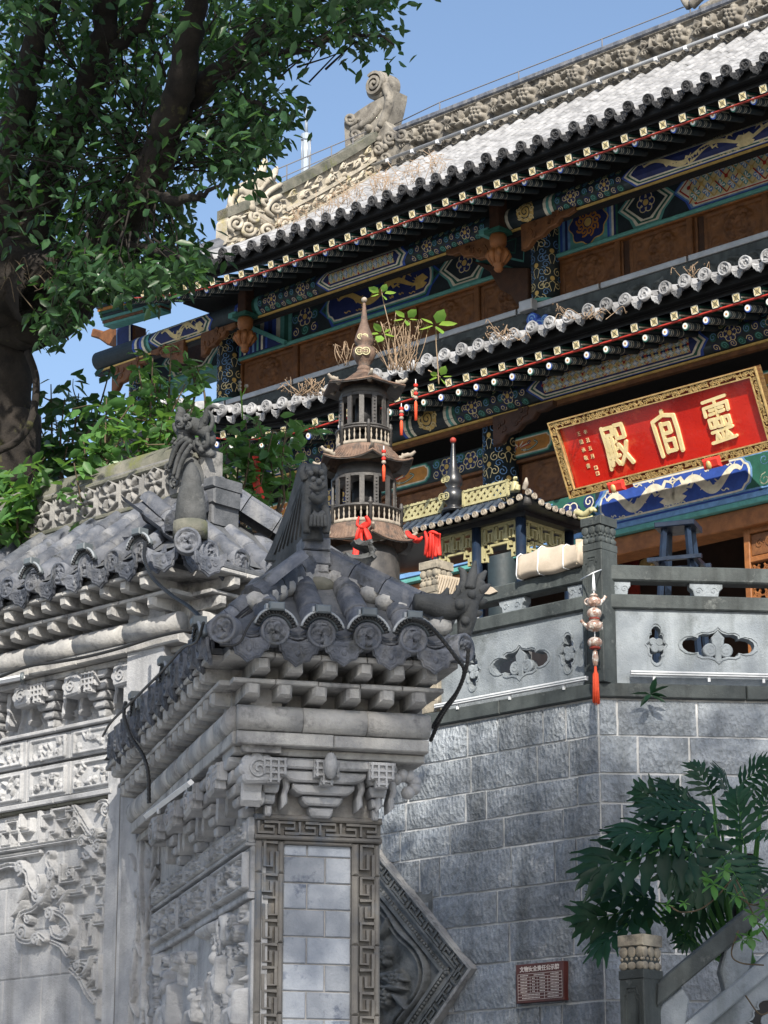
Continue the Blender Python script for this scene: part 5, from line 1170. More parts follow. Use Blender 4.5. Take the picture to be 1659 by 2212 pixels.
# dragon head at the ridge end
b = MB(); n0 = -.2; m = 'stone_sculpt'
sculpt(b, [([(420, 1075), (425, 1040), (415, 1005), (405, 970), (400, 935)], [30, 28, 25, 22, 18], 0), ([(400, 940), (412, 920), (440, 930), (455, 950), (448, 965)], [20, 19, 15, 12, 8], 0), ([(425, 960), (440, 975), (452, 978), (462, 985)], [12, 12, 11, 7], .01),
           ([(440, 930), (450, 905), (455, 888), (465, 880), (478, 884)], [9, 8, 7, 5, 2], .02), ([(455, 945), (468, 925), (470, 905), (462, 892)], [6, 5, 4, 3], .04), ([(395, 925), (388, 905), (392, 890), (386, 882)], [13, 10, 9, 5], 0), ([(392, 940), (380, 925), (376, 915)], [9, 7, 4], 0), ([(462, 940), (463, 960), (455, 970), (440, 962), (440, 950)], [5, 5, 5, 4, 4], .05),
           ([(440, 960), (425, 975), (412, 1000), (402, 1035)], [6, 6, 5, 4], .10), ([(445, 970), (432, 990), (420, 1015), (412, 1045)], [5, 6, 5, 4], .11), ([(430, 955), (412, 968), (400, 990), (390, 1020)], [6, 6, 5, 3], .09), ([(415, 950), (402, 962), (392, 985), (385, 1010)], [5, 5, 4, 3], .07)]
       + [(pspiral(x, y, r, 1.5, a, s), 3.6, d) for x, y, r, a, s, d in ((405, 920, 10, 0, 1, .06), (425, 925, 8, 2, -1, .07), (383, 1015, 12, 3, 1, .05), (380, 1040, 10, 1, 1, .04), (418, 905, 7, 0, 1, .05), (446, 912, 6, 4, 1, .03), (400, 1050, 10, 2, 1, .08))],
       [(425, 915, 6, .09), (450, 975, 8, .05), (456, 962, 6, .05)]+[(390+2*k, 960+9*k, 4.5, .06) for k in range(7)]+[(398+2*k, 955+10*k, 4, .08) for k in range(7)], m, GW, n0); put('dragon_head', b, GM, gr)
b = MB(); u0, z0 = gp(440, 1055, -.1); b.box(u0-.03, u0+.035, z0-.20, z0+.03, -.34, -.14, 'tile_dark', .01); u0, z0 = gp(443, 1060, -.1); b.box(u0-.04, u0+.045, z0-.07, z0+.02, -.33, -.13, 'tile_dark', .01); b.box(u0-.045, u0+.05, z0+.024, z0+.085, -.34, -.12, 'tile_dark', .01); put('dragon_plinth', b, GM, gr)
# blunt guardian stone on the corner
b = MB(); zc0 = gp(405, 1150, .30)[1]; u0 = gp(405, 1150, .30)[0]
b.lathe([(.088, 0), (.086, .10), (.078, .19), (.066, .25), (.056, .262), (.058, .28), (.046, .335), (.028, .375), (.012, .395), (.0, .40)], (u0-.0, zc0, .28), m, 14); b.lathe([(.096, -.03), (.094, .06)], (u0, zc0, .28), 'moss_cap', 14)
put('guardian_stone', b, GM, gate)
for k, (lab, i) in enumerate((('arched lamp over the far left round tile of the gate eave', 5), ('arched lamp over the middle of the gate eave', 3), ('arched lamp on the gate eave next to the corner guardian stone', 1))): tile_light(GW, gu[i], zd, .45, lab)
# corbels
def corbel(par, fr, u, z1, w=.16, s=1., cloud=True, m='brick_carved'):
    """bracket set: bowed arms stepping in downwards, a fretted block on the nose, cloud lobe at the side"""
    b = MB()
    for k, (hw, z, h) in enumerate(((.92, 0, .045), (.70, .05, .05), (.52, .105, .045), (.34, .155, .04), (.2, .20, .045))):
        x, d = w*hw, .15-.022*k
        b.prism([(u-x, z1-z), (u-x, z1-z-h*.45), (u-x*.86, z1-z-h*.85), (u-x*.7, z1-z-h), (u+x*.7, z1-z-h), (u+x*.86, z1-z-h*.85), (u+x, z1-z-h*.45), (u+x, z1-z)], 0, d, m, .008)
    o = put('corbel', b, fr.M, par)
    for sg in (-1, 1):
        c = MB(); x = u+sg*w*.98
        c.prism([(x-.016, z1), (x+.018, z1), (x+.020, z1-.05), (x+.012, z1-.075), (x+.016, z1-.12), (x+.004, z1-.15), (x+.006, z1-.19), (x-.02, z1-.215), (x-.022, z1-.16), (x-.012, z1-.12), (x-.02, z1-.08)], 0, .09, m, .008); put('corbel_arm', c, fr.M, o)
    if cloud:
        c = MB(); q = []; cx = u-w*.95
        for k in range(7): a = -.6+k*.75; q += circ(cx+.058*math.cos(a), z1-.06+.05*math.sin(a), .030, 5, a0=a-1.1, a1=a+1.1, end=True)
        c.prism(q, .02, .17, m, .012); c.line(spiral(cx, z1-.06, .045, 1.6, 1.), .010, .178, m, n0=.16); put('cloud_lobe', c, fr.M, o)
    c = MB(); h = .058; zc_ = z1-.062
    c.prism([(u-h, zc_+h), (u-h, zc_-h*.4), (u-h*.5, zc_-h*.4), (u-h*.5, zc_-h), (u+h*.5, zc_-h), (u+h*.5, zc_-h*.4), (u+h, zc_-h*.4), (u+h, zc_+h)], .13, .165, m, .004)
    for t in (-.72, -.2, .3, .8): c.line([(u-h*.95, zc_+h*t), (u+h*.95, zc_+h*t)] if t > -.4 else [(u-h*.45, zc_+h*t), (u+h*.45, zc_+h*t)], .009, .178, m, n0=.16)
    for t in (-.8, -.3, .3, .8): c.line([(u+h*t, zc_+h*.95), (u+h*t, zc_-h*(.35 if abs(t) > .5 else .95))], .009, .1785, m, n0=.16)
    put('lattice_block', c, fr.M, o); return o
zc = ZB-.15
for x, y in ((100, 1495), (210, 1465), (318, 1440), (-20, 1525)): corbel(gate, GW, gp(x, y, .1)[0], zc, .15)
r = Rel(1.7, .27, .007); rr = random.Random(3)
for c in (.17, .60, 1.03, 1.46):
    for sg in (-1, 1): r.stroke(smooth([(c+sg*.12, .01), (c+sg*.11, .07), (c+sg*.08, .12), (c+sg*.07, .19), (c, .25)]), .012, .02)
    for k in range(12): r.scroll(c+rr.uniform(-.05, .05), .03+.016*k, .022, .009, .026, rr.uniform(0, 6), rr.choice((-1, 1)), 1.2)
put('dragon_frieze', r.rough(.002).mb('brick_carved', u=-1.62, v=zc-.27), GM @ TR(0, 0, .0), gate)
# friezes
def floral(w, h, seed, hh=.02, res=.0055, ru=None, dens=1.):
    rr = random.Random(seed); r = Rel(w, h, res, ru); e = h*.08
    r.stroke([(e, e), (w-e, e), (w-e, h-e), (e, h-e), (e, e)], e*.7, hh*.7, True)
    n = int(w/h*7*dens)
    for k in range(n):
        x, y = rr.uniform(.12*h, w-.12*h), rr.uniform(.18*h, .82*h); q = rr.random()
        if q < .3: r.rose(x, y, h*rr.uniform(.12, .2), hh, 5)
        elif q < .75: r.leaf(x, y, rr.uniform(0, 6.28), h*rr.uniform(.25, .45), h*.07, hh*rr.uniform(.6, 1), rr.uniform(-1, 1))
        else: r.scroll(x, y, h*.13, h*.045, hh, rr.uniform(0, 6), rr.choice((-1, 1)))
    return r.rough(.0015, seed)
def band(par, fr, u0, u1, z0, z1, n, segs, seed, nm, m='brick_carved', gap=.03, ru=None, hh=.02):
    b = MB(); strip_board(b, u0, u1, z0, z1, -.05, n, m, (u1-u0)/segs); o = put(nm, b, fr.M, par); d = (u1-u0)/segs
    for k in range(segs): put('relief_panel', floral(d-gap*2, z1-z0-gap*.8, seed+k, hh, .0055, ru).mb(m), fr.M @ TR(u0+d*k+gap, z0+gap*.4, n+.001), o)
band(gate, GW, -1.80, -.26, 4.30, 4.46, .035, 4, 30, 'upper_frieze'); band(gate, GW, -1.80, -.26, 4.095, 4.285, .022, 4, 40, 'lower_frieze', hh=.028)
b = MB(); strip_board(b, -4.2, -.26, 4.465, 4.49, -.02, .06, 'brick_carved', .5); put('string_course', b, GM, gate); b = MB(); strip_board(b, -4.2, -.26, 4.055, 4.085, -.02, .055, 'brick_carved', .5); strip_board(b, -4.2, -.26, 4.035, 4.053, -.02, .035, 'moss_cap', .5); put('string_course', b, GM, gate)
# the big carved field with fret and scroll work; pixel lists are drawn on the wall plane
O_ = (-1.62, 2.3); R = Rel(1.34, 1.73, .0046)
def g7(p): q = [gp(x*.5, 1636+y*.5) for x, y in p]; return [(u-O_[0], v-O_[1]) for u, v in q]
def ortho(p):
    o = [p[0]]
    for a, c in zip(p[:-1], p[1:]):
        du, dv = c[0]-a[0], c[1]-a[1]; x, y = o[-1]
        if abs(dv) < .5*abs(du): o.append((x+du, y))
        elif abs(du) < .5*abs(dv): o.append((x, y+dv))
        else: o.append((x+du, y+dv))
    return o
for p in ([(5,330),(50,325),(50,285),(100,280),(100,330),(70,335),(70,390),(30,395),(30,350),(5,355)], [(110,300),(110,240),(190,235),(190,375),(110,385),(110,330),(150,325),(150,280)], [(205,300),(205,260),(245,255),(245,230),(310,225),(310,270),(260,275),(260,330),(240,345),(240,385)], [(270,360),(300,350),(300,310),(340,300),(340,340),(375,335)],
          [(310,230),(345,225),(345,260),(380,300),(420,370)], [(340,210),(395,300),(440,365)], [(0,410),(90,395),(200,385),(330,370),(470,365)], [(0,440),(80,425),(190,405)], [(285,470),(285,540),(320,550),(345,540),(345,490),(375,485),(375,450),(420,445)], [(380,560),(420,555),(420,520),(450,515),(450,470),(475,465),(475,400)], [(300,600),(380,590),(380,565)], [(440,590),(440,560),(475,555),(475,620)],
          [(375,690),(430,680),(430,820),(375,830),(375,690)], [(395,710),(412,708),(412,770)], [(430,720),(470,712),(470,640),(440,645)], [(445,860),(445,1000),(420,1010),(420,1060),(445,1075),(445,1150)], [(330,890),(380,880),(445,870)], [(425,900),(425,960),(400,990)]): R.stroke(ortho(g7(p)), .0145, .040, True); R.cut(ortho(g7(p)), .0055, .026)
for p, w in (([(0,520),(30,480),(90,470),(140,500),(150,550),(180,590),(200,560),(195,520)], .016), ([(240,560),(250,500),(230,450),(240,420)], .018), ([(205,625),(170,660),(120,680),(100,730),(110,790),(160,800),(190,770),(220,790)], .015), ([(240,660),(300,690),(330,740),(300,780),(260,770),(250,740)], .015), ([(250,800),(290,820),(320,860),(330,830)], .012), ([(330,920),(370,960),(400,1020),(430,1060)], .014), ([(350,900),(390,900),(400,930),(370,950)], .014), ([(330,300),(350,270),(365,290),(345,320)], .016), ([(440,230),(460,200),(490,200),(500,250),(480,300)], .014)): R.stroke(smooth(g7(p)), w*1.3, .050, True); R.cut(smooth(g7(p)), w*.45, .036)
for x, y, r_ in ((110,480,24), (185,600,20), (250,510,22), (265,590,20), (120,760,26), (180,790,20), (240,680,22), (310,760,18), (210,620,18), (410,410,24), (450,390,20), (380,370,18), (330,500,16), (430,330,16), (300,655,18), (150,700,16), (485,230,18), (360,905,16)):
    q = g7([(x, y)])[0]; P_ = spiral(q[0], q[1], r_*.0019, 1.6, x*.1, None, .12, (-1)**int(x)); R.stroke(P_, r_*.0005, .052, True)
for p in ([(85,690),(130,650)], [(280,640),(330,600)], [(440,440),(420,400)], [(150,560),(120,600)], [(200,640),(240,600)], [(390,940),(420,900)]):
    q = g7(p); R.leaf(q[0][0], q[0][1], math.atan2(q[1][1]-q[0][1], q[1][0]-q[0][0]), .12, .024, .065, .5); R.leaf(q[0][0]+.02, q[0][1]-.03, 2.2, .07, .016, .028, .6)
H0 = R.H.copy()
# plain slabs: joints cut between them
for z in (2.55, 2.80, 3.10, 3.36, 3.62, 3.86): q = z-O_[1]; s_ = np.abs(R.Y-q) < .0045; R.H[s_ & (H0 < .01)] -= .008
for i, (z0, z1) in enumerate(((2.3, 2.55), (2.55, 2.80), (2.80, 3.10), (3.10, 3.36), (3.36, 3.62), (3.62, 3.86))):
    for k in range(5): x = .08+.34*k+(.16 if i % 2 else 0); s_ = (np.abs(R.X-x) < .0045) & (R.Y > z0-O_[1]) & (R.Y < z1-O_[1]) & (H0 < .01); R.H[s_] -= .008
put('carved_field', R.rough(.0015).mb('brick_carved', u=O_[0], v=O_[1], n=.004), GM, gate)
b = MB(); b.box(-.30, -.20, 0, 4.5, -.02, .05, 'brick_carved', .01); b.box(-.198, -.155, 0, 4.5, -.02, .075, 'brick_carved', .01); b.box(-.150, -.09, 0, 4.5, -.02, .10, 'brick_frame', .015); b.box(-.088, .02, 0, 4.75, -.02, .145, 'brick_carved', .012); put('edge_pilaster', b, GM, gate)
# carved strip with blossom branches beside the wing
s0 = GW.px(282, 2000, .196)[0]; s1 = .315
b = MB(); b.box(s0-.02, s1, 0, 4.05, 0, .19, 'brick_carved'); vs_ = put('blossom_strip', b, GM, gate); R = Rel(s1-s0, 1.75, .006, .004); w = s1-s0; rr = random.Random(8)
for c in (.25, .5, .75):
    pts = [(w*(c+.12*math.sin(z*5+c*9)), z) for z in np.linspace(.02, 1.7, 18)]; R.stroke(smooth(pts), np.linspace(.024, .010, 103), .035)
for k in range(22): z = .04+.077*k; x = w*rr.uniform(.15, .85); R.leaf(x, z, rr.uniform(.6, 2.5), .11, .017, .04, rr.uniform(-.6, .6))
for k in range(11): R.rose(w*rr.uniform(.15, .85), .1+.15*k, .026, .042, 5)
R.stroke([(w*.62, .55), (w*.62, .72)], [.035, .02], .045); R.disc(w*.62, .75, .024, .045)
put('blossom_relief', R.rough(.0015).mb('brick_carved', u=s0, v=2.3, n=.191), GM, vs_)
# ------------------------------------------------------------------ splayed wing of the gate
wing = thing('wing_pier', WE.w(.28, 0, -.2), 'grey brick pier of the splayed wing with a small hipped tile roof', 'gate pier')
EM, SM = WE.M, WS.M; SM7 = WS.M @ SCL(1, 1, .7); ZW = 3.865
b = MB(); b.box(.003, .565, 0, 3.80, -2.38, -.02, 'mortar'); b.box(-.02, .59, 3.7, 4.18, -2.5, .05, 'stucco'); put('pier_core', b, EM, wing)
def eave_with(M, *a, **k):
    class Z: pass
    z = Z(); z.M = M; gate_eave(wing, z, *a, **k)
eave_with(EM, -.136, .74, ZW, seg=.30, raf_sp=.152); eave_with(SM7, -2.45, .19, ZW, seg=.30, raf_sp=.152, dz=.003)
# end face: bricks between key-fret strips
zj = [WE.px(690, y)[1] for y in (1824, 1851, 1908, 1965, 2024, 2083, 2142, 2202)]; zj += [zj[-1]-.118*k for k in range(1, 18)]
for i in range(len(zj)-1):
    z1, z0 = zj[i]-.003, zj[i+1]+.003; sp2 = .132+(.305*(.35 if i % 2 == 0 else .62))
    if z0 < 0: break
    for a, c in ((.132, sp2-.003), (sp2+.003, .438)):
        b = MB(); b.box(a, c, z0, z1, -.06, -.012+rnd.uniform(-.0015, .002), 'brick_face', .004); put('brick', b, EM, wing)
def key_strip(u0, u1, z0, z1, nm='key_strip'):
    b = MB(); w = u1-u0; b.box(u0, u0+w*.24, z0, z1, -.05, .012, 'brick_frame', .008); b.box(u1-w*.20, u1, z0, z1, -.05, .008, 'brick_frame', .008); b.box(u0+w*.24, u1-w*.20, z0, z1, -.05, -.014, 'brick_frame')
    o = put(nm, b, EM, wing); f = MB(); meander(f, lambda x, y: (u0+w*.27+y, z1-x), z1-z0, w*.53, -.014, .008, 'brick_frame', unit=.10); put('key_fret', f, EM, o)
for u0, u1 in ((.0, .130), (.440, .568)):
    z = 3.365
    while z > 0: z0 = max(0, z-.145 if z > 3.3 else z-.305); key_strip(u0, u1, z0+.0015, z-.0015); z = z0
b = MB(); b.box(-.006, .574, 3.452, 3.478, -.3, .03, 'brick_frame', .008); b.box(-.004, .572, 3.385, 3.452, -.3, .000, 'brick_frame'); b.box(-.006, .574, 3.367, 3.386, -.3, .026, 'brick_frame', .006); b.box(.13, .44, 3.350, 3.367, -.06, .010, 'brick_frame', .006)
o = put('key_lintel', b, EM, wing); f = MB(); meander(f, lambda x, y: (x+.004, 3.390+y), .56, .058, .0, .024, 'brick_frame', unit=.10); put('key_fret', f, EM, o)
# corbels
for u in (.284, ): 
    o = corbel(wing, WE, u, ZW-.155, .27, cloud=False); b = MB(); b.ball((u+.01, ZW-.19, .19), (.032, .06, .035), 'brick_carved', 10, 8); put('pendant_knob', b, EM, o)
corbel(wing, WE, .045, ZW-.155, .075); corbel(wing, WE, .535, ZW-.155, .075, cloud=False)
for x, y in ((500, 1680), (448, 1725), (405, 1765), (368, 1805)): corbel(wing, WS, WS.px(x, y, .1)[0], ZW-.155, .17)
b = MB(); c = WE.w(.66, ZW-.22, .12)
u0 = .665
for k in range(6): a = -1.2+k*.75; b.ball((u0+.05*math.cos(a), ZW-.235+.04*math.sin(a), .06), (.032, .03, .05), 'brick_carved', 8, 6)
put('cloud_corbel', b, EM, wing)
# side face: friezes and figure relief
band(wing, WS, -2.38, 0, 3.352, 3.462, .03, 5, 60, 'upper_frieze', ru=.008, hh=.03); band(wing, WS, -2.38, 0, 3.135, 3.335, .018, 3, 70, 'lower_frieze', ru=.008, hh=.045)
b = MB(); strip_board(b, -2.38, .0, 3.337, 3.351, -.02, .045, 'brick_carved', .4); put('string_course', b, SM, wing); b = MB(); strip_board(b, -2.38, 0, 3.105, 3.133, -.02, .03, 'brick_carved', .4); put('string_course', b, SM, wing)
b = MB(); b.box(-2.38, .0, 0, 3.12, -.06, .0, 'brick_carved'); fp = put('figure_panel', b, SM, wing)
R = Rel(2.30, .86, .005, .008); O2 = (-2.34, 2.25)
def w7(p): q = [WS.px(x*.5, 1636+y*.5, .02) for x, y in p]; return [(u-O2[0], v-O2[1]) for u, v in q]
def figure(x, y, s, seed):
    rr = random.Random(seed); q = w7([(x, y)])[0]; X, Y = q
    R.disc(X, Y, .045*s, .075); R.disc(X+.01, Y+.045*s, .03*s, .065); R.stroke([(X, Y-.07*s), (X-.02, Y-.22*s), (X+.02, Y-.48*s)], [.075*s, .11*s, .15*s], .06)
    for k in range(6): R.stroke(smooth([(X+(k-2.5)*.025*s, Y-.10*s), (X+(k-2.5)*.045*s, Y-.28*s), (X+(k-2.5)*.055*s+.02, Y-.5*s)]), .012*s, .075)
    R.stroke([(X-.06*s, Y-.10*s), (X-.16*s, Y-.20*s), (X-.08*s, Y-.24*s)], [.035*s, .03*s, .025*s], .08); R.stroke([(X+.06*s, Y-.10*s), (X+.15*s, Y-.16*s), (X+.17*s, Y-.02*s)], [.035*s, .03*s, .022*s], .08)
figure(740, 990, 1.2, 1); figure(955, 870, 1.0, 2); figure(860, 1040, .7, 3); figure(1030, 1010, .9, 4); figure(700, 860, .6, 5)
q = w7([(795, 890)])[0]; R.disc(q[0], q[1], .07, .06); R.scroll(q[0], q[1], .055, .012, .085, 0, 1, 1.6)
q = w7([(880, 760), (930, 720)]); R.stroke([q[0], q[1]], [.03, .06], .06)
q = w7([(985, 690), (990, 780)]); R.stroke(smooth([q[0], ((q[0][0]+q[1][0])/2+.03, (q[0][1]+q[1][1])/2), q[1]]), .04, .06)
rr = random.Random(4)
for k in range(110):
    x, y = rr.choice((rr.uniform(.02, .5), rr.uniform(1.7, 2.28), rr.uniform(0, 2.3))), rr.uniform(.02, .82)
    if rr.random() < .5: R.leaf(x, y, rr.uniform(0, 6.28), .11, .014, .05, rr.uniform(-1, 1))
    else: R.scroll(x, y, .035, .009, .05, rr.uniform(0, 6), rr.choice((-1, 1)))
put('figure_relief', R.fade(.03).rough(.002).mb('brick_carved', u=O2[0], v=O2[1], n=.003), SM, fp)
b = MB(); b.box(-.075, .0, 2.0, 3.10, .0, .012, 'brick_carved', .004); f = MB(); put('relief_border', b, SM, fp)
# roof of the wing
zw = 4.205; eu = [WE.px(x, y, .43)[0] for x, y in ((592, 1363), (690, 1380), (790, 1392), (890, 1398))]; esp = (eu[-1]-eu[0])/3; eu = [eu[0]+esp*k for k in range(4)]
EL, ER, AP = -.27, .86, (.284, -.05)
def e_slope(n): return zw+.035+(.43-n)*.86
b = MB(); e0 = e_slope(.43)-.05; ap = e_slope(-.05)-.05
b.add([(EL, e0, .43), (ER, e0, .43), (AP[0], ap, AP[1]), (EL, e0, -2.7), (AP[0], ap, -2.4), (ER, e0, -2.7)], [(0,1,2), (3,0,2,4), (1,5,4,2), (3,4,5)], 'tile_dark'); wr = put('wing_roof', b, EM, wing)
aw_ = math.atan(.86)
for i, u in enumerate(eu):
    put('eave_disc', gdisc, EM @ TR(u, zw, .448) @ RX(rnd.uniform(-.14, .05)) @ RZ(rnd.uniform(-.5, .5)), wr)
    nh = .43-.47*((u-EL)/.554 if u < AP[0] else (ER-u)/.576)
    j = 0; n = .43
    while n > nh-.03: put('cover_tile', gcov, EM @ TR(u, e_slope(n)-.02, n) @ RX(-(math.pi/2-aw_)) @ RZ(rnd.uniform(-.03, .03)), wr); n -= .15
for i in range(6):
    u = eu[0]-esp/2+esp*i
    if u > ER: break
    put('drip_tile', gdrip, EM @ TR(u+rnd.uniform(-.006, .006), zw-.038+rnd.uniform(-.01, .008), .44) @ RX(.14+rnd.uniform(-.12, .12)) @ RZ(rnd.uniform(-.1, .1)), wr)
    nh = .43-.47*((u-EL)/.554 if u < AP[0] else (ER-u)/.576); n = .43
    while n > nh: put('pan_tile', gpan, EM @ TR(u, e_slope(n)-.05, n) @ RX(-(math.pi/2-aw_)), wr); n -= .15
    for k in range(3): 
        q = MB(); X = np.linspace(-.075, .075, 7); q.tube([(u+x, zw-.005+.022*k-.04*(1-(x/.075)**2), .432-.012*k) for x in X], .009, 'tile_grey', 6); put('pan_tile_lip', q, EM, wr)
wd_ = disc_mesh(.066, 'tile_grey', .06, 1.2, 32); ca = WE.w(EL+.02, zw-.0, .44); put('corner_disc', wd_, Matrix.Translation(Vector(ca)) @ Matrix.Rotation(math.radians(-22), 4, 'Z') @ RX(math.pi/2), wr)
cb_ = WE.w(ER-.02, zw-.02, .43); put('corner_disc', wd_, Matrix.Translation(Vector(cb_)) @ Matrix.Rotation(math.radians(52), 4, 'Z') @ RX(math.pi/2), wr)
d = WE.w(EL+.13, zw-.04, .45)
for k in range(1, 14):
    u = .40-.205*k; 
    if u < -2.45: break
    put('eave_disc', gdisc, SM @ TR(u, zw-.02, .300) @ RZ(k), wr); put('drip_tile', gdrip, SM @ TR(u+.10, zw-.05, .285) @ RX(.1+rnd.uniform(-.1, .2)) @ SCL(.66, .8, 1), wr)
    for j in range(3): n = .29-j*.14; put('cover_tile', gcov, SM @ TR(u, zw+.01+(.29-n)*.9, n) @ RX(-.85), wr)
# hips
cap_run(wr, WE.w(.262, e_slope(-.03)+.045, -.03), WE.w(-.085, e_slope(.30)+.055, .25), .062, 'ridge_cap', 'tile_grey', .17)
cap_run(wr, WE.w(.33, e_slope(-.03)+.045, -.03), WE.w(.80, e_slope(.36)+.04, .36), .062, 'ridge_cap', 'tile_grey', .18)
b = MB(); b.ball((-.075, e_slope(.30)+.03, .255), (.028, .032, .03), 'stucco', 10, 7); b.ball((-.05, e_slope(.30)+.02, .275), (.03, .03, .03), 'stucco', 8, 6); put('plaster_plug', b, EM, wr)
for t in np.linspace(.08, .9, 7):                                         # mortar beds under the hips
    b = MB(); u = .262-.35*t; n = -.03+.28*t; b.ball((u, e_slope(n)-.03, n+.02), (.06, .05, .06), 'stucco', 8, 5); put('mortar_bed', b, EM, wr)
    b = MB(); u = .33+.47*t; n = -.03+.39*t; b.ball((u, e_slope(n)-.035, n+.02), (.065, .05, .06), 'stucco', 8, 5); put('mortar_bed', b, EM, wr)
# ridge with an upswept end, and the seated beast before it
b = MB(); zrb = e_slope(-.05); b.box(.215, .355, zrb-.1, zrb+.16, -2.5, -.12, 'stone_sculpt', .01); FN = Frame(WE.w(.225, 0, 0)[:2], -75)
put('wing_ridge', b, EM, wing)
b = MB(); q = [FN.px(x, y, 0) for x, y in ((575, 1215), (588, 1180), (604, 1140), (622, 1095), (636, 1050), (646, 1010), (652, 1000), (656, 1012), (658, 1050), (660, 1110), (664, 1215))]; b.prism(q, -.11, .01, 'stone_sculpt', .012, True)
for k in range(7): b.line(smooth([FN.px(590+9*k, 1195-6*k, .02), FN.px(612+7*k, 1140-12*k, .02), FN.px(640+3*k, 1075-10*k, .02)]), .016, .018, 'stone_sculpt', n0=0)
put('ridge_upsweep', b, FN.M, wing)
b = MB(); n0 = .05; m = 'stone_sculpt'
sculpt(b, [([(676, 1170), (675, 1130), (674, 1090), (673, 1050), (672, 1020)], [23, 24, 23, 21, 15], .0), ([(655, 1160), (654, 1130), (658, 1100)], [8, 10, 8], .07), ([(696, 1160), (698, 1130), (694, 1100)], [8, 10, 8], .07), ([(660, 1080), (676, 1092), (692, 1080)], [8, 10, 8], .09), ([(660, 1060), (676, 1066), (692, 1058)], [7, 8, 7], .09), ([(656, 1040), (650, 1022), (656, 1008)], [8, 7, 4], .02), ([(690, 1035), (698, 1018), (694, 1004)], [8, 7, 4], .02), ([(664, 1120), (676, 1128), (690, 1120)], [8, 9, 8], .09)]+[([(660+8*k, 1150), (662+7*k, 1125)], 4, .10) for k in range(5)],
       [(666, 1048, 6, .10), (686, 1046, 6, .10), (676, 1056, 7, .12), (676, 1022, 10, .05), (664, 1030, 7, .06), (688, 1028, 7, .06)], m, WE, n0); bs_ = put('seated_beast', b, EM, wing)
b = MB()
for z0, z1, w, c in ((1192, 1165, 30, 'tile_grey'), (1222, 1194, 31, 'tile_grey'), (1240, 1223, 26, 'stucco'), (1256, 1241, 33, 'stucco')): u, a = WE.px(681, z0, .02); v = WE.px(681, z1, .02)[1]; b.box(u-w*.0021, u+w*.0021, a, v, -.09, .06, c, .006)
b.ball((WE.px(690, 1262, .05)[0], WE.px(690, 1262, .05)[1], .02), (.09, .05, .06), 'moss_cap', 10, 6); put('beast_plinth', b, EM, bs_)
def tail(fr, n, P, th, par, parent_M, nm='fish_tail'):
    b = MB(); q = smooth([fr.px(x, y, n) for x, y in P+P[:1]], 3)[:-1]; b.prism(q, n-th, n+th, 'stone_sculpt', th*.6, True)
    return put(nm, b, parent_M, par)
b = MB(); sculpt(b, [([(895, 1300), (930, 1305), (965, 1312), (1000, 1305), (1025, 1280), (1036, 1255)], [18, 24, 28, 28, 22, 14], 0), ([(1010, 1300), (1008, 1335), (1002, 1375)], [26, 22, 14], 0), ([(950, 1300), (962, 1285), (967, 1270)], [12, 9, 3], 0), ([(995, 1290), (1003, 1258), (1000, 1236), (990, 1226)], [14, 11, 8, 3], 0), ([(1012, 1275), (1018, 1245), (1024, 1214)], [14, 11, 3], .02), ([(1028, 1260), (1040, 1246), (1050, 1233)], [12, 9, 3], 0), ([(1030, 1280), (1044, 1272), (1056, 1265)], [12, 9, 3], .02), ([(1025, 1300), (1040, 1300), (1052, 1297)], [12, 9, 3], 0), ([(1018, 1325), (1032, 1326), (1040, 1324)], [10, 8, 3], .01), ([(975, 1300), (985, 1282), (984, 1268)], [10, 7, 3], .03)],
       [(985, 1312, 12, .06), (1012, 1290, 10, .05), (1000, 1345, 10, .04)], 'stone_sculpt', WE, .38); put('fish_tail', b, EM, wr)
tail(WE, -2.5, [(745, 1195), (765, 1200), (785, 1198), (795, 1192), (770, 1180), (762, 1168), (780, 1172), (800, 1166), (803, 1172), (800, 1182), (812, 1188), (806, 1198), (813, 1205), (800, 1214), (780, 1222), (750, 1218)], .05, wr, EM)
for i, nm in enumerate(('at the left end of the pier eave', 'over the second round tile of the pier eave', 'over the third round tile of the pier eave', 'at the right end of the pier eave')): tile_light(WE, eu[i], zw, .46, 'arched lamp '+nm)
for k, lab in ((1, 'small lamp on the side eave of the pier nearest the corner tile'), (5, 'small lamp halfway along the side eave of the pier'), (9, 'small lamp far along the side eave of the pier')): tile_light(WS, .40-.205*k, zw-.02, .31, lab)
# ------------------------------------------------------------------ hoses, cables and lamp bars on the gate
hose([at(314, 1172, 13.1), at(312, 1205, 12.9), at(330, 1248, 12.7), at(370, 1285, 12.4), at(410, 1312, 12.0), at(436, 1338, 11.5)], .0105, 'corrugated_hose', 'black corrugated hose sagging from the gate eave to the pier corner')
hose([at(890, 1336, 10.98), at(920, 1345, 10.98), at(950, 1375, 11.05), at(985, 1420, 11.1), at(1003, 1450, 11.2), at(985, 1500, 11.3), at(955, 1545, 11.5), at(930, 1600, 11.65)], .0105, 'corrugated_hose', 'black corrugated hose hanging off the right end of the pier eave')
hose([at(1012, 1400, 11.05), at(1008, 1440, 11.1), at(990, 1490, 11.25), at(960, 1530, 11.4), at(935, 1570, 11.6)], .010, 'corrugated_hose', 'second black hose under the right corner tile of the pier')
hose([at(272, 1515, 12.9), at(268, 1545, 12.9), at(282, 1590, 12.85), at(308, 1630, 12.75), at(320, 1670, 12.7), at(322, 1735, 12.7)], .011, 'corrugated_hose', 'black corrugated hose hanging at the far end of the pier side eave')
def cable(P, r, lab): b = MB(); b.tube(smooth(P, 8), r, 'rubber', 6); return put('cable', b, None, None, lab, 'cable')
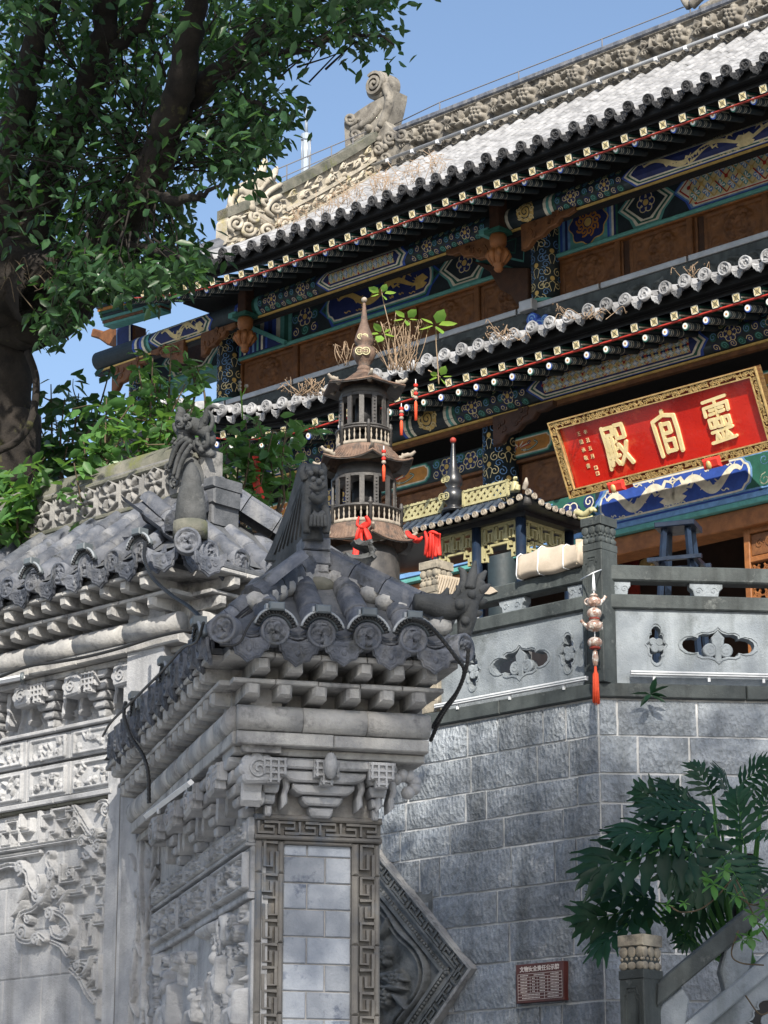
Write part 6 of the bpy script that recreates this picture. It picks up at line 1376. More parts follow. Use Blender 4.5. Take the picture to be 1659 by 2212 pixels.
cable([GW.w(*gp(x, y, .255), .255) for x, y in ((0, 1462), (60, 1440), (125, 1430), (190, 1418), (260, 1400), (330, 1378), (390, 1364), (425, 1362))], .009, 'black cable running along the round beam of the gate wall')
cable([WE.w(*WE.px(x, y, .47), .47) for x, y in ((475, 1393), (500, 1395), (520, 1385), (535, 1355), (550, 1335), (575, 1322))], .006, 'thin black cable looping past the left lamp of the pier')
cable([WS.w(*WS.px(x, y, .33), .33) for x, y in ((440, 1345), (425, 1385), (395, 1400), (350, 1450), (310, 1490), (275, 1525), (240, 1560), (222, 1590))], .007, 'black cable strung along the lamps of the pier side eave')
def lampbar(fr, p, q, n, lab):
    a, c = fr.w(*fr.px(*p, n), n), fr.w(*fr.px(*q, n), n); b = MB(); b.tube([a, c], .016, 'metal_white', 4, sm=False, up=(0, 0, 1)); b.tube([a+(c-a)*.3, a+(c-a)*.3+np.array([0, .0, -.035])], .01, 'metal_white', 4); b.tube([a+(c-a)*.93, a+(c-a)*.93+np.array([.02, .0, -.0])], .03, 'plastic_grey', 4)
    return put('light_bar', b, None, None, lab, 'light bar', 'light bars on the gate')
lampbar(WS, (316, 1762), (412, 1690), .26, 'white light bar under the side beam of the pier'); lampbar(GW, (-30, 1477), (50, 1462), .28, 'white light bar under the gate beam at the left edge')
# ------------------------------------------------------------------ diamond panel on the stone wall
dv = TA.px(1021, 2092, .07); DR = 1.12; dc = (dv[0]-DR, dv[1])
dia = thing('diamond_panel', TA.w(dc[0], dc[1], 0), 'dark carved diamond shaped brick panel set on the stone wall beside the pier', 'relief panel')
def dmd(r): return [(dc[0]+r, dc[1]), (dc[0], dc[1]+r), (dc[0]-r, dc[1]), (dc[0], dc[1]-r)]
b = MB(); b.prism(dmd(DR-.3), 0, .035, 'slab_carved')
def dring(b, r0, r1, n, m, bev=0):
    a, c = dmd(r0), dmd(r1)
    for k in range(4): b.prism([a[k], a[(k+1) % 4], c[(k+1) % 4], c[k]], .0, n, m, bev)
put('panel_field', b, TA.M, dia)
b = MB(); dring(b, DR, DR-.035, .085, 'stucco'); dring(b, DR-.035, DR-.175, .055, 'slab_carved'); dring(b, DR-.175, DR-.20, .075, 'slab_carved'); dring(b, DR-.30, DR-.34, .075, 'slab_carved'); dring(b, DR-.20, DR-.30, .045, 'slab_carved'); rim_ = put('panel_rim', b, TA.M, dia)
b = MB(); a, c = dmd(DR-.04), dmd(DR-.165)
for k in (0, 3):
    P, Q, P2 = np.array(a[k]), np.array(a[(k+1) % 4]), np.array(c[k]); L = np.linalg.norm(Q-P); t = (Q-P)/L; nn = np.array([-t[1], t[0]]); wd2 = .125*.707
    meander(b, lambda x, y: tuple(P+t*(x+.06)+nn*y), L-.12, wd2, .055, .073, 'slab_carved', unit=.13)
    for j in range(44): s_ = P+(Q-P)*(j+.5)/44+nn*(.25*.707); b.ball((s_[0], s_[1], .05), .018, 'slab_carved', 7, 4)
put('key_fret', b, TA.M, rim_)
R = Rel(1.3, 1.3, .008); X = lambda u, v: (u-dc[0]+.65, v-dc[1]+.65)
for r_, h in ((.56, .06), (.50, .04)): R.stroke([(.65+r_*math.cos(t)*(1+.12*math.cos(4*t)), .65+r_*math.sin(t)*(1+.12*math.cos(4*t))) for t in np.linspace(0, 6.29, 60)], .018, h)
rr = random.Random(5)
for k in range(26):
    t = rr.uniform(0, 6.28); q = rr.uniform(.05, .36); R.leaf(.65+q*math.cos(t), .65+q*math.sin(t), t+rr.uniform(-.6, .6), .19, .035, .09, rr.uniform(-.6, .6))
for u, v in ((.98, .62), (.82, .80), (.85, .48)): R.rose(u, v, .085, .12, 6); R.stroke(smooth([(u, v), (u-.15, v-.05), (u-.3, v+.02)]), .018, .05)
M_ = R.rough(.002); P_ = np.abs(M_.X-.65)+np.abs(M_.Y-.65) > DR-.36; M_.H[P_] = -.03
put('flower_relief', M_.mb('slab_carved', u=dc[0]-.65, v=dc[1]-.65, n=.037), TA.M, dia)
# ------------------------------------------------------------------ iron pagoda burner
pu_ = TF.px(786, 1000, 3.3); ax = TF.w(pu_[0], 0, 3.3); PG = Frame(ax[:2], 0); PGM = PG.M; KP = ax[1]/FPX*1.02
def zp(y): return at(786, y, ax[1])[2]
pag = thing('pagoda_burner', (ax[0], ax[1], FLOOR), 'tall rusty iron pagoda incense burner with a gourd finial and tiered roofs', 'incense burner')
K = lambda p: p*KP
b = MB(); z0 = zp(805)
b.lathe([(K(r), zp(y)) for r, y in ((16, 805), (16, 796), (12, 790), (18, 783), (27, 766), (24, 754), (17, 750), (15, 748), (21, 742), (22, 735), (18, 722), (12, 708), (8, 695), (5.5, 675), (3.6, 660), (3, 655))], (0, 0, 0), 'iron_rust', 18); o = put('gourd_finial', b, PGM, pag)
b = MB(); b.ball((0, zp(648), 0), K(6.8), 'iron_pale', 12, 8); put('finial_ball', b, PGM, o)
for y, r, d in ((766, 10, 27), (733, 7, 21)):
    for sx in (-.75, .75):
        b = MB(); q = MB(); cx = K(r)*sx; n = K(d)*.96; b.line(circ(cx-K(3), zp(y), K(r)*.85, 14), K(2.2), n, 'brass_paint', True, n-.03); h = K(r)*.34; b.line([(cx-K(3)-h, zp(y)-h), (cx-K(3)+h, zp(y)-h), (cx-K(3)+h, zp(y)+h), (cx-K(3)-h, zp(y)+h)], K(1.6), n+.002, 'brass_paint', True, n-.03); put('coin_emblem', b, PGM, o)
A0 = math.radians(10)
def hexroof(y0, r0, y1, r1, lift_, nm, ribs=42, m='iron_rust', under='iron'):
    b = MB(); k = 72; A = np.arange(k)*2*math.pi/k; t6 = ((A-A0+math.pi/6) % (math.pi/3))-math.pi/6; c6 = np.abs(t6)/(math.pi/6)       # 0 at corner
    R1 = K(r1)*np.cos(math.pi/6)/np.cos(math.pi/6-np.abs(t6)); rings = 7; P = []
    zt, ze = zp(y0), zp(y1)
    def ring(s_, dz=0): 
        R = K(r0)*(1-s_)+R1*s_; z = zt+(ze-zt)*(1-(1-s_)**2.0)+K(lift_)*((1-c6)**2.6)*s_**3+dz; return np.c_[R*np.sin(A), z, R*np.cos(A)]
    for i in range(rings): P.append(ring(i/(rings-1)))
    fs = [(i*k+j, (i+1)*k+j, (i+1)*k+(j+1) % k, i*k+(j+1) % k) for i in range(rings-1) for j in range(k)]; b.add(np.vstack(P), fs, m, True)
    b.add(np.vstack([ring(1.0, 0), ring(1.0, -K(5)), ring(.55, -K(3))]), [(i*k+j, (i+1)*k+j, (i+1)*k+(j+1) % k, i*k+(j+1) % k) for i in range(2) for j in range(k)], under)
    o = put(nm, b, PGM, pag); b = MB(); e = ring(1.0, -K(1.5)); b.tube(np.vstack([e, e[:1]]), K(2.2), m, 6, False)
    for j in range(0, k, max(1, k//ribs)): b.tube([ring(s_)[j]+np.array([0, K(.6), 0]) for s_ in (.12, .4, .7, .97)], K(1.25), m, 5)
    put('roof_ribs', b, PGM, o)
    for j in range(6):
        a = A0+j*math.pi/3
        if math.cos(a) < -.6: continue
        q = MB(); r = K(r1); z = ze+K(lift_); d = np.array([math.sin(a), 0, math.cos(a)])
        pth = [d*r*.72+np.array([0, z-K(2), 0]), d*r*.86+np.array([0, z+K(6), 0]), d*r*.97+np.array([0, z+K(7), 0]), d*r*1.06+np.array([0, z+K(14), 0])]; q.tube(smooth(pth, 4), np.interp(np.linspace(0, 1, 13), [0, .3, .7, 1], [K(5), K(6), K(4.5), K(3)]), 'iron_pale', 7)
        for s_ in range(6): pt = d*r*(.74+.055*s_)+np.array([0, z+K(5+5*(s_ % 2)), 0]); q.ball(pt, K(3.2), 'iron_pale', 6, 4)
        put('corner_dragon', q, PGM, o)
    return o
def drum(y0, y1, r, nm, posts=12, m='iron'):
    b = MB(); b.lathe([(K(r*.35), zp(y1)), (K(r*.35), zp(y0))], (0, 0, 0), 'black', 16); b.lathe([(K(r), zp(y0)), (K(r), zp(y0)-K(6))], (0, 0, 0), m, 24, cap=False); b.lathe([(K(r*1.02), zp(y1)+K(4)), (K(r*1.02), zp(y1))], (0, 0, 0), m, 24)
    o = put(nm, b, PGM, pag)
    for j in range(posts):
        a = A0+(j+.5)*2*math.pi/posts; d = np.array([math.sin(a), 0, math.cos(a)]); s_ = np.array([math.cos(a), 0, -math.sin(a)]); q = MB(); w = K(5.5); h = zp(y0)-zp(y1)
        q.add([d*K(r)+s_*w*x+np.array([0, zp(y1)+h*v, 0])-d*K(dd) for dd in (0, 4) for x, v in ((-1, 0), (1, 0), (1, .93), (1.6, 1), (-1.6, 1), (-1, .93))], [(0,1,2,3,4,5), (11,10,9,8,7,6)]+[(i, 6+i, 6+(i+1) % 6, (i+1) % 6) for i in range(6)], m)
        if j % 3 == 0:
            for v in np.linspace(.12, .85, 8): c = d*K(r+.6)+np.array([0, zp(y1)+h*v, 0]); q.ball(c, (K(2.6), K(1.6), K(2.6)), m, 6, 4)
        put('lattice_post', q, PGM, o)
bal_ = MB(); bal_.lathe([(.6, 0), (.6, .06), (.3, .12), (.75, .35), (.5, .5), (.28, .6), (.55, .75), (.3, .85), (.6, .95), (.6, 1)], (0, 0, 0), 'iron_pale', 8); balm = bal_.mesh('baluster')
def gallery(y0, y1, r, nm, nb_=30):
    h = zp(y0)-zp(y1); b = MB(); A = np.linspace(0, 2*math.pi, 49)
    b.tube([(K(r)*math.sin(a), zp(y0), K(r)*math.cos(a)) for a in A], K(2.6), 'iron', 6, False); b.lathe([(K(r*.7), zp(y1)), (K(r), zp(y1)), (K(r), zp(y1)-K(7)), (K(r*.95), zp(y1)-K(8))], (0, 0, 0), 'iron_pale', 36); o = put(nm, b, PGM, pag)
    for j in range(nb_):
        a = A0+(j+.5)*2*math.pi/nb_; put('baluster', balm, PGM @ TR(K(r*.97)*math.sin(a), zp(y1), K(r*.97)*math.cos(a)) @ SCL(K(3.4), h, K(3.4)), o)
    for j in range(6):
        a = A0+j*math.pi/3; x, n = K(r*1.01)*math.sin(a), K(r*1.01)*math.cos(a); q = MB(); q.lathe([(K(4), zp(y1)-K(6)), (K(4), zp(y0)+K(2)), (K(5), zp(y0)+K(3)), (K(5.5), zp(y0)+K(7)), (K(3.5), zp(y0)+K(10)), (K(4.5), zp(y0)+K(13)), (K(1), zp(y0)+K(17))], (x, 0, n), 'iron', 8); put('newel_post', q, PGM, o)
hexroof(803, 17, 843, 97, 2, 'top_roof'); drum(862, 932, 56, 'upper_drum'); gallery(938, 966, 62, 'upper_gallery')
hexroof(974, 64, 1012, 114, 13, 'middle_roof'); drum(1040, 1108, 72, 'lower_drum', 14); gallery(1112, 1140, 87, 'lower_gallery', 40); hexroof(1148, 88, 1184, 118, 10, 'lower_roof')
b = MB(); b.lathe([(K(70), zp(1190)), (K(80), zp(1210)), (K(78), zp(1300)), (K(95), zp(1330)), (K(95), FLOOR)], (0, 0, 0), 'iron', 24); put('furnace_body', b, PGM, pag)
for r0, y0, r1, y1 in ((58, 1012, 70, 1045), (50, 843, 55, 864)): b = MB(); b.lathe([(K(r0), zp(y0)), (K(r1), zp(y1))], (0, 0, 0), 'iron', 24); put('eave_soffit', b, PGM, pag)
def charm(x, y0, y1, Y, lab, beads=4):
    p, q = at(x, y0, Y), at(x, y1, Y); L = p[2]-q[2]; t = thing('hanging_charm', p, lab, 'charm', 'charms hanging from the pagoda burner'); b = MB(); W = Frame(p[:2], 0)
    b.tube([(0, p[2]+.03, 0), (0, q[2]+L*.4, 0)], .004, 'string', 5); 
    for k in range(beads): b.ball((0, p[2]-L*.08-L*.11*k, 0), (.022, .020, .022), 'iron_pale' if k % 2 else 'red_cloth', 8, 5)
    put('beads', b, W.M, t); b = MB(); b.lathe([(.010, p[2]-L*.5), (.016, p[2]-L*.6), (.014, q[2])], (0, 0, 0), 'tassel', 8); put('tassel', b, W.M, t)
yf = ax[1]-.42
charm(898, 826, 908, ax[1]-.25, 'long bead charm with red tassel at the right corner of the top pagoda roof'); charm(867, 878, 940, ax[1]-.3, 'thin bead charm hanging inside the right edge of the top pagoda roof'); charm(829, 970, 1040, yf, 'red bead charm hanging at the front corner of the middle pagoda roof'); charm(693, 1012, 1088, ax[1]-.2, 'dark red charm hanging left of the middle pagoda roof')
def cloth(name, pts, Y, lab, w=.03, seed=0):
    rr = random.Random(seed); o0 = at(*pts[0][0], Y); t = thing(name, o0, lab, 'red cloth'); 
    for k, pth in enumerate(pts):
        q = smooth([at(x, y, Y-.03*math.sin(i*1.7+k)) for i, (x, y) in enumerate(pth)], 6); b = MB(); n = len(q); b.tube(q, w*(.55+.45*np.sin(np.linspace(.2, 2.9, n)))*rr.uniform(.8, 1.2), 'red_cloth', 7, sq=.45); put('fold', b, None, t)
cloth('knotted_cloth', [[(775, 1118), (772, 1135), (790, 1140)], [(790, 1115), (796, 1130), (780, 1138)], [(783, 1135), (776, 1160), (770, 1180), (768, 1205)], [(786, 1135), (790, 1160), (794, 1180), (798, 1195)], [(780, 1135), (780, 1160), (784, 1185)], [(772, 1182), (768, 1195), (770, 1208)], [(788, 1138), (797, 1160), (800, 1172)], [(776, 1140), (771, 1158), (772, 1172)]], yf-.1, 'bright red sash tied to the lower gallery of the pagoda burner', .036, 1)
cloth('knotted_cloth', [[(918, 1150), (922, 1170), (918, 1200)], [(930, 1152), (930, 1175), (928, 1205)], [(940, 1150), (942, 1175), (940, 1203)], [(948, 1152), (946, 1172), (950, 1200)], [(912, 1160), (905, 1168), (895, 1166)], [(925, 1155), (936, 1150), (948, 1155)], [(880, 1148), (886, 1158), (900, 1162)], [(935, 1155), (936, 1180), (934, 1208)], [(924, 1160), (922, 1185), (923, 1205)]], 21.0, 'bunched red sash on the right corner of the lower pagoda roof', .032, 2)
# ------------------------------------------------------------------ black burner with a hipped roof
nc = 1.7; uc = TF.pu(980, 1100, nc); hb = .55; cr = TF.px(1146, 1078, nc+hb); ha = cr[0]-uc; ze = TF.px(1000, 1117, nc+hb)[1]; zrd = TF.px(1000, 1097, nc)[1]
blk = thing('black_burner', TF.w(uc, FLOOR, nc), 'black pavilion shaped incense burner with blue posts and gold fret panels', 'incense burner')
b = MB(); rw = .62; up_ = .10
def bz(u, n):      # roof surface height
    s_ = max(abs(n)/hb, (abs(u)-rw*.9)/(ha-rw*.9)); s_ = min(max(s_, 0), 1); c = min(abs(u)/ha, 1)*min(abs(n)/hb, 1); return zrd+(ze-zrd)*(1-(1-s_)**1.8)+up_*c**5
us_ = np.linspace(-ha, ha, 27); ns_ = np.linspace(-hb, hb, 15); G_ = np.array([[bz(u, n) for u in us_] for n in ns_])
X, Y = np.meshgrid(us_, ns_); P = np.stack([X+uc, G_, Y+nc], -1).reshape(-1, 3); w = 27; fs = [(j*w+i, (j+1)*w+i, (j+1)*w+i+1, j*w+i+1) for j in range(14) for i in range(26)]; b.add(P, fs, 'burner_tile', True); P2 = P.copy(); P2[:, 1] -= .05; b.add(P2, fs, 'burner_black', True)
br = put('burner_roof', b, HM, blk)
rt = MB()
for k in range(27):
    u = -ha+.02+2*(ha-.02)*k/26; s0_ = max(0, (abs(u)-rw)/(ha-rw))
    for sg_ in (1, ): rt.tube([(uc+u*(1-.0*q), bz(u, hb*q)+.012, nc+hb*q) for q in np.linspace(max(.1, s0_), 1, 5)], .020, 'burner_tile', 6)
for k in range(10): n = -hb+.03+2*(hb-.03)*k/9; rt.tube([(uc+ha*q, bz(ha*q, n)+.012, nc+n) for q in np.linspace(max(.55, .5+.5*abs(n)/hb), 1, 4)], .020, 'burner_tile', 6)
put('tile_ribs', rt, HM, br)
ed = disc_mesh(.030, 'iron_pale', .02, 1, 12)
for k in range(27): u = -ha+.02+2*(ha-.02)*k/26; put('eave_disc', ed, HM @ TR(uc+u, bz(u, hb)-.012, nc+hb+.012), br)
for k in range(11): n = hb-.05-2*(hb-.05)*k/10; put('eave_disc', ed, HM @ TR(uc+ha+.012, bz(ha, n)-.012, nc+n) @ RY(math.pi/2), br)
def trellis(u0, u1, z0, z1, n, M, par, nm):
    b = MB(); 
    for a, c, d, e in ((u0, u1, z0, z0+.02), (u0, u1, z1-.02, z1), (u0, u0+.025, z0, z1), (u1-.025, u1, z0, z1)): b.box(a, c, d, e, n-.015, n+.015, 'brass_paint')
    h = z1-z0; k = int((u1-u0)/(h*.5))
    for i in range(-2, k+1):
        for sg_ in (1, -1):
            x = u0+i*h*.5; p, q = (x, z0), (x+h, z1)
            if sg_ < 0: p, q = (x, z1), (x+h, z0)
            t0, t1 = max(0, (u0-x)/h), min(1, (u1-x)/h)
            if t1-t0 > .05: b.line([(p[0]+h*t0, p[1]+(q[1]-p[1])*t0), (p[0]+h*t1, p[1]+(q[1]-p[1])*t1)], .030, n+.006+.002*sg_, 'brass_paint', n0=n-.008)
    put(nm, b, M, par)
zl = zrd+.005
trellis(uc+.12, uc+.70, zl, zl+.16, nc, HM, br, 'ridge_trellis'); trellis(uc-.70, uc-.12, zl, zl+.16, nc, HM, br, 'ridge_trellis')
def zb2(y): return TF.px(980, y, nc)[1]
KB = (zb2(1000)-zb2(1100))/100
b = MB(); b.lathe([(r*KB, zb2(y)) for r, y in ((26, 1106), (24, 1100), (14, 1097), (13, 1093), (20, 1086), (24, 1076), (22, 1064), (15, 1057), (13, 1054), (18, 1047), (19.5, 1040), (16, 1028), (10, 1014), (7.5, 1000), (5.5, 980), (4, 962), (3.5, 955))], (uc, 0, nc), 'burner_black', 20); o = put('gourd_finial', b, HM, blk)
b = MB(); b.ball((uc, zb2(951), nc), 6.8*KB, 'red_dull', 12, 8); put('finial_ball', b, HM, o)
vd = -PG.N  # emblems face the viewer side
for y, r, d in ((1076, 9, 24), (1038, 7, 19.5)):
    for sx in (-1, .25):
        b = MB(); cu = uc+(sx*r-3)*KB*1.1; n = nc+d*KB*.97; b.line(circ(cu, zb2(y), r*KB*.85, 14), 2*KB, n, 'brass_paint', True, n-.03); h = r*KB*.35; b.line([(cu-h, zb2(y)-h), (cu+h, zb2(y)-h), (cu+h, zb2(y)+h), (cu-h, zb2(y)+h)], 1.6*KB, n+.002, 'brass_paint', True, n-.03); put('coin_emblem', b, HM, o)
pn = nc+hb-.2; pus = [TF.pu(1126, 1200, pn), TF.pu(1031, 1200, pn)]; gap_ = pus[0]-pus[1]; pus = [pus[0]-gap_*k for k in range(3)]
for n_ in (pn, nc-hb+.2):
    for u in pus: b = MB(); b.lathe([(.05, FLOOR), (.05, ze-.02)], (u, 0, n_), 'blue_post', 12); put('post', b, HM, blk)
def fret(u0, u1, z1, n, M, par, depth=.34, nm='fret_panel'):
    b = MB(); w = .022; L = u1-u0; m = 'brass_paint'
    def ln(p): b.line([(u0+x*L, z1-y*depth) for x, y in p], w, n, m, n0=n-.03)
    ln([(.02,0),(.02,1),(.14,1),(.14,.78),(.26,.78),(.26,.58),(.74,.58),(.74,.78),(.86,.78),(.86,1),(.98,1),(.98,0)])
    for x0 in (.1, .42, .70): ln([(x0,.08),(x0,.45),(x0+.1,.45),(x0+.1,.22),(x0+.2,.22),(x0+.2,.48)]); ln([(x0+.06,.08),(x0+.24,.08),(x0+.24,.3)]); ln([(x0-.05,.16),(x0-.05,.5),(x0+.04,.5)])
    ln([(.02,.03),(.98,.03)]); ln([(.08,.62),(.08,.9)]); ln([(.92,.62),(.92,.9)]); ln([(.14,.66),(.2,.66),(.2,.55)]); ln([(.86,.66),(.8,.66),(.8,.55)])
    put(nm, b, M, par)
zf = TF.px(1080, 1130, pn)[1]
for a, c in ((pus[1]+.05, pus[0]-.05), (pus[2]+.05, pus[1]-.05)): fret(a, c, zf, pn, HM, blk)
SF = Frame(TF.w(pus[0], 0, pn)[:2], 47); fret(.06, 2*(hb-.2)-.06, zf, 0, SF.M, blk)
b = MB(); b.box(pus[2]-.1, pus[0]+.1, zf, zf+.12, nc-hb+.15, pn+.05, 'burner_black'); put('eave_beam', b, HM, blk); b = MB(); b.box(pus[2]-.15, pus[0]+.15, FLOOR, FLOOR+.7, nc-hb+.1, pn+.1, 'burner_black', .02); put('burner_base', b, HM, blk); b = MB(); b.box(pus[2]-.05, pus[0]+.05, FLOOR+.7, FLOOR+1.2, nc-.15, pn-.05, 'burner_black', .02); put('burner_body', b, HM, blk)
b = MB(); u, z = TF.px(1136, 1068, nc+hb); b.lathe([(.045, z-.09), (.03, z-.03), (.02, z+.0), (.01, z+.03)], (u, 0, nc+hb-.02), 'iron', 10); put('corner_bell', b, HM, br)
b = MB(); sculpt(b, [([(1112, 1062), (1112, 1050), (1114, 1040)], [11, 9, 6], 0), ([(1120, 1060), (1122, 1048)], [7, 5], .02), ([(1104, 1048), (1107, 1042)], [5, 4], 0)], [(1113, 1034, 5, 0), (1118, 1033, 3, .02)], 'brass_paint', TF, nc+hb-.1); put('roof_figure', b, HM, br)
b = MB(); sculpt(b, [([(1132, 1058), (1136, 1045), (1137, 1032)], [5, 6, 2], 0)], [], 'iron_pale', TF, nc+hb-.1); put('roof_figure', b, HM, br)
b = MB(); sculpt(b, [([(1232, 1115), (1248, 1108), (1262, 1112), (1278, 1100), (1288, 1104)], [4, 7, 7, 6, 3], 0), ([(1250, 1118), (1265, 1122), (1280, 1116)], [4, 5, 3], 0)], [(1280, 1103, 5, .02)], 'brass_paint', TF, nc-.1); put('roof_dragon', b, HM, br)
# ------------------------------------------------------------------ stool, paper bundles, beads, ribbon
so_ = at(1470, 1290, 20.9); SO = Frame(so_[:2], -20); k_ = 20.9/FPX; zs = lambda y: at(1470, y, 20.9)[2]
stl = thing('wooden_stand', (so_[0], so_[1], FLOOR), 'dark blue wooden stand with splayed legs behind the stone railing', 'stand'); b = MB(); b.box(-.17, .17, zs(1146), zs(1134), -.15, .15, 'blue_post', .008); put('top_board', b, SO.M, stl)
for sx in (-1, 1):
    for sn in (-1, 1): b = MB(); b.tube([(sx*.10, zs(1146), sn*.09), (sx*.21, FLOOR, sn*.2)], .028, 'blue_post', 4, sm=False); put('leg', b, SO.M, stl)
for sn in (-1, 1):
    b = MB(); b.box(-.23, .23, zs(1220), zs(1212), sn*.17-.02, sn*.17+.02, 'blue_post'); put('stretcher', b, SO.M, stl); b = MB(); b.box(sn*.17-.02, sn*.17+.02, zs(1221), zs(1213), -.2, .2, 'blue_post'); put('stretcher', b, SO.M, stl)
pb_ = thing('paper_bundle', TA.w(-.45, 6.74, -.06), 'long bundle of tan paper tied with white string on the stone rail', 'paper bundle')
u0, u1 = TA.pu(1131, 1240), TA.pu(1266, 1210); R = Rel(u1-u0, .2, .02); nu = 24
b = MB(); P = []; us_ = np.linspace(u0, u1, nu)
for i, u in enumerate(us_):
    t = i/(nu-1); dip = .020*abs(math.sin(t*math.pi*3)); zt2 = 6.945-dip+.02*math.sin(t*5)+.02*t; zb3 = 6.742+.012*math.sin(t*9)
    P += [(u, zb3, .075), (u, zb3+.03, .085+.01*math.sin(t*7)), (u, zt2-.03, .07), (u, zt2, .03), (u, zt2-.01, -.14), (u, zb3, -.15)]
fs = [(i*6+j, (i+1)*6+j, (i+1)*6+(j+1) % 6, i*6+(j+1) % 6) for i in range(nu-1) for j in range(6)]+[tuple(range(6)), tuple(range((nu-1)*6, nu*6))[::-1]]; b.add(P, fs, 'paper', True); put('paper_stack', b, TA.M, pb_)
for t in (.04, .38, .74):
    i = int(t*(nu-1)); q = [np.array(P[i*6+j])*1.0 for j in range(6)]; q = [(x[0], x[1]+(.004 if j in (2, 3, 4) else -.002), x[2]+(.005 if j < 4 else -.005)) for j, x in enumerate(q)]; b = MB(); b.tube(q+[q[0]], .005, 'string', 5); put('string', b, TA.M, pb_)
b = MB()
for k in range(6): u = u1-.035+.006*k; b.box(u, u+.003, 6.75, 6.95, -.13, .08-.004*k, 'paper_edge')
put('page_edges', b, TA.M, pb_)
b = MB()
for x, y in ((1128, 1205), (1180, 1196), (1228, 1186)): u, v = TA.px(x, y, .04); b.tube([(u-.02, v+.01, .03), (u+.03, v-.005, .04), (u+.06, v-.01, .03)], [.004, .008, .004], 'string', 5)
put('string_knots', b, TA.M, pb_)
pf_ = thing('folded_paper', TA.w(-1.45, 6.74, -.03), 'fan of folded tan paper leaning by the sunlit post on the railing', 'paper'); 
b = MB(); 
for k in range(13):
    x = 932+5.6*k; a, c = TA.px(x, 1283, .02), TA.px(x+12, 1242+.8*k, .02); b.add([(a[0], a[1], .03), (c[0], c[1], .03), (c[0]+.006, c[1], -.1), (a[0]+.006, a[1], -.1), (a[0]+.012, a[1], .025), (c[0]+.012, c[1], .025)], [(0,1,2,3), (0,4,5,1)], 'paper')
q = [TA.px(x, y, 0) for x, y in ((932, 1284), (945, 1240), (1012, 1252), (1000, 1284))]; b.prism(q, -.08, .012, 'paper_edge', 0); put('folded_sheets', b, TA.M, pf_)
b = MB(); q = [TA.px(x, y, .03) for x, y in ((1040, 1262), (1062, 1268), (1074, 1278), (1058, 1284), (1040, 1282))]; b.prism(q, -.05, .035, 'paper', .0); put('loose_sheet', b, TA.M, pf_)
bc = at(1283, 1300, 19.16); BC = Frame(bc[:2], 0); kb = 19.16/FPX*1.0; zz_ = lambda y: at(1283, y, 19.16)[2]
bd_ = thing('bead_pendant', bc, 'string of painted ceramic pots and balls with a red tassel hung on the corner post', 'pendant')
b = MB(); a = TA.w(-.1, zz_(1220), .05); lp = [BC.loc(TA.w(-.105, zz_(1232), .045)), (0, zz_(1238), .02), BC.loc(TA.w(.1, zz_(1221), .045))]; b.tube(lp, .005, 'string', 5); b.tube([(0, zz_(1238), .02), (0, zz_(1450), 0)], .004, 'string', 5); b.lathe([(.006, zz_(1242)), (.012, zz_(1262)), (.016, zz_(1277))], (.0, 0, .01), 'string', 8); put('cord', b, BC.M, bd_)
for y, r, sy, sp_sg in ((1300, 17, .72, 1), (1352, 19, .72, -1)):
    b = MB(); b.ball((0, zz_(y), 0), (r*kb, r*kb*sy, r*kb), 'ceramic', 14, 9); b.tube(smooth([(sp_sg*r*kb*.7, zz_(y+2), 0), (sp_sg*r*kb*1.2, zz_(y-4), 0), (sp_sg*r*kb*1.55, zz_(y-12), 0)], 4), [.02, .018, .016, .015, .014, .013, .012, .013, .015], 'ceramic', 8); b.tube([(-sp_sg*r*kb*.8+q*math.cos(t), zz_(y)+q*math.sin(t), 0) for q, t in ((.025, x) for x in np.linspace(1.2, 5, 8))], .007, 'ceramic', 6)
    b.lathe([(r*kb*.6, zz_(y-12)), (r*kb*.5, zz_(y-15)), (.008, zz_(y-19))], (0, 0, 0), 'ceramic', 12)
    for k in range(8): t = k*.785; b.ball((r*kb*.75*math.cos(t), zz_(y+4), r*kb*.75*math.sin(t)), .018, 'ceramic', 6, 4)
    put('ceramic_pot', b, BC.M, bd_)
for y, r, sy in ((1325, 17, .8), (1388, 17, .75)): b = MB(); b.ball((0, zz_(y), 0), (r*kb, r*kb*sy, r*kb), 'ceramic', 14, 9); b.lathe([(r*kb*.7, zz_(y+11)), (r*kb*.75, zz_(y+13)), (r*kb*.6, zz_(y+14))], (0, 0, 0), 'red_dull', 12); put('ceramic_ball', b, BC.M, bd_)
b = MB(); b.lathe([(.008, zz_(1402)), (.018, zz_(1408)), (.026, zz_(1422)), (.018, zz_(1436)), (.008, zz_(1440))], (0, 0, 0), 'ceramic', 10); put('ceramic_drop', b, BC.M, bd_)
b = MB(); b.lathe([(.010, zz_(1440)), (.012, zz_(1450)), (.020, zz_(1456)), (.022, zz_(1490)), (.020, zz_(1518))], (0, 0, 0), 'tassel', 10)
for k in range(10): t = k*.628; b.tube([(.017*math.cos(t), zz_(1455), .017*math.sin(t)), (.024*math.cos(t), zz_(1519+3*math.sin(k)), .024*math.sin(t))], .005, 'tassel', 4)
put('tassel', b, BC.M, bd_)
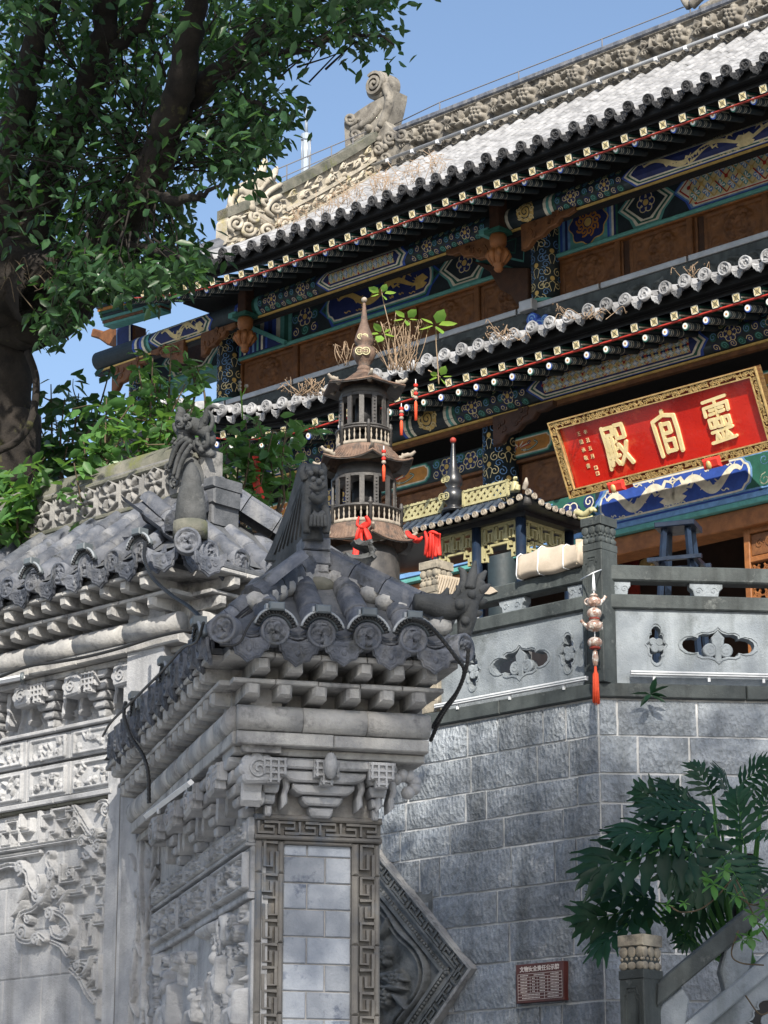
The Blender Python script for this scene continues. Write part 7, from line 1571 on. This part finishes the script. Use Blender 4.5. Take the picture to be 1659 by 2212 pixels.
# ------------------------------------------------------------------ far television tower
TY = 700.; tb = at(661, 345, TY); ky = TY/FPX
tw = thing('distant_tower', (tb[0], tb[1], 0), 'pale slender broadcast tower far behind the roof ridge', 'tower'); TWF = Frame(tb[:2], 20); zt3 = lambda y: at(661, y, TY)[2]
b = MB(); b.lathe([(14*ky, 0), (12*ky, zt3(345)), (10*ky, zt3(305))], (0, 0, 0), 'tower_white', 8, sm=False); o = put('shaft', b, TWF.M, tw)
b = MB(); b.lathe([(11*ky, zt3(305)), (13*ky, zt3(303)), (13*ky, zt3(291)), (9*ky, zt3(289))], (0, 0, 0), 'tower_white', 12, sm=False); put('platform', b, TWF.M, tw)
b = MB(); b.lathe([(4.5*ky, zt3(289)), (3.5*ky, zt3(255)), (2.2*ky, zt3(250)), (1.2*ky, zt3(214))], (0, 0, 0), 'tower_white', 8); put('mast', b, TWF.M, tw)
b = MB()
for k in range(8): a = k*math.pi/4; b.tube([(12*ky*math.cos(a), zt3(345), 12*ky*math.sin(a)), (10.4*ky*math.cos(a), zt3(305), 10.4*ky*math.sin(a))], .9*ky, 'metal_pipe', 4)
put('ribs', b, TWF.M, tw)
# sight points that lie in tree shade: pixel, depth and the distance towards the sun at which the foliage hangs
SHADE, SHADE_T = [], []
for _x in (-150, 0, 150, 300, 450, 600, 750, 900, 1050):
    for _y in (1150, 1300, 1450, 1600, 1750, 1900, 2050, 2200): SHADE.append((_x, _y, 12.2, 19+(_x*7+_y) % 5*.7))
for _x in (800, 920, 1040, 1160, 1280, 1400, 1520, 1640, 1760):
    for _y in (1340, 1460, 1580, 1700, 1820, 1940, 2060): SHADE.append((_x, _y, 18.6, 24+(_x*7+_y) % 5*.7))
for _x in (1500, 1620, 1740):
    for _y in (2080, 2200): SHADE.append((_x, _y, 16.2, 22.))
for _x in (1330, 1450, 1570, 1690):
    for _y in (1700, 1800, 1900, 2000): SHADE.append((_x, _y, 17.0, 22.5))
for _x in (-100, 80, 260, 440, 600):
    for _y in (-60, 60, 170): SHADE_T.append((_x, _y, 15., 5.5+(_x*7+_y) % 5*.4))
# ------------------------------------------------------------------ plants
LV = np.array([(0,0,0),(0,.4,-.05),(0,.75,-.03),(0,1,.05),(-.20,.33,.04),(-.17,.68,.05),(.20,.33,.04),(.17,.68,.05)]); LF = [(0,6,1),(0,1,4),(1,6,7),(1,7,2),(1,2,5),(1,5,4),(2,7,3),(2,3,5)]
def basis(d, up):
    d = d/np.linalg.norm(d, axis=1)[:, None]; s_ = np.cross(d, up); s_ /= (np.linalg.norm(s_, axis=1)[:, None]+1e-9); return s_, d, np.cross(s_, d)
def leaves(C, D, L, rs, wide=1., curl=.0, tilt=.7):
    """leaf blades at points C along directions D, lengths L"""
    n = len(C); up = np.array([0, 0, 1.])+rs.normal(0, tilt, (n, 3)); X, Y, Z = basis(D, up); T = LV.copy(); T[:, 2] -= curl*T[:, 1]**2
    return C[:, None]+L[:, None, None]*(T[None, :, 0:1]*wide*X[:, None]+T[None, :, 1:2]*Y[:, None]+T[None, :, 2:3]*Z[:, None])
def whorl(C, rs, k, L, droop=.5, spread=.05, wide=1., curl=.25, tilt=.7):
    n = len(C)*k; P = np.repeat(C, k, 0)+rs.normal(0, spread, (n, 3)); a = rs.rand(n)*6.28; D = np.c_[np.cos(a), np.sin(a), rs.normal(-droop, .45, n)]
    return leaves(P, D, L*(.7+.5*rs.rand(n)), rs, wide, curl, tilt)
def inpoly(P, q):
    x, y = P[:, 0], P[:, 1]; r = np.zeros(len(P), bool)
    for (a, b), (c, d) in zip(q, q[1:]+q[:1]): r ^= ((b > y) != (d > y)) & (x < (c-a)*(y-b)/(d-b+1e-12)+a)
    return r
def sample(q, n, rs, Y0, Y1):
    q = [tuple(map(float, p)) for p in q]; xs, ys = zip(*q); out = np.zeros((0, 2))
    while len(out) < n: P = np.c_[rs.uniform(min(xs), max(xs), n), rs.uniform(min(ys), max(ys), n)]; out = np.vstack([out, P[inpoly(P, q)]])
    out = out[:n]; Y = rs.uniform(Y0, Y1, n); return np.array([at(x, y, d) for (x, y), d in zip(out, Y)])
rs = np.random.RandomState(21)
tree = thing('banyan_tree', at(20, 1060, 16.2)*np.array([1, 1, 0]), 'big broadleaf tree with dark forking limbs at the upper left', 'tree')
def limb(P, R, nm='limb', par=tree, m='bark', jit=.03):
    q = smooth([at(*p) for p in P], 7); q = q+rs.normal(0, jit, q.shape)*.35; r = .8*np.interp(np.linspace(0, 1, len(q)), np.linspace(0, 1, len(R)), R)*(1+rs.normal(0, .05, len(q))); b = MB(); b.tube(q, r, m, 12); return put(nm, b, None, par)
g0 = at(20, 1060, 16.2)
b = MB(); q = smooth([(g0[0]-.5, 16.3, 0), (g0[0]-.42, 16.2, 2.5)]+[at(*p) for p in ((0, 1050, 16.2), (5, 900, 16.2), (0, 780, 16.1), (-5, 690, 16.0), (5, 620, 16.0))], 7); b.tube(q, np.interp(np.linspace(0, 1, len(q)), [0, .25, .5, .8, 1], [.42, .27, .20, .21, .27])*(1+rs.normal(0, .03, len(q))), 'bark', 16); trunk = put('trunk', b, None, tree)
limb([(20, 690, 16.0), (110, 650, 15.9), (190, 580, 15.7), (250, 500, 15.5), (300, 420, 15.3), (345, 330, 15.1), (385, 200, 14.8), (415, 60, 14.5), (430, -60, 14.2)], [.34, .32, .22, .19, .16, .14, .12, .10, .09])
limb([(350, 300, 15.1), (400, 215, 15.0), (470, 165, 14.8), (530, 110, 14.6), (610, 50, 14.4), (700, -20, 14.2)], [.13, .12, .10, .085, .07, .05])
limb([(10, 640, 16.0), (60, 500, 15.9), (110, 360, 15.8), (170, 240, 15.6), (215, 130, 15.4), (235, 0, 15.2), (240, -80, 15.)], [.32, .24, .17, .14, .12, .10, .08])
limb([(-20, 560, 15.9), (20, 330, 15.6), (60, 150, 15.4), (110, 0, 15.2), (130, -80, 15.)], [.25, .13, .10, .085, .07])
limb([(-30, 650, 15.8), (30, 600, 15.7), (90, 620, 15.6), (150, 560, 15.7)], [.3, .34, .32, .2], jit=.05)
limb([(240, 520, 15.5), (330, 540, 15.0), (400, 560, 14.6)], [.05, .03, .015]); limb([(300, 420, 15.3), (400, 430, 14.8), (470, 400, 14.6)], [.05, .035, .012]); limb([(215, 130, 15.4), (300, 60, 15.2), (340, -20, 15.)], [.06, .04, .03]); limb([(530, 110, 14.6), (640, 110, 14.3), (760, 70, 14.1), (850, 90, 14.0)], [.04, .025, .015, .008]); limb([(470, 165, 14.8), (540, 220, 14.5), (600, 240, 14.4)], [.03, .02, .008]); limb([(110, 360, 15.8), (60, 250, 15.6), (20, 120, 15.4)], [.07, .05, .03]); limb([(60, 660, 15.8), (120, 690, 15.4), (150, 730, 15.3)], [.04, .02, .008])
b = MB(); b.tube(smooth([at(*p) for p in ((-5, 975, 15.7), (40, 950, 15.7), (70, 900, 15.75), (78, 820, 15.8), (60, 760, 15.85))], 8), .025, 'bark', 7); put('hanging_root', b, None, tree)
b = MB()
for k in range(16):
    x, y = rs.uniform(0, 130), rs.uniform(560, 640); b.tube(smooth([at(x, y, 15.4), at(x+rs.uniform(-20, 40), y-rs.uniform(0, 30), 15.3), at(x+rs.uniform(-10, 60), y+rs.uniform(10, 60), 15.3)], 5), .004, 'twig', 4)
put('root_tangle', b, None, tree, kind='stuff')
M1 = [(-20,-40), (600,-40), (625,40), (610,90), (540,130), (505,175), (520,215), (545,300), (505,370), (450,390), (430,450), (380,520), (330,560), (250,580), (160,560), (60,500), (-20,560)]
M2 = [(560,-40), (830,-40), (850,40), (885,95), (850,118), (800,85), (770,125), (730,70), (690,115), (640,110), (600,140), (590,80)]
M3 = [(500,90), (585,100), (625,150), (635,180), (590,185), (565,165), (540,190), (500,180)]
M4 = [(500,190), (590,195), (632,230), (610,260), (600,300), (560,310), (555,370), (500,380)]
M5 = [(120,560), (440,530), (450,560), (400,600), (330,620), (250,625), (180,640), (110,620)]
M6 = [(95,600), (175,610), (170,680), (150,745), (115,755), (100,700)]
CL = [(M1, 600, 14.9, 17.0), (M2, 75, 13.8, 14.6), (M3, 12, 14.2, 14.8), (M4, 56, 14.3, 15.2), (M5, 95, 14.6, 15.8), (M6, 15, 15.0, 15.6)]
CC = [sample(q, n, rs, a, c) for q, n, a, c in CL]; V = [whorl(C, rs, 11, .092, .55, .07) for C in CC]
b = MB(); hub_ = at(300, 330, 15.2)
for C in CC:
    for c in C[::2]:
        d = hub_-c; d = d/(np.linalg.norm(d)+1e-6)*rs.uniform(.25, .6)+rs.normal(0, .08, 3); b.tube([c, c+d*.5+rs.normal(0, .02, 3), c+d], [.003, .005, .008], 'bark', 4)
put('twigs', b, None, tree, kind='stuff')
M7 = [(180,-300), (900,-300), (880,-30), (-60,-30), (-500,100), (-500,-300)]
V.append(whorl(sample(M7, 420, rs, 13.2, 17.), rs, 9, .12, .5, .12))
put('crown', arr('crown', np.vstack(V), LF, 'leaf_tree'), None, tree, kind='stuff')
near = np.vstack([whorl(sample(q, n, rs, 13.3, 13.9), rs, 6, .10, .5, .07) for q, n in ((M1, 22), (M2, 8), (M4, 7), (M5, 9))])
for k in range(len(near)): put('leaf', arr('leaf', near[k:k+1], LF, 'leaf_tree'), None, tree)
# a second tree stands behind the viewer and keeps gate and wall in shade; the first one's own top shades its limbs
def shade(p, t): return np.array(p)+np.array(S)*t
def canopy(par, pts, hub, r, n_, L, sig, m='leaf_tree'):
    for c in pts[::7]: q = smooth([hub, hub*.45+c*.55+np.array([0, 0, .4]), c], 6); b = MB(); b.tube(q, np.linspace(r, r*.2, len(q)), 'bark', 7); put('limb', b, None, par)
    C2 = np.repeat(pts, n_, 0)+rs.normal(0, sig, (len(pts)*n_, 3))*np.array([1, 1, .8]); put('crown', arr('crown', whorl(C2, rs, 10, L, .3, .22, 1.2), LF, m), None, par, kind='stuff')
canopy(tree, np.array([shade(at(x, y, Y), t) for x, y, Y, t in SHADE_T]), np.array(at(240, -80, 15.)), .08, 14, .22, .42)
ct_ = thing('court_tree', (5.5, -7, 0), 'tall broadleaf tree standing in the court behind the viewpoint', 'tree'); tg = np.array([shade(at(x, y, Y), t) for x, y, Y, t in SHADE])
hub = np.array([3.2, -6, 12.]); b = MB(); q = smooth([(5.5, -7, 0), (5.3, -7, 4), (4.6, -6.6, 8), hub], 6); b.tube(q, np.linspace(.5, .22, len(q)), 'bark', 12); put('trunk', b, None, ct_)
canopy(ct_, tg[:24], hub, .07, 11, .13, .36); canopy(ct_, tg[24:72], hub, .07, 7, .13, .36); canopy(ct_, tg[72:135], hub, .07, 12, .13, .36); canopy(ct_, tg[135:], hub, .07, 34, .13, .36)
# ------------------------------------------------------------------ shrubs behind the gate
def shrub(name, lab, base, tips, m, L, k, spread_, r0=.02, stems='twig', wide=1.15, indiv=0, side=3):
    """stems from the base to each tip, side twigs off them, leaves gathered along the twigs"""
    t = thing(name, (base[0], base[1], base[2]), lab, 'shrub'); b = MB(); C = []; base = np.array(base, float)
    for tp in tips:
        p = at(*tp); d = p-base; st = p-d*min(1., .55/np.linalg.norm(d))+rs.normal(0, .05, 3); q = smooth([st, (st+p)/2+rs.normal(0, .05, 3), p], 6); b.tube(q, np.linspace(r0*.6, .004, len(q)), stems, 5); b.tube(smooth([base, (base+st)/2+rs.normal(0, .1, 3), st], 4), np.linspace(r0, r0*.6, 9), stems, 5)
        for i in range(3, len(q)): C.append(q[i])
        for j in range(side):
            a = q[rs.randint(2, len(q)-1)]; e = a+np.array([rs.normal(0, .16), rs.normal(0, .12), rs.uniform(-.02, .18)]); w = smooth([a, (a+e)/2+rs.normal(0, .02, 3), e], 3); b.tube(w, np.linspace(.006, .002, len(w)), stems, 4); C += list(w[2:])
    put('stems', b, None, t); C = np.array(C); W = whorl(C, rs, k, L, .2, spread_, wide, .3, .6); rs.shuffle(W)
    if indiv:
        for j in range(min(indiv, len(W))): put('leaf', arr('leaf', W[j:j+1], LF, m), None, t)
        W = W[indiv:]
    put('foliage', arr('foliage', W, LF, m), None, t, kind='stuff'); return t
gb = lambda x, Y, z=5.0: np.array([at(x, 1100, Y)[0], Y, z])
shrub('broadleaf_shrub', 'sunlit green shrub growing behind the flower tile ridge', gb(200, 15.2), [(x, y, 15.2+rs.uniform(-.5, .5)) for x, y in ((250, 890), (215, 910), (270, 930), (300, 960), (180, 950), (240, 960), (160, 1000), (285, 870), (205, 985), (255, 1000), (230, 860))], 'leaf_bush', .115, 2, .03, indiv=90, side=2)
shrub('broadleaf_shrub', 'leafy branch against the sky above the gate dragon head', gb(340, 15.6), [(x, y, 15.6+rs.uniform(-.3, .3)) for x, y in ((310, 760), (330, 770), (370, 750), (400, 765), (425, 790), (350, 810), (300, 800), (400, 830), (380, 860), (330, 850), (270, 850), (345, 890), (420, 870))], 'leaf_bush', .10, 2, .02, indiv=60, side=1)
shrub('broadleaf_shrub', 'dark shrub against the sky beside the tree trunk', gb(120, 16.8), [(x, y, 16.8+rs.uniform(-.5, .5)) for x, y in ((110, 830), (140, 860), (170, 850), (120, 900), (200, 880), (90, 930), (150, 940), (240, 790), (100, 980), (180, 1000), (130, 1020), (60, 1010))], 'leaf_tree', .12, 2, .04, indiv=40, side=2)
shrub('broadleaf_shrub', 'low pale leaved shrub at the foot of the trunk behind the ridge', gb(30, 15.4), [(x, y, 15.3+rs.uniform(-.3, .3)) for x, y in ((20, 1040), (50, 1050), (85, 1050), (5, 1070), (120, 1040), (30, 1075))], 'leaf_bush', .13, 3, .04, indiv=30)
shrub('broadleaf_shrub', 'green shrub filling the gap between trunk and gate dragon', gb(360, 15.0), [(x, y, 15.3+rs.uniform(-.3, .3)) for x, y in ((350, 960), (370, 930), (390, 900), (330, 950), (360, 985), (300, 1000), (340, 900))], 'leaf_bush', .11, 2, .04, indiv=30, side=2)
shrub('eave_shrub', 'small leafy shrub with a red ribbon by the lower eave corner', gb(545, 17.0, 5.6), [(x, y, 17+rs.uniform(-.3, .3)) for x, y in ((500, 930), (530, 910), (560, 920), (590, 930), (540, 950), (520, 970), (575, 960), (600, 955), (640, 905), (620, 910), (490, 975), (480, 1000), (555, 985), (560, 900))], 'leaf_bush', .12, 2, .03, r0=.016, indiv=80, side=1)
shrub('eave_shrub', 'few bright leaves peeping under the cap tiles beside the gate dragon', gb(490, 15.8, 4.9), [(x, y, 15.8) for x, y in ((470, 1085), (490, 1090), (500, 1080))], 'leaf_bush', .11, 2, .03, r0=.012, side=1)
b = MB(); p0, p1 = at(551, 985, 16.8), at(560, 1085, 16.8); rb = thing('red_ribbon', p0, 'narrow red printed ribbon hanging from the eave shrub', 'ribbon'); n = 10
q = np.array([p0+(p1-p0)*i/(n-1)+np.array([.012*math.sin(i), 0, 0]) for i in range(n)]); wv = np.linspace(.022, .030, n); wv[-1] = .006; b.add(np.vstack([q-np.array([1, 0, 0])*wv[:, None], q+np.array([1, 0, 0])*wv[:, None]+np.array([0, .006, 0])]), [(i, n+i, n+i+1, i+1) for i in range(n-1)], 'red_cloth'); put('ribbon_strip', b, None, rb)
b = MB()
for i in range(1, 8): c = p0+(p1-p0)*(i/8.3); b.add([c+np.array([x, -.006, z]) for x, z in ((-.012, -.018), (.012, -.018), (.012, .018), (-.012, .018))], [(0,1,2,3)], 'red_dull')
put('ribbon_print', b, None, rb)
# flowering stalk at the corner of the lower roof
b = MB(); fs0 = thing('flower_stalk', at(522, 900, 17.), 'pale flowering stalk standing above the eave shrub', 'plant'); b.tube(smooth([at(524, 905, 17.), at(522, 870, 17), at(518, 830, 17)], 5), .006, 'leaf_lime', 5); b.tube(smooth([at(521, 858, 17.), at(528, 845, 17), at(532, 835, 17)], 4), .005, 'leaf_lime', 5)
for y in (826, 834, 842): b.ball(at(518, y, 17), .014, 'iron_pale', 6, 4)
b.ball(at(532, 834, 17), .016, 'iron_pale', 6, 4); put('stalk', b, None, fs0)
# weeds on the lower roof edge
def weed(name, lab, base, stems, leaves_, m='leaf_lime', L=.15, st='twig_dry', r=.007):
    t = thing(name, base, lab, 'plant'); b = MB()
    for s_ in stems: b.tube(smooth([at(*p) for p in s_], 5), np.linspace(r, r*.5, 5*(len(s_)-1)+1), st, 5)
    put('stem', b, None, t)
    for k, (x, y, Y) in enumerate(leaves_):
        n = 5; c = at(x, y, Y); a = np.arange(n)*1.257+k; D = np.c_[np.cos(a), -.4*np.ones(n), np.sin(a)*.55]; W = leaves(np.repeat([c], n, 0)+D*.03, D, np.full(n, L)*(.8+.4*rs.rand(n)), rs, 1.9, .1, .25)
        for j in range(n): put('leaf', arr('leaf', W[j:j+1], LF, m), None, t)
YW = 23.2
weed('roof_weed', 'upright seedling with five lime green leaves on the lower eave', at(945, 800, YW), [[(948, 830, YW), (945, 780, YW), (942, 740, YW), (942, 705, YW)]], [(941, 703, YW)], L=.16)
weed('roof_weed', 'small lime green sprout hanging under the lower eave', at(950, 820, YW), [[(925, 800, YW), (940, 808, YW), (952, 815, YW)]], [(950, 815, YW)], L=.09)
weed('roof_weed', 'tall thin sapling with few leaves behind the pagoda finial', at(858, 800, YW), [[(858, 800, YW), (850, 745, YW), (840, 700, YW), (828, 650, YW), (824, 625, YW)], [(850, 740, YW), (865, 712, YW), (876, 690, YW)], [(858, 795, YW), (852, 720, YW), (855, 675, YW)]], [(824, 635, YW), (878, 690, YW), (825, 722, YW)], L=.10)
def dry(lab, cx, cy, w, h, n, seed):
    r_ = np.random.RandomState(seed); t = thing('dry_weeds', at(cx, cy, YW), lab, 'dry weeds', 'dry weeds on the lower roof edge'); b = MB()
    for k in range(n):
        x = cx+r_.uniform(-w, w)*.5; tx = x+r_.uniform(-w, w)*.6; ty = cy-h*r_.uniform(.3, 1); P = [at(x, cy, YW), at((x+tx)/2+r_.uniform(-6, 6), (cy+ty)/2, YW+r_.uniform(-.1, .1)), at(tx, ty, YW), at(tx+r_.uniform(-14, 14), ty+r_.uniform(4, 22), YW)]; b.tube(smooth(P, 3), .0035, 'twig_dry', 4)
        for j in range(2): c = at(tx+r_.uniform(-10, 10), ty+r_.uniform(0, 20), YW); b.ball(c, (.008, .018, .008), 'twig_dry', 5, 3)
    put('stalks', b, None, t, kind='stuff')
dry('thick tangle of dry stalks beside the pagoda finial', 868, 800, 60, 110, 48, 1); dry('dry stalks on the eave under the painted upper column', 1095, 735, 60, 45, 14, 2); dry('dry tuft on the white eave tiles left of the middle', 1270, 690, 90, 35, 12, 3); dry('dry tuft at the right end of the white eave tiles', 1500, 605, 60, 40, 8, 4); dry('dry grass on the eave left of the pagoda roof', 665, 855, 70, 40, 26, 5); dry('thin dry twig bending left of the pagoda gourd', 735, 790, 50, 60, 8, 6)
# grass and weeds on the upper roof below the ridge
b = MB(); r_ = np.random.RandomState(4)
for k in range(150):
    x = r_.uniform(590, 960); y = 470-(x-600)*.32-r_.uniform(0, 60); n_w = r_.uniform(-2.0, -.2)
    u, _z = TF.px(x, y, n_w); zz = up_z(n_w)
    if u < RV+.2: continue
    p = TF.w(u, zz, n_w); b.tube([p, p+np.array([r_.uniform(-.1, .1), 0, r_.uniform(.08, .22)]), p+np.array([r_.uniform(-.2, .2), 0, r_.uniform(.1, .3)])], .004, 'twig_dry', 3)
put('dry_grass', b, None, None, 'sparse dry grass growing on the sunlit upper roof', 'grass', None, 'stuff')
b = MB(); wl_ = thing('wall_weed', at(1405, 1500, 19.3), 'small dark leafed weed rooted in the coping right of the corner post', 'plant'); D = np.array([(-.9, -.3, .2), (-.5, -.4, -.5), (.8, -.3, -.35), (.3, -.4, .8), (.7, -.3, .5), (-.2, -.4, -.2), (1, -.2, 0)])
W = leaves(np.repeat([at(1405, 1500, 19.3)], 7, 0), D, np.array([.16, .14, .13, .15, .16, .12, .13]), rs, .8, .3, .3)
for j in range(7): put('leaf', arr('leaf', W[j:j+1], LF, 'leaf_philo'), None, wl_)
# ------------------------------------------------------------------ split-leaf philodendron
def frond_mesh(seed, lobes=7):
    r_ = random.Random(seed); b = MB(); m = 'leaf_philo'
    def Z(x, y): return -.22*y*y-.35*x*x+.03*math.sin(9*y+x*5)
    for sg_ in (-1, 1):
        for k in range(lobes):
            y0 = .02+.88*k/lobes; w = .86/lobes; L = (.52*math.sin(math.pi*(.26+.62*(k+.5)/lobes))+.06)*r_.uniform(.85, 1.1); an = math.radians(18+52*(k/lobes))*r_.uniform(.9, 1.1); P = []
            n = 7
            for i in range(n):
                t = i/(n-1); cx = L*t*math.cos(an); cy = y0+w*.5+L*t*math.sin(an)-.10*t*t*L; h = w*(.30+.20*math.sin(math.pi*t)+.07*math.sin(i*2.9+k))*(1-t**3)+.004; wob = .012*math.sin(i*2.6+k)
                for s2 in (-1, 0, 1): x = max(0, cx-s2*h*math.sin(an)); y = cy+s2*h*math.cos(an)+wob*s2; P.append((sg_*x, y, Z(x, y)+(.018 if s2 else 0)))
            fs = [(i*3+j, i*3+j+1, (i+1)*3+j+1, (i+1)*3+j) for i in range(n-1) for j in range(2)]; b.add(P, fs if sg_ > 0 else [f[::-1] for f in fs], m, True)
    b.tube([(0, y, Z(0, y)-.004) for y in np.linspace(-.02, .95, 9)], np.linspace(.016, .004, 9), 'leaf_vine', 5)
    t = [(0, .86, Z(0, .86)), (-.06, .92, Z(.06, .92)), (0, 1.06, Z(0, 1.06)), (.06, .92, Z(.06, .92))]; b.add(t, [(0, 3, 2, 1)], m, True)
    return b.mesh('frond')
fms = [frond_mesh(s_) for s_ in range(5)]
pr_ = at(1600, 2060, 17.2); ph = thing('philodendron', pr_, 'large split leaf philodendron spreading over the stone wall at the right', 'plant')
FR = [((1560, 1800, 17.3), (1450, 1672, 17.1), .0), ((1590, 1740, 17.4), (1560, 1655, 17.2), .2), ((1600, 1700, 17.2), (1650, 1640, 17.0), 0), ((1540, 1760, 17.0), (1395, 1720, 16.8), 0), ((1500, 1790, 16.9), (1330, 1780, 16.7), .1), ((1480, 1830, 16.8), (1260, 1855, 16.6), 0), ((1540, 1800, 16.9), (1440, 1885, 16.6), .2), ((1590, 1830, 16.8), (1480, 1930, 16.6), 0), ((1400, 1960, 17.4), (1275, 2035, 17.2), .3), ((1410, 1955, 17.4), (1245, 1985, 17.3), 0), ((1420, 1950, 17.3), (1290, 1900, 17.2), 0), ((1560, 1850, 16.6), (1620, 1930, 16.4), 0), ((1600, 1850, 16.7), (1650, 1900, 16.5), 0), ((1640, 1760, 17.0), (1680, 1690, 16.9), 0), ((1610, 1830, 16.9), (1580, 1700, 16.9), 0), ((1590, 1900, 16.9), (1500, 1880, 16.8), 0), ((1560, 1930, 17.1), (1440, 1990, 17.1), .2), ((1480, 1760, 17.2), (1370, 1700, 17.2), 0), ((1640, 1800, 16.8), (1700, 1800, 16.6), 0), ((1520, 1990, 17.3), (1470, 2040, 17.2), .2), ((1620, 1960, 17.2), (1560, 2010, 17.1), 0), ((1540, 1720, 17.3), (1500, 1640, 17.3), 0), ((1650, 1690, 17.2), (1690, 1640, 17.2), 0), ((1430, 1800, 17.2), (1330, 1840, 17.1), 0)]
for k, (p, q, roll) in enumerate(FR):
    A, B = at(*p), at(*q); d = B-A; L = np.linalg.norm(d); d /= L; up = np.array([.7*math.sin(k*2.1), -.75, .65+.5*math.cos(k*1.7)]); s_ = np.cross(d, up); s_ /= np.linalg.norm(s_); z = np.cross(s_, d); L *= 1.0
    M = Matrix(((s_[0]*L, d[0]*L, z[0]*L, A[0]), (s_[1]*L, d[1]*L, z[1]*L, A[1]), (s_[2]*L, d[2]*L, z[2]*L, A[2]), (0, 0, 0, 1))); put('frond', fms[k % 5], M, ph)
    b = MB(); b.tube(smooth([pr_+np.array([rs.uniform(-.1, .1), 0, -.1]), (pr_+A)/2+np.array([0, 0, -.12]), A], 6), np.linspace(.02, .010, 13), 'leaf_vine', 6); put('stalk', b, None, ph)
b = MB(); b.tube(smooth([(pr_[0]+.3, 17.4, 0), (pr_[0]+.15, 17.3, 2.2), pr_, at(1620, 1850, 17.3)], 6), .06, 'bark', 8); put('stem', b, None, ph)
# creeper in front of it
vn = thing('creeper', at(1600, 1960, 15.9), 'thin creeper with bright lobed leaves over the stair railing', 'vine'); b = MB()
for pth in ([(1445, 1955), (1470, 1970), (1510, 1965), (1545, 1940), (1580, 1900)], [(1590, 1900), (1615, 1950), (1640, 2000), (1665, 2040)], [(1660, 1940), (1630, 1955), (1600, 1940), (1585, 1910)], [(1595, 2010), (1580, 2060), (1600, 2080), (1650, 2085)], [(1610, 2150), (1640, 2190), (1665, 2185)]): b.tube(smooth([at(x, y, 15.9) for x, y in pth], 6), .005, 'twig', 5)
put('stem', b, None, vn)
for x, y, L in ((1540, 1910, .11), (1590, 1935, .09), (1440, 1955, .06), (1478, 1950, .05), (1625, 1975, .09), (1645, 1940, .08), (1620, 2025, .09), (1650, 2000, .09), (1565, 1880, .08), (1655, 1965, .08), (1528, 1895, .07), (1604, 2030, .08)):
    n = 5; a = np.linspace(-2.2, 2.2, n)-1.57+rs.uniform(-.4, .4); D = np.c_[np.cos(a), -.35*np.ones(n), np.sin(a)]; W = leaves(np.repeat([at(x, y, 15.85)], n, 0), D, L*(1-.08*np.abs(a+1.57)), rs, 1.5, .15, .15); put('leaf', arr('leaf', W, LF, 'leaf_vine'), None, vn)
